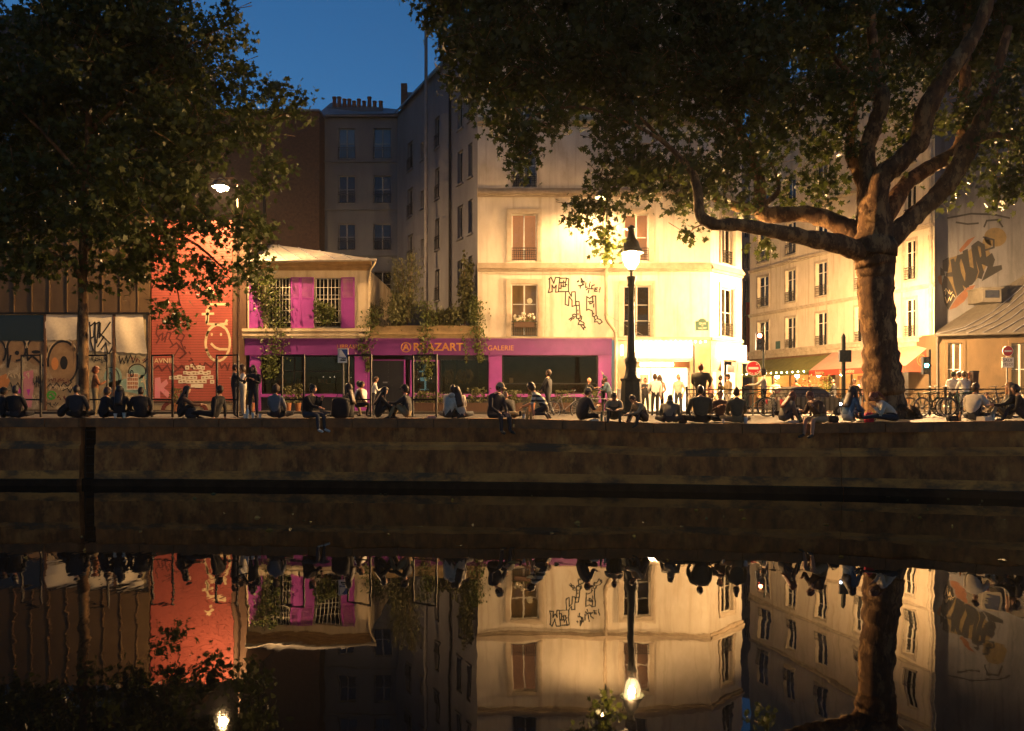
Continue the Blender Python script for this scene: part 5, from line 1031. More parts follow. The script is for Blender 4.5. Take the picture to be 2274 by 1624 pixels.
# ------------------------------------------------------------------ plants on and around the shop
def ivy(label, cols_, m='ivy_leaf', size=.13, n=900, y=D - .18, th=.22):
    """climbing or hanging plant: cols_ = list of (px, py, half width px) down its length"""
    o_ = thing('ivy', P(cols_[0][0], cols_[0][1], y), label, 'ivy', 'climbing plants on the shop'); pts = []
    st = MB(); st.tube([P(a, b_, y) for a, b_, w_ in cols_], .012, 5); st.tube([P(a + w_ * .4, b_, y + .05) for a, b_, w_ in cols_], .01, 5); st.build('stem', MATS['bark'], o_)
    seg = len(cols_) - 1
    for _ in range(n):
        t_ = random.uniform(0, seg); i = min(int(t_), seg - 1); f = t_ - i; a, b_ = cols_[i], cols_[i + 1]; w_ = a[2] + (b_[2] - a[2]) * f
        pts.append(P(a[0] + (b_[0] - a[0]) * f + random.gauss(0, .5) * w_, a[1] + (b_[1] - a[1]) * f + random.uniform(-6, 6), y + random.uniform(-th, th * .4)))
    d_ = rng.normal(size=(n, 3)) * .5; d_[:, 2] -= .7; d_[:, 1] -= .5
    leaf_mesh('leaves', [tuple(p) for p in pts], size, MATS[m], OVAL, parent=o_, dirs=d_, nm='leaves'); return o_
ivy('dense ivy climbing over the left barred window and down the purple front', [(588, 612, 26), (598, 650, 30), (606, 690, 32), (610, 735, 34), (606, 780, 28), (602, 815, 22), (598, 838, 12)], n=1700)
ivy('reddish leaved creeper on the leftmost purple shutter', [(566, 616, 16), (570, 636, 18), (578, 660, 12), (580, 690, 8)], n=260, m='ivy_leaf')
ivy('trailing plant hanging from the pavilion corner over the fascia', [(826, 690, 18), (822, 720, 24), (812, 745, 24), (808, 775, 20), (816, 800, 10), (818, 822, 5)], n=700)
ivy('long trailing plant hanging over the lettering in front of the lit display', [(948, 672, 22), (950, 710, 22), (946, 750, 20), (944, 780, 18), (948, 815, 14), (950, 842, 6)], n=950)
ivy('trailing ivy hanging beside the pale house over the gallery lettering', [(1060, 668, 16), (1058, 700, 22), (1060, 740, 22), (1064, 770, 16), (1066, 800, 8)], n=850)
ivy('thin red tinged tendril hanging right of the shop name', [(1028, 736, 8), (1034, 770, 7), (1036, 806, 4)], n=140, size=.11)
def bush(name, label, px, py0, py1, w_, d, n, tmpl=NARROW, size=.16, m='bush_leaf', up=1.2, stems=7, cat='plant'):
    o_ = thing(name, P(px, py0, d), label, cat, 'terrace plants'); s_ = d / F; st = MB(); pts = []; dr_ = []
    base = P(px, py0, d); hgt = (py0 - py1) * s_; rad = w_ * s_
    tips = [(random.uniform(-1, 1) * rad * .8, random.uniform(-.5, .5) * rad, hgt * random.uniform(.7, 1.05)) for _ in range(stems)]
    for t_ in tips: st.tube([base, base + Vector((t_[0] * .4, t_[1] * .4, t_[2] * .5)), base + Vector(t_)], [.02, .014, .006], 5)
    st.build('stems', MATS['bark'], o_)
    for _ in range(int(n * 1.7)):
        t_ = random.choice(tips); f = random.uniform(.12, 1.02); sp = rad * .28 * (1.2 - abs(f - .45))
        pts.append(tuple(base + Vector((t_[0] * f + random.gauss(0, sp), t_[1] * f + random.gauss(0, sp), t_[2] * f + random.gauss(0, sp * .6))))); dr_.append((random.gauss(t_[0], .5), random.gauss(0, .5), up + random.gauss(0, .6)))
    leaf_mesh('foliage', pts, size * 1.2, MATS[m], tmpl, parent=o_, dirs=dr_, nm='foliage'); return o_
bush('shrub', 'tall feathery bamboo standing on the terrace', 905, 722, 560, 40, D + .3, 1500, stems=9)
bush('shrub', 'rounded low bush next to the pavilion corner', 838, 726, 668, 22, D + .3, 500, size=.12)
bush('shrub', 'broad bushy shrub at the foot of the bamboo', 884, 728, 655, 34, D + .1, 700, OVAL, .13)
bush('shrub', 'small dark shrub in the middle planter', 966, 728, 690, 26, D + .3, 420, OVAL, .12)
bush('shrub', 'tall shrub against the grey wing near the pale house', 1032, 728, 570, 20, D + .3, 760, OVAL, .14, up=-.3, stems=6)
bush('shrub', 'low spreading plant in the right planter', 1000, 730, 686, 34, D + .3, 420, OVAL, .13)
bush('shrub', 'leafy plant filling the second barred window', 726, 722, 672, 28, D - .12, 620, OVAL, .12, m='ivy_leaf', up=.1)
bush('shrub', 'wispy shrub at the right end of the terrace', 1052, 726, 655, 16, D + .1, 380, OVAL, .12, m='ivy_leaf')
# potted plants along the shop
for i, (px, h_, w_, lab) in enumerate(((388, 40, 12, 'leafy plant in a pot in front of the slatted shutter'), (640, 46, 14, 'grassy potted plant under the purple sill'), (662, 52, 10, 'tall terracotta potted plant right of the grassy pot'), (560, 34, 9, 'small potted plant behind the standing trio'), (938, 30, 26, 'low hedge planter under the lit display window'), (968, 30, 24, 'flowering planter left of the cream hooded sweater'), (1180, 55, 16, 'pointed conifer in a planter before the gallery window'), (1140, 34, 20, 'bushy planter behind the reclining person'), (1250, 34, 22, 'bushy planter behind the parked bicycle'), (1060, 42, 24, 'green bushy planter below the trailing ivy'), (1318, 34, 18, 'dry shrub in a planter left of the blue jacket'))):
    d = 38.6 + (i % 3) * .4; g_ = P(px, 900, d); g_.z = 0.0; g_.x = PX(px, d); o_ = thing('potted_plant', g_, lab, 'potted plant', 'pots along the shopfront')
    mb = MB(); s_ = d / F; r_ = max(.16, w_ * s_ * .55)
    if w_ > 17: mb.box(g_.x - w_ * s_, g_.x + w_ * s_, d - .2, d + .2, g_.z, g_.z + .42)
    else: mb.lathe([(r_ * .7, 0), (r_ * .9, .3), (r_, .36), (r_, .42)], g_, 12)
    mb.build('pot', MATS['terracotta' if w_ <= 17 else 'brown_wood'], o_); n = 260 if w_ > 17 else 170; p_ = []; dd = []
    for _ in range(n):
        f = random.random(); k = (1 - f) if px == 1180 else 1; p_.append((g_.x + random.gauss(0, .5) * w_ * s_ * k, d + random.gauss(0, .15), g_.z + .42 + f * h_ * s_ * .8)); dd.append((random.gauss(0, .6), random.gauss(-.2, .5), random.gauss(.6, .5)))
    leaf_mesh('leaves', p_, .12, MATS['bush_leaf'], OVAL, parent=o_, dirs=dd, nm='leaves')
# flower box in the first floor window
fb = thing('flower_box', FM.p(fx(1165), .1, fz(720)), 'white flowers in a box on the first floor balcony', 'flower box')
mb = MB(); FM.box(mb, fx(1143), fx(1186), .03, .25, fz(728), fz(716)); mb.build('box', MATS['brown_wood'], fb)
p_ = [tuple(FM.p(fx(random.uniform(1141, 1188)), random.uniform(.0, .3), fz(random.uniform(700, 718)))) for _ in range(150)]
leaf_mesh('leaves', p_, .1, MATS['ivy_leaf'], OVAL, parent=fb, nm='leaves')
mb = MB()
for _ in range(34): mb.ball(FM.p(fx(random.uniform(1142, 1187)), random.uniform(.05, .32), fz(random.gauss(704, 4))), random.uniform(.05, .085), 6)
mb.build('blooms', MATS['paper'], fb)
mat('woven', (0.35, 0.24, 0.08), (0.2, 0.13, 0.04), 12, .8)
for k, (px, w_, lab) in enumerate(((996, 12, 'narrow woven shade hanging in the black shop window'), (1032, 19, 'wide shaggy woven shade hanging in the black shop window'))):
    c = P(px, 823, D + .4); o_ = thing('hanging_shade', c, lab, 'lamp shade'); s_ = D / F
    mb = MB(); mb.tube([c, (c.x, c.y, fz(792))], .01, 5); mb.build('cord', MATS['iron'], o_)
    n = 260; p_ = []; 
    for _ in range(n): a_ = random.uniform(0, 6.28); f = random.random(); p_.append((c.x + math.cos(a_) * w_ * s_ * (.6 + .4 * math.sin(f * 3)), c.y + math.sin(a_) * .25, c.z - f * .62))
    leaf_mesh('straw', p_, .22, MATS['woven'], NARROW, parent=o_, nm='straw', dirs=rng.normal(size=(n, 3)) * .25 + np.array([0, 0, -1]))
# ------------------------------------------------------------------ people
SKIN = {'l': mat('skin_light', (0.42, 0.22, 0.13), rough=.55), 'm': mat('skin_mid', (0.30, 0.15, 0.08), rough=.55), 'd': mat('skin_dark', (0.10, 0.05, 0.03), rough=.5)}
HAIR = {'black': mat('hair_black', (0.010, 0.008, 0.007), (0.02, 0.015, 0.012), 40, .45), 'brown': mat('hair_brown', (0.05, 0.025, 0.012), (0.025, 0.013, 0.007), 40, .5), 'red': mat('hair_red', (0.22, 0.06, 0.02), (0.13, 0.035, 0.012), 40, .5), 'blond': mat('hair_blond', (0.36, 0.20, 0.08), (0.24, 0.12, 0.05), 40, .5), 'grey': mat('hair_grey', (0.2, 0.18, 0.16), (0.12, 0.11, 0.1), 40, .5)}
def cloth(name, c): return mat('cloth_' + name, c, tuple(x * .75 for x in c), 9, .9, .1)
for n_, c_ in dict(black=(.012, .012, .014), charcoal=(.03, .03, .034), navy=(.018, .021, .03), denim=(.035, .042, .055), olive=(.07, .065, .04), khaki=(.22, .17, .09), cream=(.55, .49, .38), white=(.68, .65, .58), grey=(.15, .13, .095), bluegrey=(.15, .153, .16), tan=(.32, .24, .14), brown=(.08, .045, .03), pink=(.5, .26, .2), blue=(.05, .085, .12), rust=(.26, .10, .04), greencloth=(.02, .10, .05), lightdenim=(.25, .27, .28)).items(): cloth(n_, c_)
mat('shoe_dark', (.02, .018, .017), rough=.6); mat('shoe_pale', (.5, .47, .4), rough=.6); mat('eye', (.01, .008, .006), rough=.3); mat('lips', (.28, .09, .06), rough=.5)
def sm_stripe():
    m = bpy.data.materials.new('striped_cloth'); m.use_nodes = True; t = m.node_tree; b = t.nodes['Principled BSDF']; b.inputs['Roughness'].default_value = .9
    tc = t.nodes.new('ShaderNodeTexCoord'); w_ = t.nodes.new('ShaderNodeTexWave'); w_.bands_direction = 'Z'; w_.inputs['Scale'].default_value = 2.4; w_.inputs['Distortion'].default_value = .6; w_.inputs['Detail Scale'].default_value = .6
    cr = t.nodes.new('ShaderNodeValToRGB'); cr.color_ramp.interpolation = 'CONSTANT'; cr.color_ramp.elements[0].color = (.05, .05, .045, 1); cr.color_ramp.elements[1].position = .5; cr.color_ramp.elements[1].color = (.6, .55, .42, 1)
    t.links.new(tc.outputs['Object'], w_.inputs['Vector']); t.links.new(w_.outputs['Fac'], cr.inputs['Fac']); t.links.new(cr.outputs[0], b.inputs['Base Color']); MATS['cloth_stripe'] = m
sm_stripe()

def V(*a): return Vector(a)
POSES = {  # hip height, thighs (x out, y forward, z), shins; for the right side, mirrored for the left
 'stand': (.93, (.06, .03, -1), (.02, -.05, -1)), 'walk': (.91, (.04, .25, -1), (.02, -.15, -1)), 'cross': (.13, (.72, .68, .10), (-.80, .30, -.12)),
 'knees': (.13, (.16, .72, .68), (.02, .42, -.90)), 'edge': (.12, (.10, 1, .02), (.02, .08, -1)), 'out': (.13, (.14, 1, .12), (.04, 1, -.14)),
 'kneel': (.36, (.16, .92, -.42), (.02, -1, -.02)), 'oneknee': (.13, (.2, .85, .5), (.1, .3, -.95)), 'chair': (.52, (.12, 1, 0), (.02, .05, -1)), 'crouch': (.42, (.2, .9, .1), (.05, -.25, -1))}
ARMS = {  # (upper arm dir, forearm dir)
 'hang': ((.22, .02, -1), (.05, .22, -1)), 'lap': ((.22, .35, -.9), (-.45, .75, -.45)), 'knees': ((.15, .8, -.5), (-.4, .8, .1)), 'hold': ((.3, .45, -.85), (-.5, .7, .45)), 'fwd': ((.15, .75, -.65), (.0, .95, -.05)),
 'face': ((.2, .55, -.8), (-.35, .35, .9)), 'prop': ((.25, -.25, -1), (.05, -.1, -1)), 'raise': ((.5, .3, .8), (-.1, .3, 1)), 'pocket': ((.35, -.1, -.9), (-.2, .35, -.9)), 'side': ((.6, .2, -.5), (.6, .4, -.2)), 'down': ((.1, .5, -.85), (0, .15, -1)), 'cross': ((.25, .4, -.9), (-.9, .35, .25)), 'phone': ((.2, .3, -.9), (-.3, .8, .15))}

def head_mesh(mb, c, Rm, s_, mi_skin, mi_eye, mi_lip):
    """head about .225 m high with nose, brow, chin, ears, eyes and mouth; Rm turns it (y = face)"""
    n, hN = 14, 10; vs = []
    for i in range(hN + 1):
        a = math.pi * i / hN
        for k in range(n):
            b_ = 2 * math.pi * k / n; x, y, z = math.sin(a) * math.cos(b_), math.sin(a) * math.sin(b_), -math.cos(a)
            w_ = 1.0 if z > -.2 else 1.0 - .38 * min(1, (-z - .2) / .7)
            fy = y * .098 + (.012 if y > .2 and z < -.45 else 0) - (.015 if y < -.3 and z < -.4 else 0)
            nose = .026 * max(0, y) ** 6 * max(0, 1 - abs(x) * 4.5) * max(0, 1 - abs(z + .16) * 2.6)
            vs.append(V(x * .076 * w_, fy * w_ + nose, z * .115) * s_)
    vs = [c + Rm @ v for v in vs]; fs = [(i * n + k, i * n + (k + 1) % n, (i + 1) * n + (k + 1) % n, (i + 1) * n + k) for i in range(hN) for k in range(n)]
    mb.add(vs, fs, mi_skin, True)
    for sx in (-1, 1):
        mb.ball(c + Rm @ V(sx * .077, -.005, -.01) * s_, .02 * s_, 6, mi_skin, (.5, 1, 1.6)); mb.ball(c + Rm @ V(sx * .032, .083, .006) * s_, .0105 * s_, 6, mi_eye)
    mb.ball(c + Rm @ V(0, .086, -.062) * s_, .02 * s_, 6, mi_lip, (1.1, .4, .35))

PEOPLE = []
def person(px, d, face, pose, label, top='charcoal', legs='denim', hair='brown', hstyle='short', skin='l', arms=('lap', 'lap'), lean=0.0, side=0.0, head=(0, 0), s=1.0, sleeves=True, shorts=False, shoes='shoe_dark', cap=None, z=None, group='people sitting along the quay edge', legspec=None, hood=None, w=1.0):
    PEOPLE.append(dict(px=px, d=d, face=face, pose=pose, label=label, top=top, legs=legs, hair=hair, hstyle=hstyle, skin=skin, arms=arms, lean=lean, side=side, head=head, s=s, sleeves=sleeves, shorts=shorts, shoes=shoes, cap=cap, z=z, group=group, legspec=legspec, hood=hood, w=w))

def skeleton(p):
    hz, th, shn = POSES[p['pose']]
    Rt = Matrix.Rotation(R(p['side']), 3, 'Y') @ Matrix.Rotation(R(-p['lean']), 3, 'X'); J = {}; w = p['w']
    pel = V(0, 0, hz); J['pel'] = pel; w = 1 + (w * 1.08 - 1) * .8; J['sp'] = pel + Rt @ V(0, 0, .20); Rc = Matrix.Rotation(R(p['side'] * 1.25), 3, 'Y') @ Matrix.Rotation(R(-p['lean'] * 1.35), 3, 'X')
    J['ch'] = J['sp'] + Rc @ V(0, 0, .19); J['nk'] = J['ch'] + Rc @ V(0, .0, .14); Rh = Matrix.Rotation(R(p['head'][1]), 3, 'Z') @ Matrix.Rotation(R(-p['lean'] * .55 - p['head'][0]), 3, 'X'); J['hb'] = J['nk'] + Rh @ V(0, .012, .06); J['hd'] = J['nk'] + Rh @ V(0, .035, .165)
    J['Rh'] = Rh; J['Rc'] = Rc
    for i, sx in enumerate((-1, 1)):
        k = 'LR'[i]; ua, fa = [V(*q).normalized() for q in ARMS[p['arms'][i]]]; ua.x *= sx; fa.x *= sx
        J['s' + k] = J['ch'] + Rc @ V(sx * .17 * w, 0, .055); Ra = Matrix.Rotation(R(-p['lean'] * .5), 3, 'X')
        J['e' + k] = J['s' + k] + Ra @ ua * .285; J['w' + k] = J['e' + k] + Ra @ fa * .245; J['h' + k] = J['w' + k] + Ra @ fa * .085; J['fd' + k] = Ra @ fa
        t_, s_ = th, shn
        if p['legspec']: t_, s_ = p['legspec'][i]
        t_, s_ = V(*t_).normalized(), V(*s_).normalized(); t_.x *= sx; s_.x *= sx
        if p['pose'] == 'walk' and i == 0: t_, s_ = V(-.04, -.25, -1).normalized(), V(0, -.45, -.9).normalized()
        J['p' + k] = pel + V(sx * .09, 0, -.02); J['k' + k] = J['p' + k] + t_ * .43; J['a' + k] = J['k' + k] + s_ * .41
        ft = V(sx * .15, 1, -.12) if abs(s_.z) > .6 else V(sx * .3, .35, .75) if s_.y > .5 else V(0, -.5, -.7) if s_.y < -.5 else V(sx * .4, .7, -.2)
        J['t' + k] = J['a' + k] + ft.normalized() * .17 + V(0, 0, -.035 if abs(s_.z) > .6 else 0)
    return J

def build_people():
    tmp = []
    for p in PEOPLE:
        J = skeleton(p); bm = bmesh.new(); lay = bm.verts.layers.skin.verify(); vv = {}; w = 1 + (p['w'] * 1.2 - 1) * .9
        rad = dict(pel=(.155 * w, .125 * w), sp=(.135 * w, .11 * w), ch=(.165 * w, .115 * w), nk=(.075, .068), hb=(.055, .055))
        for k in 'LR': rad.update({'s' + k: (.068 * w, .068 * w), 'e' + k: (.05, .05), 'w' + k: (.034, .034), 'h' + k: (.042, .028), 'p' + k: (.10, .10), 'k' + k: (.067, .067), 'a' + k: (.045, .045), 't' + k: (.045, .035)})
        for k, r in rad.items(): v = bm.verts.new(J[k]); v[lay].radius = r; vv[k] = v
        vv['pel'][lay].use_root = True
        ed = [('pel', 'sp'), ('sp', 'ch'), ('ch', 'nk'), ('nk', 'hb')]
        for k in 'LR': ed += [('ch', 's' + k), ('s' + k, 'e' + k), ('e' + k, 'w' + k), ('w' + k, 'h' + k), ('pel', 'p' + k), ('p' + k, 'k' + k), ('k' + k, 'a' + k), ('a' + k, 't' + k)]
        for a, b_ in ed: bm.edges.new((vv[a], vv[b_]))
        me = bpy.data.meshes.new('person'); bm.to_mesh(me); bm.free(); o_ = bpy.data.objects.new('tmp', me); C.objects.link(o_)
        sk = o_.modifiers.new('s', 'SKIN'); sk.use_smooth_shade = True; su = o_.modifiers.new('u', 'SUBSURF'); su.levels = 1; su.render_levels = 1
        tmp.append((p, J, ed, o_))
    dg = bpy.context.evaluated_depsgraph_get(); res = []
    for p, J, ed, o_ in tmp: res.append((p, J, ed, bpy.data.meshes.new_from_object(o_.evaluated_get(dg))))
    for p, J, ed, o_ in tmp: m_ = o_.data; bpy.data.objects.remove(o_); bpy.data.meshes.remove(m_)
    for p, J, ed, me in res:
        co = np.zeros(len(me.vertices) * 3); me.vertices.foreach_get('co', co); co = co.reshape(-1, 3)
        faces = [tuple(q.vertices) for q in me.polygons]; cen = np.array([co[list(f)].mean(0) for f in faces])
        best = np.full(len(faces), 1e9); who = np.zeros(len(faces), int)
        part = {}
        for i, (a, b_) in enumerate(ed):
            A_, B_ = np.array(J[a]), np.array(J[b_]); d_ = B_ - A_; L2 = max(1e-9, d_ @ d_); t_ = np.clip(((cen - A_) @ d_) / L2, 0, 1); dist = np.linalg.norm(cen - (A_ + t_[:, None] * d_), axis=1)
            e = a[0] + b_[0]; m_ = {'nh': 2, 'se': 0, 'ew': 0 if p['sleeves'] else 2, 'wh': 2, 'pk': 1, 'ka': 2 if p['shorts'] else 1, 'at': 3, 'pp': 1}.get(e, 0)
            if (a, b_) == ('pel', 'sp'): m_ = 0
            up = dist < best; best[up] = dist[up]; who[up] = m_
        if not p['sleeves']:
            pass
        mb = MB(); mb.v = [tuple(v) for v in co]; mb.f = faces; mb.m = [int(x) for x in who]; mb.smooth = [True] * len(faces)
        head_mesh(mb, J['hd'], J['Rh'], 1.0, 2, 4, 5)
        for k, sx in (('L', -1), ('R', 1)):   # fingers and thumb, slightly curled
            f = J['fd' + k].normalized(); x = f.cross(V(0, 0, 1)); x = x.normalized() if x.length > .05 else V(1, 0, 0); up = x.cross(f)
            for q in range(4):
                b_ = J['h' + k] + x * (q - 1.5) * .019 + f * .02; L_ = (.07, .078, .074, .058)[q]; mb.tube([b_, b_ + f * L_ * .55 - up * .006, b_ + f * L_ * .9 - up * .026], [.0095, .0085, .0065], 5, 2)
            b_ = J['h' + k] - x * sx * -.03 - f * .03; mb.tube([b_, b_ + (x * sx * .6 + f).normalized() * .04, b_ + (x * sx * .3 + f).normalized() * .07 - up * .01], [.011, .01, .0075], 5, 2)
        # hem and collar
        z = gz(p['px'], p['d']) if p['z'] is None else p['z']; base = (PX(p['px'], p['d']), p['d'], z)
        ob = bpy.data.objects.new('person', mb.mesh('person', [MATS['cloth_' + p['top']], MATS['cloth_' + p['legs']], SKIN[p['skin']], MATS[p['shoes']], MATS['eye'], MATS['lips']]))
        C.objects.link(ob); place(ob, base, R(p['face']), p['s'] * (1.05 if p['group'].startswith('people sitting') else 1.02)); tag(ob, p['label'], 'person', p['group'])
        def child(name, mbx, m_):
            c = bpy.data.objects.new(name, mbx.mesh(name, m_)); C.objects.link(c); c.parent = ob; return c
        hd, Rh = J['hd'], J['Rh']; hs = p['hstyle']
        if hs != 'bald':
            hb = MB(); n, hN = 16, 9; vs = []
            puff = {'short': 1.07, 'curly': 1.22, 'long': 1.13, 'bun': 1.08, 'bob': 1.16, 'pony': 1.08}[hs]
            for i in range(hN + 1):
                a = math.pi * i / hN
                for k in range(n):
                    b_ = 2 * math.pi * k / n; x, y, zz = math.sin(a) * math.cos(b_), math.sin(a) * math.sin(b_), math.cos(a)
                    lim = -.05 if y > .35 else (-.75 if y < .1 else -.35)
                    if y > .35: lim = .38 if abs(x) < .75 else .05
                    if hs in ('bob', 'long') and y < .45: lim = -.95
                    z2 = max(zz, lim); pf = puff * (1 + random.uniform(-.05, .07) * (2 if hs == 'curly' else 1))
                    vs.append(hd + Rh @ V(x * .08 * pf, y * .102 * pf - .008, z2 * .12 * pf + .008))
            hb.add(vs, [(i * n + k, (i + 1) * n + k, (i + 1) * n + (k + 1) % n, i * n + (k + 1) % n) for i in range(hN) for k in range(n)], 0, True)
            if hs == 'long':
                Rc = J['Rc']; nk = J['nk']; L_ = random.uniform(.30, .40); rows = []
                for i in range(7):
                    f = i / 6; c_ = hd + Rh @ V(0, -.045, .02 - .1 * f) if f < .4 else (hd + Rh @ V(0, -.05, -.02)).lerp(nk + Rc @ V(0, -.125, .02 - L_ * .75), (f - .4) / .6 + .15); wd = .085 + .035 * math.sin(f * 2.6); rows.append([c_ + Rc @ V(wd * math.cos(t_) * random.uniform(.92, 1.08), .05 * math.sin(t_) * (1 if math.sin(t_) < 0 else .5), 0) for t_ in [2 * math.pi * k / 10 for k in range(10)]])
                vs = [v for r_ in rows for v in r_]; hb.add(vs, [(i * 10 + k, i * 10 + (k + 1) % 10, (i + 1) * 10 + (k + 1) % 10, (i + 1) * 10 + k) for i in range(6) for k in range(10)] + [tuple(range(60, 70))], 0, True)
                for sx in (-1, 1): hb.tube([hd + Rh @ V(sx * .072, .03, .05), hd + Rh @ V(sx * .088, .02, -.05), nk + Rc @ V(sx * .10, .05, -.02), nk + Rc @ V(sx * .11, .09, -.16)], [.03, .035, .035, .012], 7)
            if hs == 'bun': hb.ball(hd + Rh @ V(0, -.07, .11), .05, 8)
            if hs == 'pony': hb.tube([hd + Rh @ V(0, -.09, .06), hd + Rh @ V(0, -.15, .02), J['nk'] + J['Rc'] @ V(0, -.14, -.08)], [.035, .04, .015], 8)
            child('hair', hb, HAIR[p['hair']])
        if p['cap']:
            cb = MB(); n, hN = 16, 5; vs = []
            for i in range(hN + 1):
                a = math.pi / 2 * i / hN
                for k in range(n): b_ = 2 * math.pi * k / n; vs.append(hd + Rh @ V(.092 * math.cos(b_) * math.cos(a), .114 * math.sin(b_) * math.cos(a), .025 + .115 * math.sin(a)))
            cb.add(vs, [(i * n + k, i * n + (k + 1) % n, (i + 1) * n + (k + 1) % n, (i + 1) * n + k) for i in range(hN) for k in range(n)], 0, True)
            bv = [hd + Rh @ V(.075 * math.cos(t_), .095 + .085 * math.sin(t_), .035 - .02 * math.sin(t_)) for t_ in [math.pi * k / 8 for k in range(9)]]; cb.add(bv, [tuple(range(9))]); cb.add([v + V(0, 0, .008) for v in bv], [tuple(range(9))[::-1]]); child('cap', cb, MATS['cloth_' + p['cap']])
        if p['hood']:
            hb = MB(); hb.ball(J['nk'] + J['Rc'] @ V(0, -.07, .0), .1, 10, 0, (1.1, .6, .75)); child('hood', hb, MATS['cloth_' + p['top']])

E = lambda px, o=0.35: edge(px)[0] + o
# seated, left to right (face: 0 = away from the camera, 180 = towards it, 90 = left, -90 = right)
person(6, E(6, .5), -40, 'cross', 'dark clothed person at the left picture edge with a dark cap', 'black', 'black', 'black', skin='d', cap='black')
person(33, E(33), 8, 'cross', 'person in black seen from behind beside the pink painted panel', 'black', 'charcoal', 'black', w=1.18, s=1.04)
person(133, E(133, .5), -70, 'knees', 'person in a brown sweater hunched over left of the slender trunk', 'tan', 'black', 'brown', lean=34, arms=('knees', 'knees'), head=(15, 0))
person(169, E(169), 5, 'cross', 'person in wide dark jacket sitting before the slender trunk', 'charcoal', 'black', 'black', w=1.25, s=1.06)
person(228, E(228), -35, 'cross', 'person in black sitting first right of the slender trunk', 'black', 'black', 'brown', 'curly', lean=10)
person(265, E(265), 10, 'cross', 'person in black sitting second right of the slender trunk', 'black', 'black', 'black', 'long', s=1.05)
person(311, E(311), 20, 'cross', 'hunched person in black in front of the poster grid', 'black', 'black', 'brown', lean=16, w=1.3, s=1.04)
person(400, E(400, .5), -70, 'knees', 'person in dark brown facing right before the orange wall', 'brown', 'black', 'black', 'long', lean=12, arms=('knees', 'knees'), s=1.06)
person(476, E(476, .5), 75, 'out', 'person in black leaning back with legs stretched left before the shutter', 'black', 'black', 'brown', lean=-16, arms=('prop', 'prop'), s=1.08)
person(612, E(612, .3), -12, 'cross', 'person in grey blue shirt seen from behind left of the purple pilaster', 'bluegrey', 'charcoal', 'brown', 'curly', s=1.06)
person(683, E(683, .02), -112, 'edge', 'person in dark top sitting with denim legs over the edge', 'black', 'denim', 'black', 'bun', arms=('face', 'fwd'), lean=12, shoes='shoe_pale', s=1.08)
person(776, E(776, .6), 70, 'cross', 'person in black facing left behind a large black rucksack', 'black', 'black', 'brown', 'long', s=1.1, arms=('lap', 'hold'))
person(838, E(838, .4), -75, 'knees', 'person in black clothes leaning right with arms stretched out', 'black', 'black', 'black', 'long', lean=14, arms=('fwd', 'fwd'), s=1.02)
person(905, E(905, .4), 78, 'knees', 'person in dark cap and jacket with khaki knees drawn up', 'charcoal', 'khaki', 'black', cap='black', arms=('knees', 'fwd'), lean=4, s=1.06)
person(996, E(996, .3), -20, 'cross', 'person in cream hooded sweater leaning right against the pale jacket', 'cream', 'charcoal', 'brown', side=12, hood=True, w=1.15, s=1.06)
person(1026, E(1026, .3), 15, 'cross', 'person in pale jacket leaning left against the cream hooded sweater', 'cream', 'denim', 'brown', 'long', side=-14, s=1.02)
person(1096, E(1096, .0), -138, 'edge', 'person in tan cap and dark jacket dangling legs over the edge', 'navy', 'navy', 'brown', cap='tan', arms=('lap', 'lap'), lean=12, head=(12, 20), s=1.16)
person(1136, E(1136, 1.0), -150, 'out', 'reclining person in black shirt and pale trousers left of the striped shirt', 'black', 'khaki', 'brown', lean=-30, arms=('prop', 'prop'), sleeves=False, head=(-14, 0), s=.98)
person(1212, E(1212, .5), 76, 'kneel', 'kneeling person in striped shirt reaching across the quay', 'stripe', 'charcoal', 'brown', 'curly', lean=34, arms=('down', 'fwd'), sleeves=False, s=1.04)
person(1290, E(1290, .25), -62, 'cross', 'person in pale cap and dark sweater sitting left of the lantern', 'navy', 'black', 'brown', cap='tan', arms=('lap', 'hold'), lean=16, w=1.2, s=1.04)
person(1364, E(1364, .45), 172, 'knees', 'person in beige jacket with knees up facing the water by the lantern', 'tan', 'olive', 'brown', lean=20, arms=('knees', 'knees'), head=(28, 0), s=1.0)
person(1432, E(1432, .35), 120, 'oneknee', 'hunched person in tan jacket sitting at the lantern foot', 'tan', 'charcoal', 'brown', lean=30, arms=('knees', 'lap'), head=(20, 0), s=1.0)
person(1486, E(1486, .3), -15, 'cross', 'person in grey hooded sweater bent low in front of the bright doorway', 'grey', 'charcoal', 'brown', lean=34, w=1.2, hood=True, s=1.04)
person(1556, E(1556, .3), 4, 'cross', 'seated person in olive jacket seen from behind below the thin pole', 'olive', 'black', 'black', w=1.3, s=1.14)
person(1599, E(1599, 1.0), 180, 'cross', 'person in dark sweater facing the camera holding a snack', 'brown', 'black', 'brown', arms=('hold', 'hold'), s=.98)
person(1636, E(1636, .25), -8, 'cross', 'person in olive sweater and shorts seen from behind by the railing', 'olive', 'khaki', 'brown', 'bun', s=1.06, shorts=True)
person(1740, E(1740, .6), -70, 'knees', 'person with grey sleeves looking down at the open food carton', 'grey', 'denim', 'red', 'long', lean=18, arms=('knees', 'lap'), head=(18, 0))
person(1826, E(1826, .12), 112, 'edge', 'person in dark shirt and beige shorts with bare legs over the edge', 'brown', 'tan', 'red', lean=26, arms=('face', 'hold'), shorts=True, head=(18, 0), w=1.15, s=1.08)
person(1882, E(1882, .7), -60, 'knees', 'person in blue denim jacket beside the bright phone light', 'blue', 'lightdenim', 'brown', 'long', arms=('phone', 'phone'), lean=12, s=1.08)
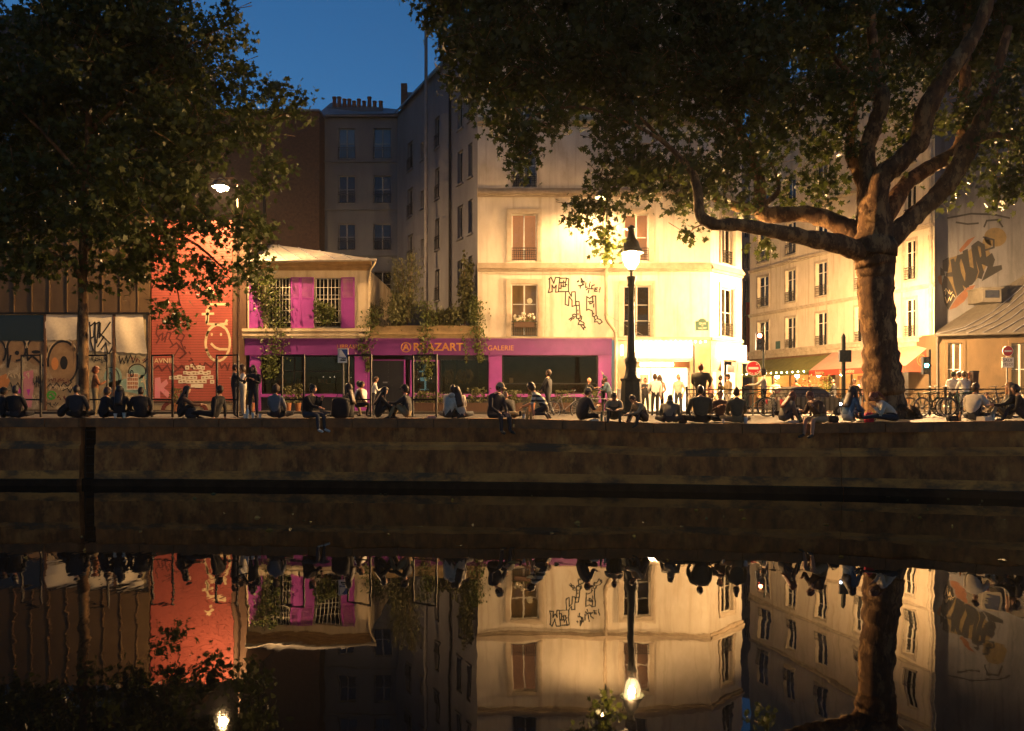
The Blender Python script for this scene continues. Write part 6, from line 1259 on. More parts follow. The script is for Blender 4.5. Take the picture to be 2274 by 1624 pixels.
person(1986, E(1986, .35), 82, 'out', 'person in white sweater hunched at the foot of the big trunk', 'cream', 'denim', 'red', 'pony', lean=36, arms=('face', 'lap'), head=(14, 0), s=1.1)
person(2160, E(2160, .8), -62, 'cross', 'person in pale sweater raising a hand to the mouth', 'cream', 'navy', 'brown', arms=('lap', 'face'), lean=8, w=1.15, s=1.1)
person(2240, E(2240, .8), 78, 'knees', 'person in black top and tan trousers facing the pale sweater', 'black', 'tan', 'blond', 'long', arms=('fwd', 'lap'), lean=-4, s=1.08)
person(2276, E(2276, .6), 60, 'knees', 'person in black cut by the right picture edge', 'black', 'navy', 'black', s=1.05, lean=14)
# standing
GS = 'people standing on the quay'; GF = 'people standing by the shops'
person(211, 29.6, -60, 'stand', 'person in brown cap and rust coat standing behind the slender trunk', 'rust', 'khaki', 'red', 'curly', arms=('hold', 'hold'), cap='brown', group=GS, z=-.12, s=1.08)
person(521, 27.6, -70, 'stand', 'person in dark track jacket at the left of the standing trio', 'navy', 'navy', 'brown', arms=('pocket', 'fwd'), group=GS, s=1.02)
person(540, 28.4, 120, 'stand', 'person in white clothes in the middle of the standing trio', 'white', 'cream', 'brown', 'curly', arms=('hold', 'hold'), group=GS, s=1.02)
person(563, 26.9, 172, 'stand', 'person in black jacket at the right of the standing trio', 'black', 'navy', 'brown', 'long', arms=('hold', 'hold'), group=GS, w=1.12, s=.98)
person(808, 28.0, 60, 'crouch', 'person in white shirt and beige trousers perched behind the purple pilaster', 'white', 'khaki', 'brown', lean=14, arms=('lap', 'fwd'), group=GS, s=1.02)
person(793, 27.6, -80, 'crouch', 'person in dark top perched close behind the large black rucksack', 'brown', 'black', 'brown', lean=10, group=GS, s=.98)
person(829, 33.5, -80, 'stand', 'person in white shirt standing in front of the dark shop door', 'white', 'charcoal', 'brown', arms=('hold', 'hold'), group=GF, z=-.12, s=.94, lean=8)
person(1217, 30.5, 65, 'walk', 'person in dark jacket walking left past the gallery window', 'charcoal', 'charcoal', 'brown', group=GF, z=-.12, head=(-16, 0), s=1.05)
person(1307, 34.0, -70, 'stand', 'person in black jacket at the small table before the gallery window', 'black', 'charcoal', 'brown', 'bald', arms=('hold', 'fwd'), group=GF, z=-.12, s=.92)
person(1339, 34.6, -100, 'stand', 'dark clothed person half hidden beside the blue jacket', 'black', 'black', 'brown', arms=('face', 'hold'), group=GF, z=-.12, s=.88)
person(1354, 34.0, 75, 'stand', 'person in blue jacket raising an arm before the last purple pilaster', 'blue', 'charcoal', 'black', arms=('hold', 'raise'), group=GF, z=-.12, lean=14, s=.98)
person(1413, 35.2, 0, 'stand', 'person partly hidden behind the lantern pedestal', 'tan', 'khaki', 'blond', group=GF, z=-.12, s=1.0)
person(1433, 35.0, 170, 'stand', 'person in dark vest standing left of the bright doorway', 'charcoal', 'black', 'brown', arms=('hold', 'hold'), group=GF, z=-.12, s=.93)
person(1455, 33.6, 10, 'stand', 'person in white blouse and dark skirt seen from behind at the doorway', 'white', 'black', 'brown', 'bob', arms=('lap', 'hang'), group=GF, z=-.12, s=1.0, w=1.1)
person(1465, 34.4, -15, 'stand', 'person in pink top carrying a shopping bag at the doorway', 'pink', 'charcoal', 'brown', 'long', group=GF, z=-.12, s=.99)
person(1507, 34.2, 140, 'stand', 'person in pale top and dark jeans in the bright doorway', 'cream', 'denim', 'blond', 'pony', arms=('pocket', 'hang'), group=GF, z=-.12, s=1.0)
person(1556, 27.2, -30, 'stand', 'person in dark olive coat standing beside the thin pole', 'olive', 'charcoal', 'red', group=GS, w=1.4, s=1.02, arms=('lap', 'lap'))
person(1579, 33.5, 60, 'stand', 'person in pink top standing left of the lit corner door', 'pink', 'brown', 'brown', 'bob', group=GF, z=-.12, s=.93, arms=('hold', 'lap'))
person(1599, 35.0, -100, 'stand', 'person in black shirt with folded arms by the lit corner door', 'black', 'charcoal', 'black', arms=('cross', 'cross'), group=GF, z=-.12, s=.99)
person(1618, 34.0, 100, 'stand', 'person in dark cap and khaki shirt at the lit corner door', 'khaki', 'cream', 'brown', cap='black', group=GF, z=-.12, s=1.0, arms=('lap', 'hold'))
person(1696, 29.6, 70, 'stand', 'person in pale top and black trousers reaching towards the sign post', 'cream', 'black', 'black', 'bob', arms=('fwd', 'fwd'), group=GS, z=-.12, s=1.04)
person(1897, 33.0, 175, 'walk', 'person in dark suit walking left of the big trunk', 'black', 'charcoal', 'brown', group=GF, z=-.12, s=.88)
person(2117, 30.5, -40, 'stand', 'person in green cap behind the railing and bicycles', 'white', 'denim', 'black', cap='greencloth', group=GF, z=-.12, s=1.0)
person(2131, 31.0, 30, 'stand', 'person in tan top behind the railing left of the white cardigan', 'tan', 'denim', 'brown', 'bun', group=GF, z=-.12, s=1.0)
person(2142, 29.7, 10, 'stand', 'person in white cardigan and pale jeans seen from behind at the railing', 'white', 'lightdenim', 'brown', 'pony', group=GF, z=-.12, s=.99)
person(2153, 30.8, 60, 'stand', 'person in pink top behind the railing right of the white cardigan', 'pink', 'navy', 'red', group=GF, z=-.12, s=.98)
person(1722, 42.0, 150, 'stand', 'pale shirted person far behind the railing under the creperie awning', 'cream', 'black', 'brown', group=GF, z=-.12)
person(1768, 41.0, -60, 'stand', 'person in rust top near the creperie counter', 'rust', 'charcoal', 'black', group=GF, z=-.12, arms=('hold', 'lap'))
person(1852, 42.5, 80, 'stand', 'person in black between the two awnings', 'black', 'charcoal', 'black', group=GF, z=-.12)
person(1915, 40.0, -20, 'stand', 'person in pale pink top just left of the big trunk', 'pink', 'denim', 'brown', 'long', group=GF, z=-.12)
build_people()
# ------------------------------------------------------------------ street furniture
hp = None
HX = [(89, 0), (277, 1), (461, 2), (646, 3), (832, 4), (1021, 5), (1206, 6)]
HL = ['leftmost tall black metal frame beside the pink panel', 'tall black metal frame just right of the slender trunk', 'tall black metal frame left of the seated person in dark brown', 'tall black metal frame behind the standing trio', 'tall black metal frame before the wide shop window', 'tall black metal frame before the dark shop door', 'rightmost tall black metal frame before the lit display']
for sx, i in HX:
    px = sx / 1.2788; g_ = ground(px, 27.0)
    if hp is None:
        hp = thing('metal_frame', (0, 0, 0), HL[i], 'metal frame', 'tall metal frames along the quay'); w_, hgt = .44, 2.12
        for s_ in (-1, 1): mb = MB(); mb.box(s_ * w_ - .028, s_ * w_ + .028, -.028, .028, 0, hgt); mb.build('upright', MATS['iron'], hp)
        for z in (.62, hgt): mb = MB(); mb.box(-w_ + .029, w_ - .029, -.026, .026, z - .052, z - .002); mb.build('crossbar', MATS['iron'], hp)
        o_ = hp
    else: o_ = copy_tree(hp); o_['label'] = HL[i]
    place(o_, g_, R(-20))

# railing between promenade and road
rl = thing('railing', ground(1900, 28.4), 'long low iron railing with arched bars behind the seated people on the right', 'railing')
rp = [(1525, 28.7), (1650, 28.6), (1800, 28.4), (1950, 28.1), (2100, 27.6), (2300, 26.9), (2420, 26.4)]
pts = [Vector((PX(a, d), d, gz(a, d))) for a, d in rp]
for a, b_ in zip(pts, pts[1:]):
    L_ = (b_ - a).length; n = max(2, int(L_ / .16))
    mb = MB(); up = Vector((0, 0, 1)); mb.bar(a + up * .95, b_ + up * .95, .04); mb.bar(a + up * .80, b_ + up * .80, .025); mb.bar(a + up * .10, b_ + up * .10, .03); mb.build('rail', MATS['iron'], rl)
    mb = MB(); mb.bar(a, a + up * .99, .06); mb.ball(a + up * 1.02, .05, 8); mb.build('post', MATS['iron'], rl)
    for k in range(n):
        mb = MB(); q0, q1 = a.lerp(b_, (k + .1) / n), a.lerp(b_, (k + .9) / n); m_ = (q0 + q1) / 2
        mb.tube([q0 + up * .11, q0 + up * .66, q0.lerp(m_, .4) + up * .75, m_ + up * .785, q1.lerp(m_, .4) + up * .75, q1 + up * .66, q1 + up * .11], .011, 5); mb.build('arched_bar', MATS['iron'], rl)

# bicycles
mat('tyre', (.012, .012, .012), rough=.8); mat('rim', (.35, .34, .33), rough=.35, metal=.9); mat('bike_black', (.015, .015, .017), rough=.35); mat('bike_white', (.16, .155, .145), rough=.4); mat('bike_green', (.03, .08, .05), rough=.35)
def make_bike(m, label):
    b_ = thing('bicycle', (0, 0, 0), label, 'bicycle', 'bicycles on the quay'); r = .34
    def ring(x, z, R_, rr_, nm, mm, par): mb = MB(); mb.tube([(x + R_ * math.cos(k * math.pi / 14), 0, z + R_ * math.sin(k * math.pi / 14)) for k in range(29)], rr_, 6, 0, False); return mb.build(nm, mm, par)
    for x in (-.52, .52):
        w_ = ring(x, r, r - .02, .02, 'wheel', MATS['tyre'], b_); ring(x, r, r - .045, .011, 'rim', MATS['rim'], w_)
        mb = MB()
        for k in range(14): a = k * math.pi / 7; mb.tube([(x, 0, r), (x + (r - .05) * math.cos(a), 0, r + (r - .05) * math.sin(a))], .0028, 3)
        mb.tube([(x, -.05, r), (x, .05, r)], .022, 8); mb.build('spokes', MATS['rim'], w_)
    bbk, seat, hd_, hb_ = (-.08, 0, .30), (-.22, 0, .86), (.36, 0, .88), (.40, 0, .68)
    mb = MB()
    for a, c in ((bbk, seat), (bbk, hb_), ((-.20, 0, .78), hd_), (hd_, hb_)): mb.tube([a, c], .018, 8)
    for y in (-.04, .04): mb.tube([(-.52, y, r), bbk], .011, 6); mb.tube([(-.52, y, r), (-.20, 0, .78)], .010, 6); mb.tube([(.52, y, r), (.44, y * .8, .60), hb_], .012, 6)
    mb.build('frame', m, b_)
    mb = MB(); mb.hexa([(-.36, -.07, .90), (-.34, .07, .90), (-.06, .02, .91), (-.06, -.02, .91), (-.37, -.08, .95), (-.36, .08, .95), (-.05, .025, .945), (-.05, -.025, .945)]); mb.build('saddle', MATS['black_plastic'], b_)
    mb = MB(); mb.tube([(.35, 0, .86), (.33, 0, 1.02)], .014, 6); mb.tube([(.22, -.28, 1.03), (.34, -.12, 1.06), (.36, 0, 1.03), (.34, .12, 1.06), (.22, .28, 1.03)], .013, 6); mb.build('handlebar', MATS['black_plastic'], b_)
    mb = MB(); mb.tube([(bbk[0], -.05, .30), (bbk[0], .05, .30)], .05, 10); mb.tube([(bbk[0], .07, .30), (bbk[0] + .12, .07, .19)], .01, 5); mb.tube([(bbk[0], -.07, .30), (bbk[0] - .12, -.07, .41)], .01, 5); mb.box(bbk[0] + .08, bbk[0] + .17, .06, .14, .175, .195); mb.box(bbk[0] - .17, bbk[0] - .08, -.14, -.06, .40, .42); mb.build('pedals', MATS['black_plastic'], b_)
    return b_
B0 = make_bike(MATS['bike_black'], 'black bicycle leaning on the railing right of the big trunk'); place(B0, ground(2077, 27.2), R(12))
def bike(px, d, rz, label, m=None, tilt=None):
    o_ = copy_tree(B0); o_['label'] = label; place(o_, (PX(px, d), d, gz(px, d) if d < 28.9 else -.12), rz)
    if m:
        for c in o_.children:
            if c.name.startswith('frame'): c.data = c.data.copy(); c.data.materials[0] = m
    if tilt: o_.rotation_euler = (tilt, 0, rz)
    return o_
bike(2140, 26.8, R(-24), 'bicycle with dark frame behind the person in pale sweater', MATS['bike_green'])
bike(2225, 26.0, R(8), 'tall black bicycle at the right end of the railing')
bike(1668, 27.6, R(-18), 'bicycle lying against the railing left of the grey sleeved person', MATS['bike_green'])
bike(1718, 27.0, R(70), 'bicycle seen end on behind the grey sleeved person')
bike(2054, 27.9, R(-16), 'bicycle with dark green frame close to the big trunk', MATS['bike_green'])
bike(2262, 27.3, R(18), 'bicycle cut by the right picture edge behind the railing')
bike(2188, 27.5, R(-8), 'grey framed bicycle between the two tall bicycles at right', MATS['bike_white'])
bike(1256, 29.4, R(20), 'bicycle parked behind the kneeling striped shirt', MATS['bike_white'])
o_ = bike(735, 25.9, R(14), 'bicycle lying flat on the quay beside the denim legs over the edge', MATS['bike_white']); o_.rotation_euler = (R(84), 0, R(14)); o_.location.z += .08

# signs and signals
mat('sign_red', (.42, .02, .03), rough=.4); mat('sign_white', (.7, .66, .58), rough=.5); mat('sign_blue', (.02, .05, .2), rough=.4); mat('sign_post', (.10, .10, .09), rough=.5, metal=.4)
def disc(mb, c, r, y0, y1, mi=0, n=24):
    f = [(c[0] + r * math.cos(2 * math.pi * k / n), y0, c[2] + r * math.sin(2 * math.pi * k / n)) for k in range(n)]; g_ = [(a, y1, b_) for a, _, b_ in f]
    mb.add(f + g_, [tuple(range(n)), tuple(range(n, 2 * n))[::-1]] + [(k, k + n, (k + 1) % n + n, (k + 1) % n) for k in range(n)], mi)
def no_entry(px, py, d, r, label, plate=False):
    c = P(px, py, d); z0 = -.12; o_ = thing('no_entry_sign', (c.x, d, z0), label, 'road sign', 'no entry signs')
    mb = MB(); mb.tube([(c.x, d + .05, z0), (c.x, d + .05, c.z + r)], .035, 8); mb.build('post', MATS['sign_post'], o_)
    mb = MB(); disc(mb, c, r, d - .01, d + .012); f = mb.build('rim', MATS['sign_white'], o_)
    mb = MB(); disc(mb, c, r * .92, d - .016, d - .0105); mb.build('face', MATS['sign_red'], o_)
    mb = MB(); mb.box(c.x - r * .68, c.x + r * .68, d - .022, d - .0165, c.z - r * .16, c.z + r * .16); mb.build('bar', MATS['sign_white'], o_)
    if plate:
        mb = MB(); mb.box(c.x - r * 1.1, c.x + r * 1.1, d - .01, d + .01, c.z - r * 3.1, c.z - r * 1.2); p_ = mb.build('plate', MATS['sign_white'], o_)
        fr_ = Frm((c.x, d), (c.x + 1, d))
        text('SAUF', r * .8, (0, c.z - r * 1.75), fr_, MATS['paint_black'], o_, v=.014, extrude=.001); text('VELOS', r * .7, (0, c.z - r * 2.5), fr_, MATS['paint_black'], o_, v=.014, extrude=.001)
    else:
        mb = MB()
        for a, b_, q in ((.45, .55, .1), (-.45, -.62, .12), (-.15, -.72, .1), (.3, -.68, .13), (.6, -.45, .09)): mb.box(c.x + r * (a - q), c.x + r * (a + q), d - .02, d - .0165, c.z + r * (b_ - q * .7), c.z + r * (b_ + q * .7))
        mb.build('stickers', MATS['paper'], o_)
    return o_
no_entry(1673, 818, 34.0, .31, 'no entry sign with stickers at the corner of the side street')
no_entry(2238, 780, 35.0, .235, 'no entry sign with white plate in front of the low ochre building', True)
def light_mat(n_, c, e): return mat(n_, c, rough=.4, emit=c, estr=e)
def signal(px, py, d, label, m_on, which, hh=.85):
    c = P(px, py, d); o_ = thing('traffic_signal', (c.x + .15, d, -.12), label, 'traffic light', 'traffic signals'); x = c.x; zc = c.z - (0 if which == 1 else (.22 if which == 0 else -.22))
    mb = MB(); mb.tube([(x + .22, d + .1, -.12), (x + .22, d + .1, zc + .7)], .05, 8); mb.build('post', MATS['green_iron'], o_)
    mb = MB(); mb.box(x - .14, x + .14, d - .06, d + .14, zc - .38, zc + .38); mb.box(x + .1, x + .26, d + .02, d + .1, zc - .05, zc + .05); hs_ = mb.build('housing', MATS['black_plastic'], o_)
    for k in range(2 if hh < .8 else 3):
        mb = MB(); cz = zc + .24 - k * .24; disc(mb, (x, d, cz), .085, d - .085, d - .062, 0, 16); mb.build('lens', m_on if k == which else MATS['dark_pane'], o_)
    return o_
signal(1686, 747, 35.0, 'red traffic light glowing at the side street corner', light_mat('red_on', (1.0, .12, .05), 200), 0)
signal(2056, 812, 34.5, 'green pedestrian light right of the big trunk', light_mat('green_on', (.10, 1.0, .62), 60), 1)
# pedestrian crossing sign
c = P(762, 790, 30.0); ps = thing('crossing_sign', (c.x, 30.0, -.12), 'small blue and white sign with worn sticker on a thin post', 'road sign')
mb = MB(); mb.tube([(c.x, 30.04, -.12), (c.x, 30.04, c.z + .26)], .03, 8); mb.build('post', MATS['sign_post'], ps)
mb = MB(); mb.box(c.x - .2, c.x + .2, 29.99, 30.01, c.z - .27, c.z + .27); mb.build('plate', MATS['sign_white'], ps)
mb = MB(); mb.box(c.x - .165, c.x + .165, 29.984, 29.989, c.z - .08, c.z + .235); mb.build('face', MATS['sign_blue'], ps)
mb = MB(); mb.add([(c.x - .15, 29.981, c.z - .06), (c.x + .12, 29.981, c.z - .06), (c.x - .06, 29.981, c.z + .22), (c.x - .14, 29.981, c.z + .22)], [(0, 1, 2, 3)]); mb.build('sticker', MATS['sign_white'], ps)
mb = MB(); mb.box(c.x - .1, c.x + .1, 29.981, 29.989, c.z - .2, c.z - .15); mb.box(c.x - .06, c.x + .13, 29.981, 29.989, c.z - .13, c.z - .1); mb.build('print', MATS['paint_black'], ps)
# crossing post with box
c = P(1873, 790, 30.0); bp_ = thing('signal_post', (c.x, 30.0, -.12), 'dark post with square signal box seen from behind', 'post')
mb = MB(); mb.tube([(c.x, 30, -.12), (c.x, 30, 2.9)], .075, 10); mb.lathe([(.085, 2.9), (.06, 3.0), (.02, 3.08)], (c.x, 30, 0), 10); mb.build('post', MATS['green_iron'], bp_)
mb = MB(); mb.box(c.x - .22, c.x + .22, 29.8, 29.92, 2.0, 2.44); mb.build('box', MATS['green_iron'], bp_)
c = P(2164, 845, 29.6); bo = thing('ticket_machine', (c.x, 29.6, -.12), 'square dark wooden looking post behind the railing', 'post')
mb = MB(); mb.box(c.x - .1, c.x + .1, 29.5, 29.7, -.12, PZ(827, 29.6)); mb.build('body', MATS['brown_wood'], bo)
mb = MB(); mb.box(c.x - .115, c.x + .115, 29.485, 29.715, PZ(827, 29.6) + .002, PZ(824, 29.6)); mb.build('top', MATS['iron'], bo)
c = P(1541, 780, 33.5); tp = thing('thin_pole', (c.x, 33.5, -.12), 'thin dark pole standing in front of the glowing shop sign', 'pole')
mb = MB(); mb.tube([(c.x, 33.5, -.12), (c.x, 33.5, PZ(767, 33.5))], .04, 8); mb.build('shaft', MATS['sign_post'], tp)
mb = MB(); mb.tube([(c.x, 33.5, -.12), (c.x, 33.5, .02)], .08, 8); mb.build('base', MATS['sign_post'], tp)
# parked car behind the railing
mat('car_paint', (.07, .066, .06), rough=.3, coat=.6, metal=.3); mat('car_glass', (.02, .02, .022), rough=.05)
car = thing('parked_car', (0, 0, 0), 'dark parked hatchback behind the railing in the street mouth', 'car')
def loft(prof, y0, y1, inset, mb, mi=0):
    n = len(prof); a = [(x, y0, z) for x, z in prof]; b_ = [(x, y1, z) for x, z in prof]; mb.add(a + b_, [tuple(range(n))[::-1], tuple(range(n, 2 * n))] + [(k, (k + 1) % n, (k + 1) % n + n, k + n) for k in range(n)], mi)
mb = MB(); low = [(-1.85, .3), (1.85, .3), (1.9, .55), (1.8, .78), (1.05, .92), (-1.7, .95), (-1.88, .8), (-1.9, .45)]; loft(low, -.8, .8, 0, mb); body = mb.build('body', MATS['car_paint'], car)
mb = MB(); cab = [(-1.65, .95), (-1.35, 1.38), (-.9, 1.47), (.1, 1.45), (.45, 1.3), (1.05, .93)]; n = len(cab)
mb.add([(x, -.78 if z < 1 else -.64, z) for x, z in cab] + [(x, .78 if z < 1 else .64, z) for x, z in cab], [tuple(range(n))[::-1], tuple(range(n, 2 * n))] + [(k, k + 1, k + 1 + n, k + n) for k in range(n - 1)]); mb.build('cabin', MATS['car_paint'], car)
for s_ in (-1, 1):
    for a, c_, e_, f in ((-1.4, -.55, -1.22, -.5), (-.48, .8, -.45, .33)):
        mb = MB(); mb.add([(a, s_ * .785, .98), (c_, s_ * .785, .97), (f, s_ * .672, 1.36), (e_, s_ * .672, 1.37)], [(0, 1, 2, 3)]); mb.build('side_window', MATS['car_glass'], car)
mb = MB(); mb.add([(1.04, -.7, .955), (1.04, .7, .955), (.5, .6, 1.30), (.5, -.6, 1.30)], [(0, 1, 2, 3)]); mb.build('windscreen', MATS['car_glass'], car)
mb = MB(); mb.add([(-1.665, .66, .98), (-1.665, -.66, .98), (-1.40, -.56, 1.35), (-1.40, .56, 1.35)], [(0, 1, 2, 3)]); mb.build('rear_window', MATS['car_glass'], car)
for x in (-1.15, 1.2):
    for s_ in (-1, 1):
        mb = MB(); mb.tube([(x, s_ * .66, .3), (x, s_ * .83, .3)], .3, 18); w_ = mb.build('wheel', MATS['tyre'], car); mb = MB(); mb.tube([(x, s_ * .8, .3), (x, s_ * .845, .3)], .18, 12); mb.build('hubcap', MATS['rim'], w_)
for s_ in (-1, 1):
    mb = MB(); mb.box(1.80, 1.885, s_ * .6 - .16, s_ * .6 + .16, .6, .72); mb.build('headlight', MATS['sign_white'], car); mb = MB(); mb.box(-1.9, -1.84, s_ * .66 - .1, s_ * .66 + .1, .6, .85); mb.build('tail_light', MATS['sign_red'], car)
    mb = MB(); mb.ball((.62, s_ * .9, 1.0), .09, 8, 0, (1, .7, .7)); mb.build('mirror', MATS['car_paint'], car)
place(car, (PX(1795, 32.5), 32.5, -.12), R(14), .84)

# ------------------------------------------------------------------ small things on the quay
def bag(px, d, label, m, s=1.0, sy=1.0):
    g_ = ground(px, d); o_ = thing('bag', g_, label, 'bag', 'bags on the quay'); bm = bmesh.new(); bmesh.ops.create_cube(bm, size=1); bmesh.ops.subdivide_edges(bm, edges=bm.edges, cuts=3, use_grid_fill=True)
    for v in bm.verts:
        q = v.co.copy(); v.co = q.lerp(q.normalized() * .55, .6); v.co.x *= .46 * s; v.co.y *= .26 * s; v.co.z = (v.co.z + .5) * .42 * s * sy; v.co += Vector([random.uniform(-.012, .012) for _ in range(3)]) * s
        if v.co.z < .02: v.co.z = 0.0
    me = bpy.data.meshes.new('body'); bm.to_mesh(me); bm.free(); me.materials.append(m)
    for p_ in me.polygons: p_.use_smooth = True
    me.transform(Matrix.Translation(g_)); link(bpy.data.objects.new('body', me), o_)
    mb = MB(); mb.tube([g_ + Vector((-.13 * s, -.02, .36 * s * sy)), g_ + Vector((-.07 * s, -.02, .5 * s * sy)), g_ + Vector((.07 * s, -.02, .5 * s * sy)), g_ + Vector((.13 * s, -.02, .36 * s * sy))], .012, 5); mb.build('handle', m, o_); return o_
bag(757, E(757, .3), 'large black rucksack left of the leaning person in black', MATS['cloth_black'], 1.25, 1.25)
bag(424, E(424, .5), 'dark rucksack between the two people at the shutter', MATS['cloth_charcoal'], .8)
bag(1850, E(1850, .4), 'black crumpled bag right of the beige shorts', MATS['cloth_black'], .7, .7)
bag(1930, E(1930, .3), 'bright red bag between denim jacket and white sweater', mat('bag_red', (.42, .03, .07), rough=.6), .62, 1.1)
bag(2118, E(2118, .6), 'low black bag left of the person in pale sweater', MATS['cloth_black'], .85, .45)
bag(1516, E(1516, .5), 'brown bag in the light of the doorway', MATS['cloth_brown'], .6)
bag(1481, 33.9, 'pink paper shopping bag held at the doorway', MATS['cloth_pink'], .7, 1.3)
mat('bottle_clear', (.5, .48, .4), rough=.1, spec=.6); mat('bottle_green', (.03, .07, .03), rough=.1, spec=.6); mat('can_metal', (.5, .42, .3), rough=.35, metal=.7); mat('cup_white', (.5, .44, .34), rough=.5); mat('beer', (.45, .22, .05), rough=.2)
def bottle(px, o, label, m, s=1.0):
    g_ = ground(px, E(px, o)); t_ = thing('bottle', g_, label, 'bottle', 'drinks on the quay'); mb = MB(); mb.lathe([(.036 * s, 0), (.038 * s, .02), (.038 * s, .17 * s), (.016 * s, .23 * s), (.014 * s, .29 * s)], g_, 10); mb.build('glass', m, t_); mb = MB(); mb.lathe([(.017 * s, .285 * s), (.017 * s, .31 * s)], g_, 8); mb.build('neck_cap', MATS['can_metal'], t_)
def cup(px, o, label, m, s=1.0):
    g_ = ground(px, E(px, o)); t_ = thing('cup', g_, label, 'cup', 'drinks on the quay'); mb = MB(); mb.lathe([(.03 * s, 0), (.045 * s, .13 * s), (.041 * s, .13 * s), (.028 * s, .012)], g_, 10, cap=False); mb.build('wall', m, t_); mb = MB(); mb.lathe([(.038 * s, .09 * s), (.038 * s, .092 * s)], g_, 10); mb.build('drink', MATS['beer'], t_)
bottle(550, .2, 'clear glass bottle among cups at the feet of the standing trio', MATS['bottle_clear'], 1.35)
cup(544, .15, 'pale cup just left of the clear bottle', MATS['cup_white'], 1.2); cup(562, .15, 'white cup just right of the clear bottle', MATS['cup_white'], 1.4); cup(577, .2, 'small white cup farthest right of the clear bottle', MATS['cup_white'], 1.1)
cup(276, .12, 'pale can beside the pair in black at the slender trunk', MATS['can_metal'], 1.4); cup(256, .12, 'small cup left of the pair in black at the slender trunk', MATS['cup_white'], 1.2)
bottle(1171, .2, 'amber bottle left of the kneeling striped shirt', MATS['beer'], 1.2); bottle(1179, .25, 'second amber bottle next to the kneeling striped shirt', MATS['beer'], 1.15)
cup(1163, .2, 'glass of beer beside the reclining person', MATS['can_metal'], 1.2)
cup(1344, .15, 'cup between the pale cap and the beige jacket', MATS['cup_white']); bottle(1336, .2, 'short bottle right of the pale cap', MATS['bottle_green'])
cup(1656, .2, 'white cup at the right hip of the olive sweater', MATS['cup_white'], 1.5); cup(1606, .4, 'white cup in front of the person with a snack', MATS['cup_white'])
bottle(1776, .5, 'green bottle between grey sleeves and beige shorts', MATS['bottle_green']); cup(1786, .4, 'cup left of the beige shorts', MATS['cup_white'], 1.2)
bottle(2132, .5, 'amber drink left of the person in pale sweater', MATS['beer'], .9); cup(2198, .6, 'glass between the pale sweater and the black top', MATS['cup_white'], 1.2); bottle(2206, .6, 'bottle near the tan knees at the right', MATS['bottle_clear'])
def box_thing(name, px, o, w_, h_, label, m, cat, rz=.2):
    g_ = ground(px, E(px, o)); mb = MB(); mb.hexa([(-w_, -w_ * .7, 0), (w_, -w_ * .7, 0), (w_, w_ * .7, 0), (-w_, w_ * .7, 0), (-w_ * .95, -w_ * .66, h_), (w_ * .95, -w_ * .66, h_), (w_ * .95, w_ * .66, h_), (-w_ * .95, w_ * .66, h_)]); mb.box(-w_ * .5, w_ * .5, -.02, .02, h_ - .001, h_ + .012)
    o_ = mb.build(name, m, None, label=label, cat=cat); place(o_, g_, rz); return o_
box_thing('food_box', 958, .3, .14, .07, 'small pink food carton left of the cream hooded sweater', MATS['cloth_pink'], 'box')
box_thing('food_box', 1320, .1, .12, .05, 'pale food carton in front of the pale cap', MATS['paper'], 'box')
box_thing('food_box', 1762, .5, .16, .06, 'open food carton between the grey sleeves and the beige shorts', MATS['paper'], 'box', -.3)
box_thing('food_box', 2186, .5, .18, .12, 'crumpled pale paper bag by the person in pale sweater', MATS['paper'], 'box', .5)
# phone with its light on
c = P(1867, 899.5, E(1867, .45)); ph = thing('phone', c, 'phone shining a bright white light beside the denim jacket', 'phone')
mb = MB(); mb.box(c.x - .04, c.x + .04, c.y, c.y + .01, c.z - .08, c.z + .08); mb.build('body', MATS['black_plastic'], ph)
mb = MB(); mb.ball((c.x, c.y - .006, c.z + .03), .03, 8); mb.build('flash', mat('flash_light', (1, 1, 1), emit=(.75, .88, 1.0), estr=90), ph)
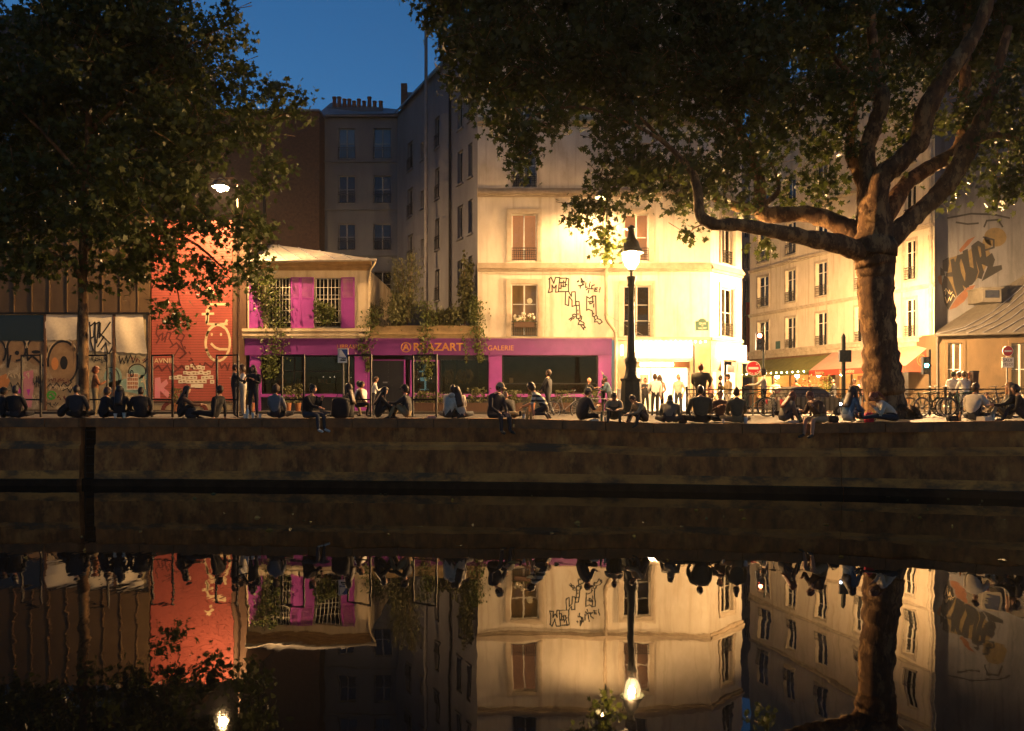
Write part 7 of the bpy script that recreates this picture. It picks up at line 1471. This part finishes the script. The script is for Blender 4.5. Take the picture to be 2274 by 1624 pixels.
# café tables and planters in front of the lit fronts
for px, d, lab in ((1316, 34.4, 'small round table before the gallery window'), (1345, 33.4, 'small round table behind the beige jacket'), (1590, 33.0, 'small round table at the lit corner')):
    g_ = Vector((PX(px, d), d, -.12)); t_ = thing('cafe_table', g_, lab, 'table', 'café tables'); mb = MB(); mb.lathe([(.30, .72), (.31, .735), (.30, .75)], g_, 16); mb.build('table_top', MATS['zinc'], t_); mb = MB(); mb.lathe([(.22, 0), (.2, .03), (.03, .05), (.025, .72)], g_, 10); mb.build('pedestal', MATS['iron'], t_)
for px, lab in ((1835, 'pale flowering shrub in front of the creperie'), (1790, 'orange flowers under the creperie awning')):
    d = 47.0; g_ = Vector((PX(px, d), d, -.12)); t_ = thing('potted_plant', g_, lab, 'potted plant', 'café plants'); mb = MB(); mb.lathe([(.2, 0), (.27, .4), (.27, .45)], g_, 12); mb.build('pot', MATS['terracotta'], t_)
    n = 260; p_ = np.array(g_)[None] + np.array([0, 0, 1.2])[None] + rng.normal(size=(n, 3)) * np.array([.3, .3, .38]); leaf_mesh('leaves', p_, .14, MATS['ivy_leaf' if px == 1835 else 'terracotta'], OVAL, parent=t_, nm='leaves')
# utility cabinet by the pier
c = Vector((PX(1386, 38.9), 38.9, 0)); ub = thing('utility_cabinet', c, 'grey green metal cabinet at the pier left of the lantern', 'cabinet')
mb = MB(); mb.box(c.x - .3, c.x + .3, 38.7, 39.1, 0, 1.05); mb.build('body', MATS['zinc'], ub); mb = MB(); mb.box(c.x - .33, c.x + .33, 38.67, 39.13, 1.053, 1.1); mb.build('lid', MATS['zinc'], ub)

p_ = [(rng.uniform(-9, 14), rng.uniform(12, 23), WATER + .006) for _ in range(70)]
leaf_mesh('floating_leaves', p_, .13, MATS['bush_leaf'], OVAL, dirs=np.column_stack([rng.normal(size=70), rng.normal(size=70), np.zeros(70)]) , kind='stuff', nm='floating_leaves')
# ------------------------------------------------------------------ a thin haze volume added to imitate the lens glow round the lamps
hz = MB(); hz.box(-215, 215, -75, 430, WATER - 1.2, 31); hm = bpy.data.materials.new('glow_haze'); hm.use_nodes = True; t = hm.node_tree; t.nodes.clear()
ho = t.nodes.new('ShaderNodeOutputMaterial'); pv_ = t.nodes.new('ShaderNodeVolumePrincipled'); pv_.inputs['Density'].default_value = GLOW_HAZE; pv_.inputs['Anisotropy'].default_value = 0.55; pv_.inputs['Color'].default_value = (0.95, 0.93, 0.9, 1)
t.links.new(pv_.outputs[0], ho.inputs['Volume']); hz.build('glow_haze', hm, kind='stuff')
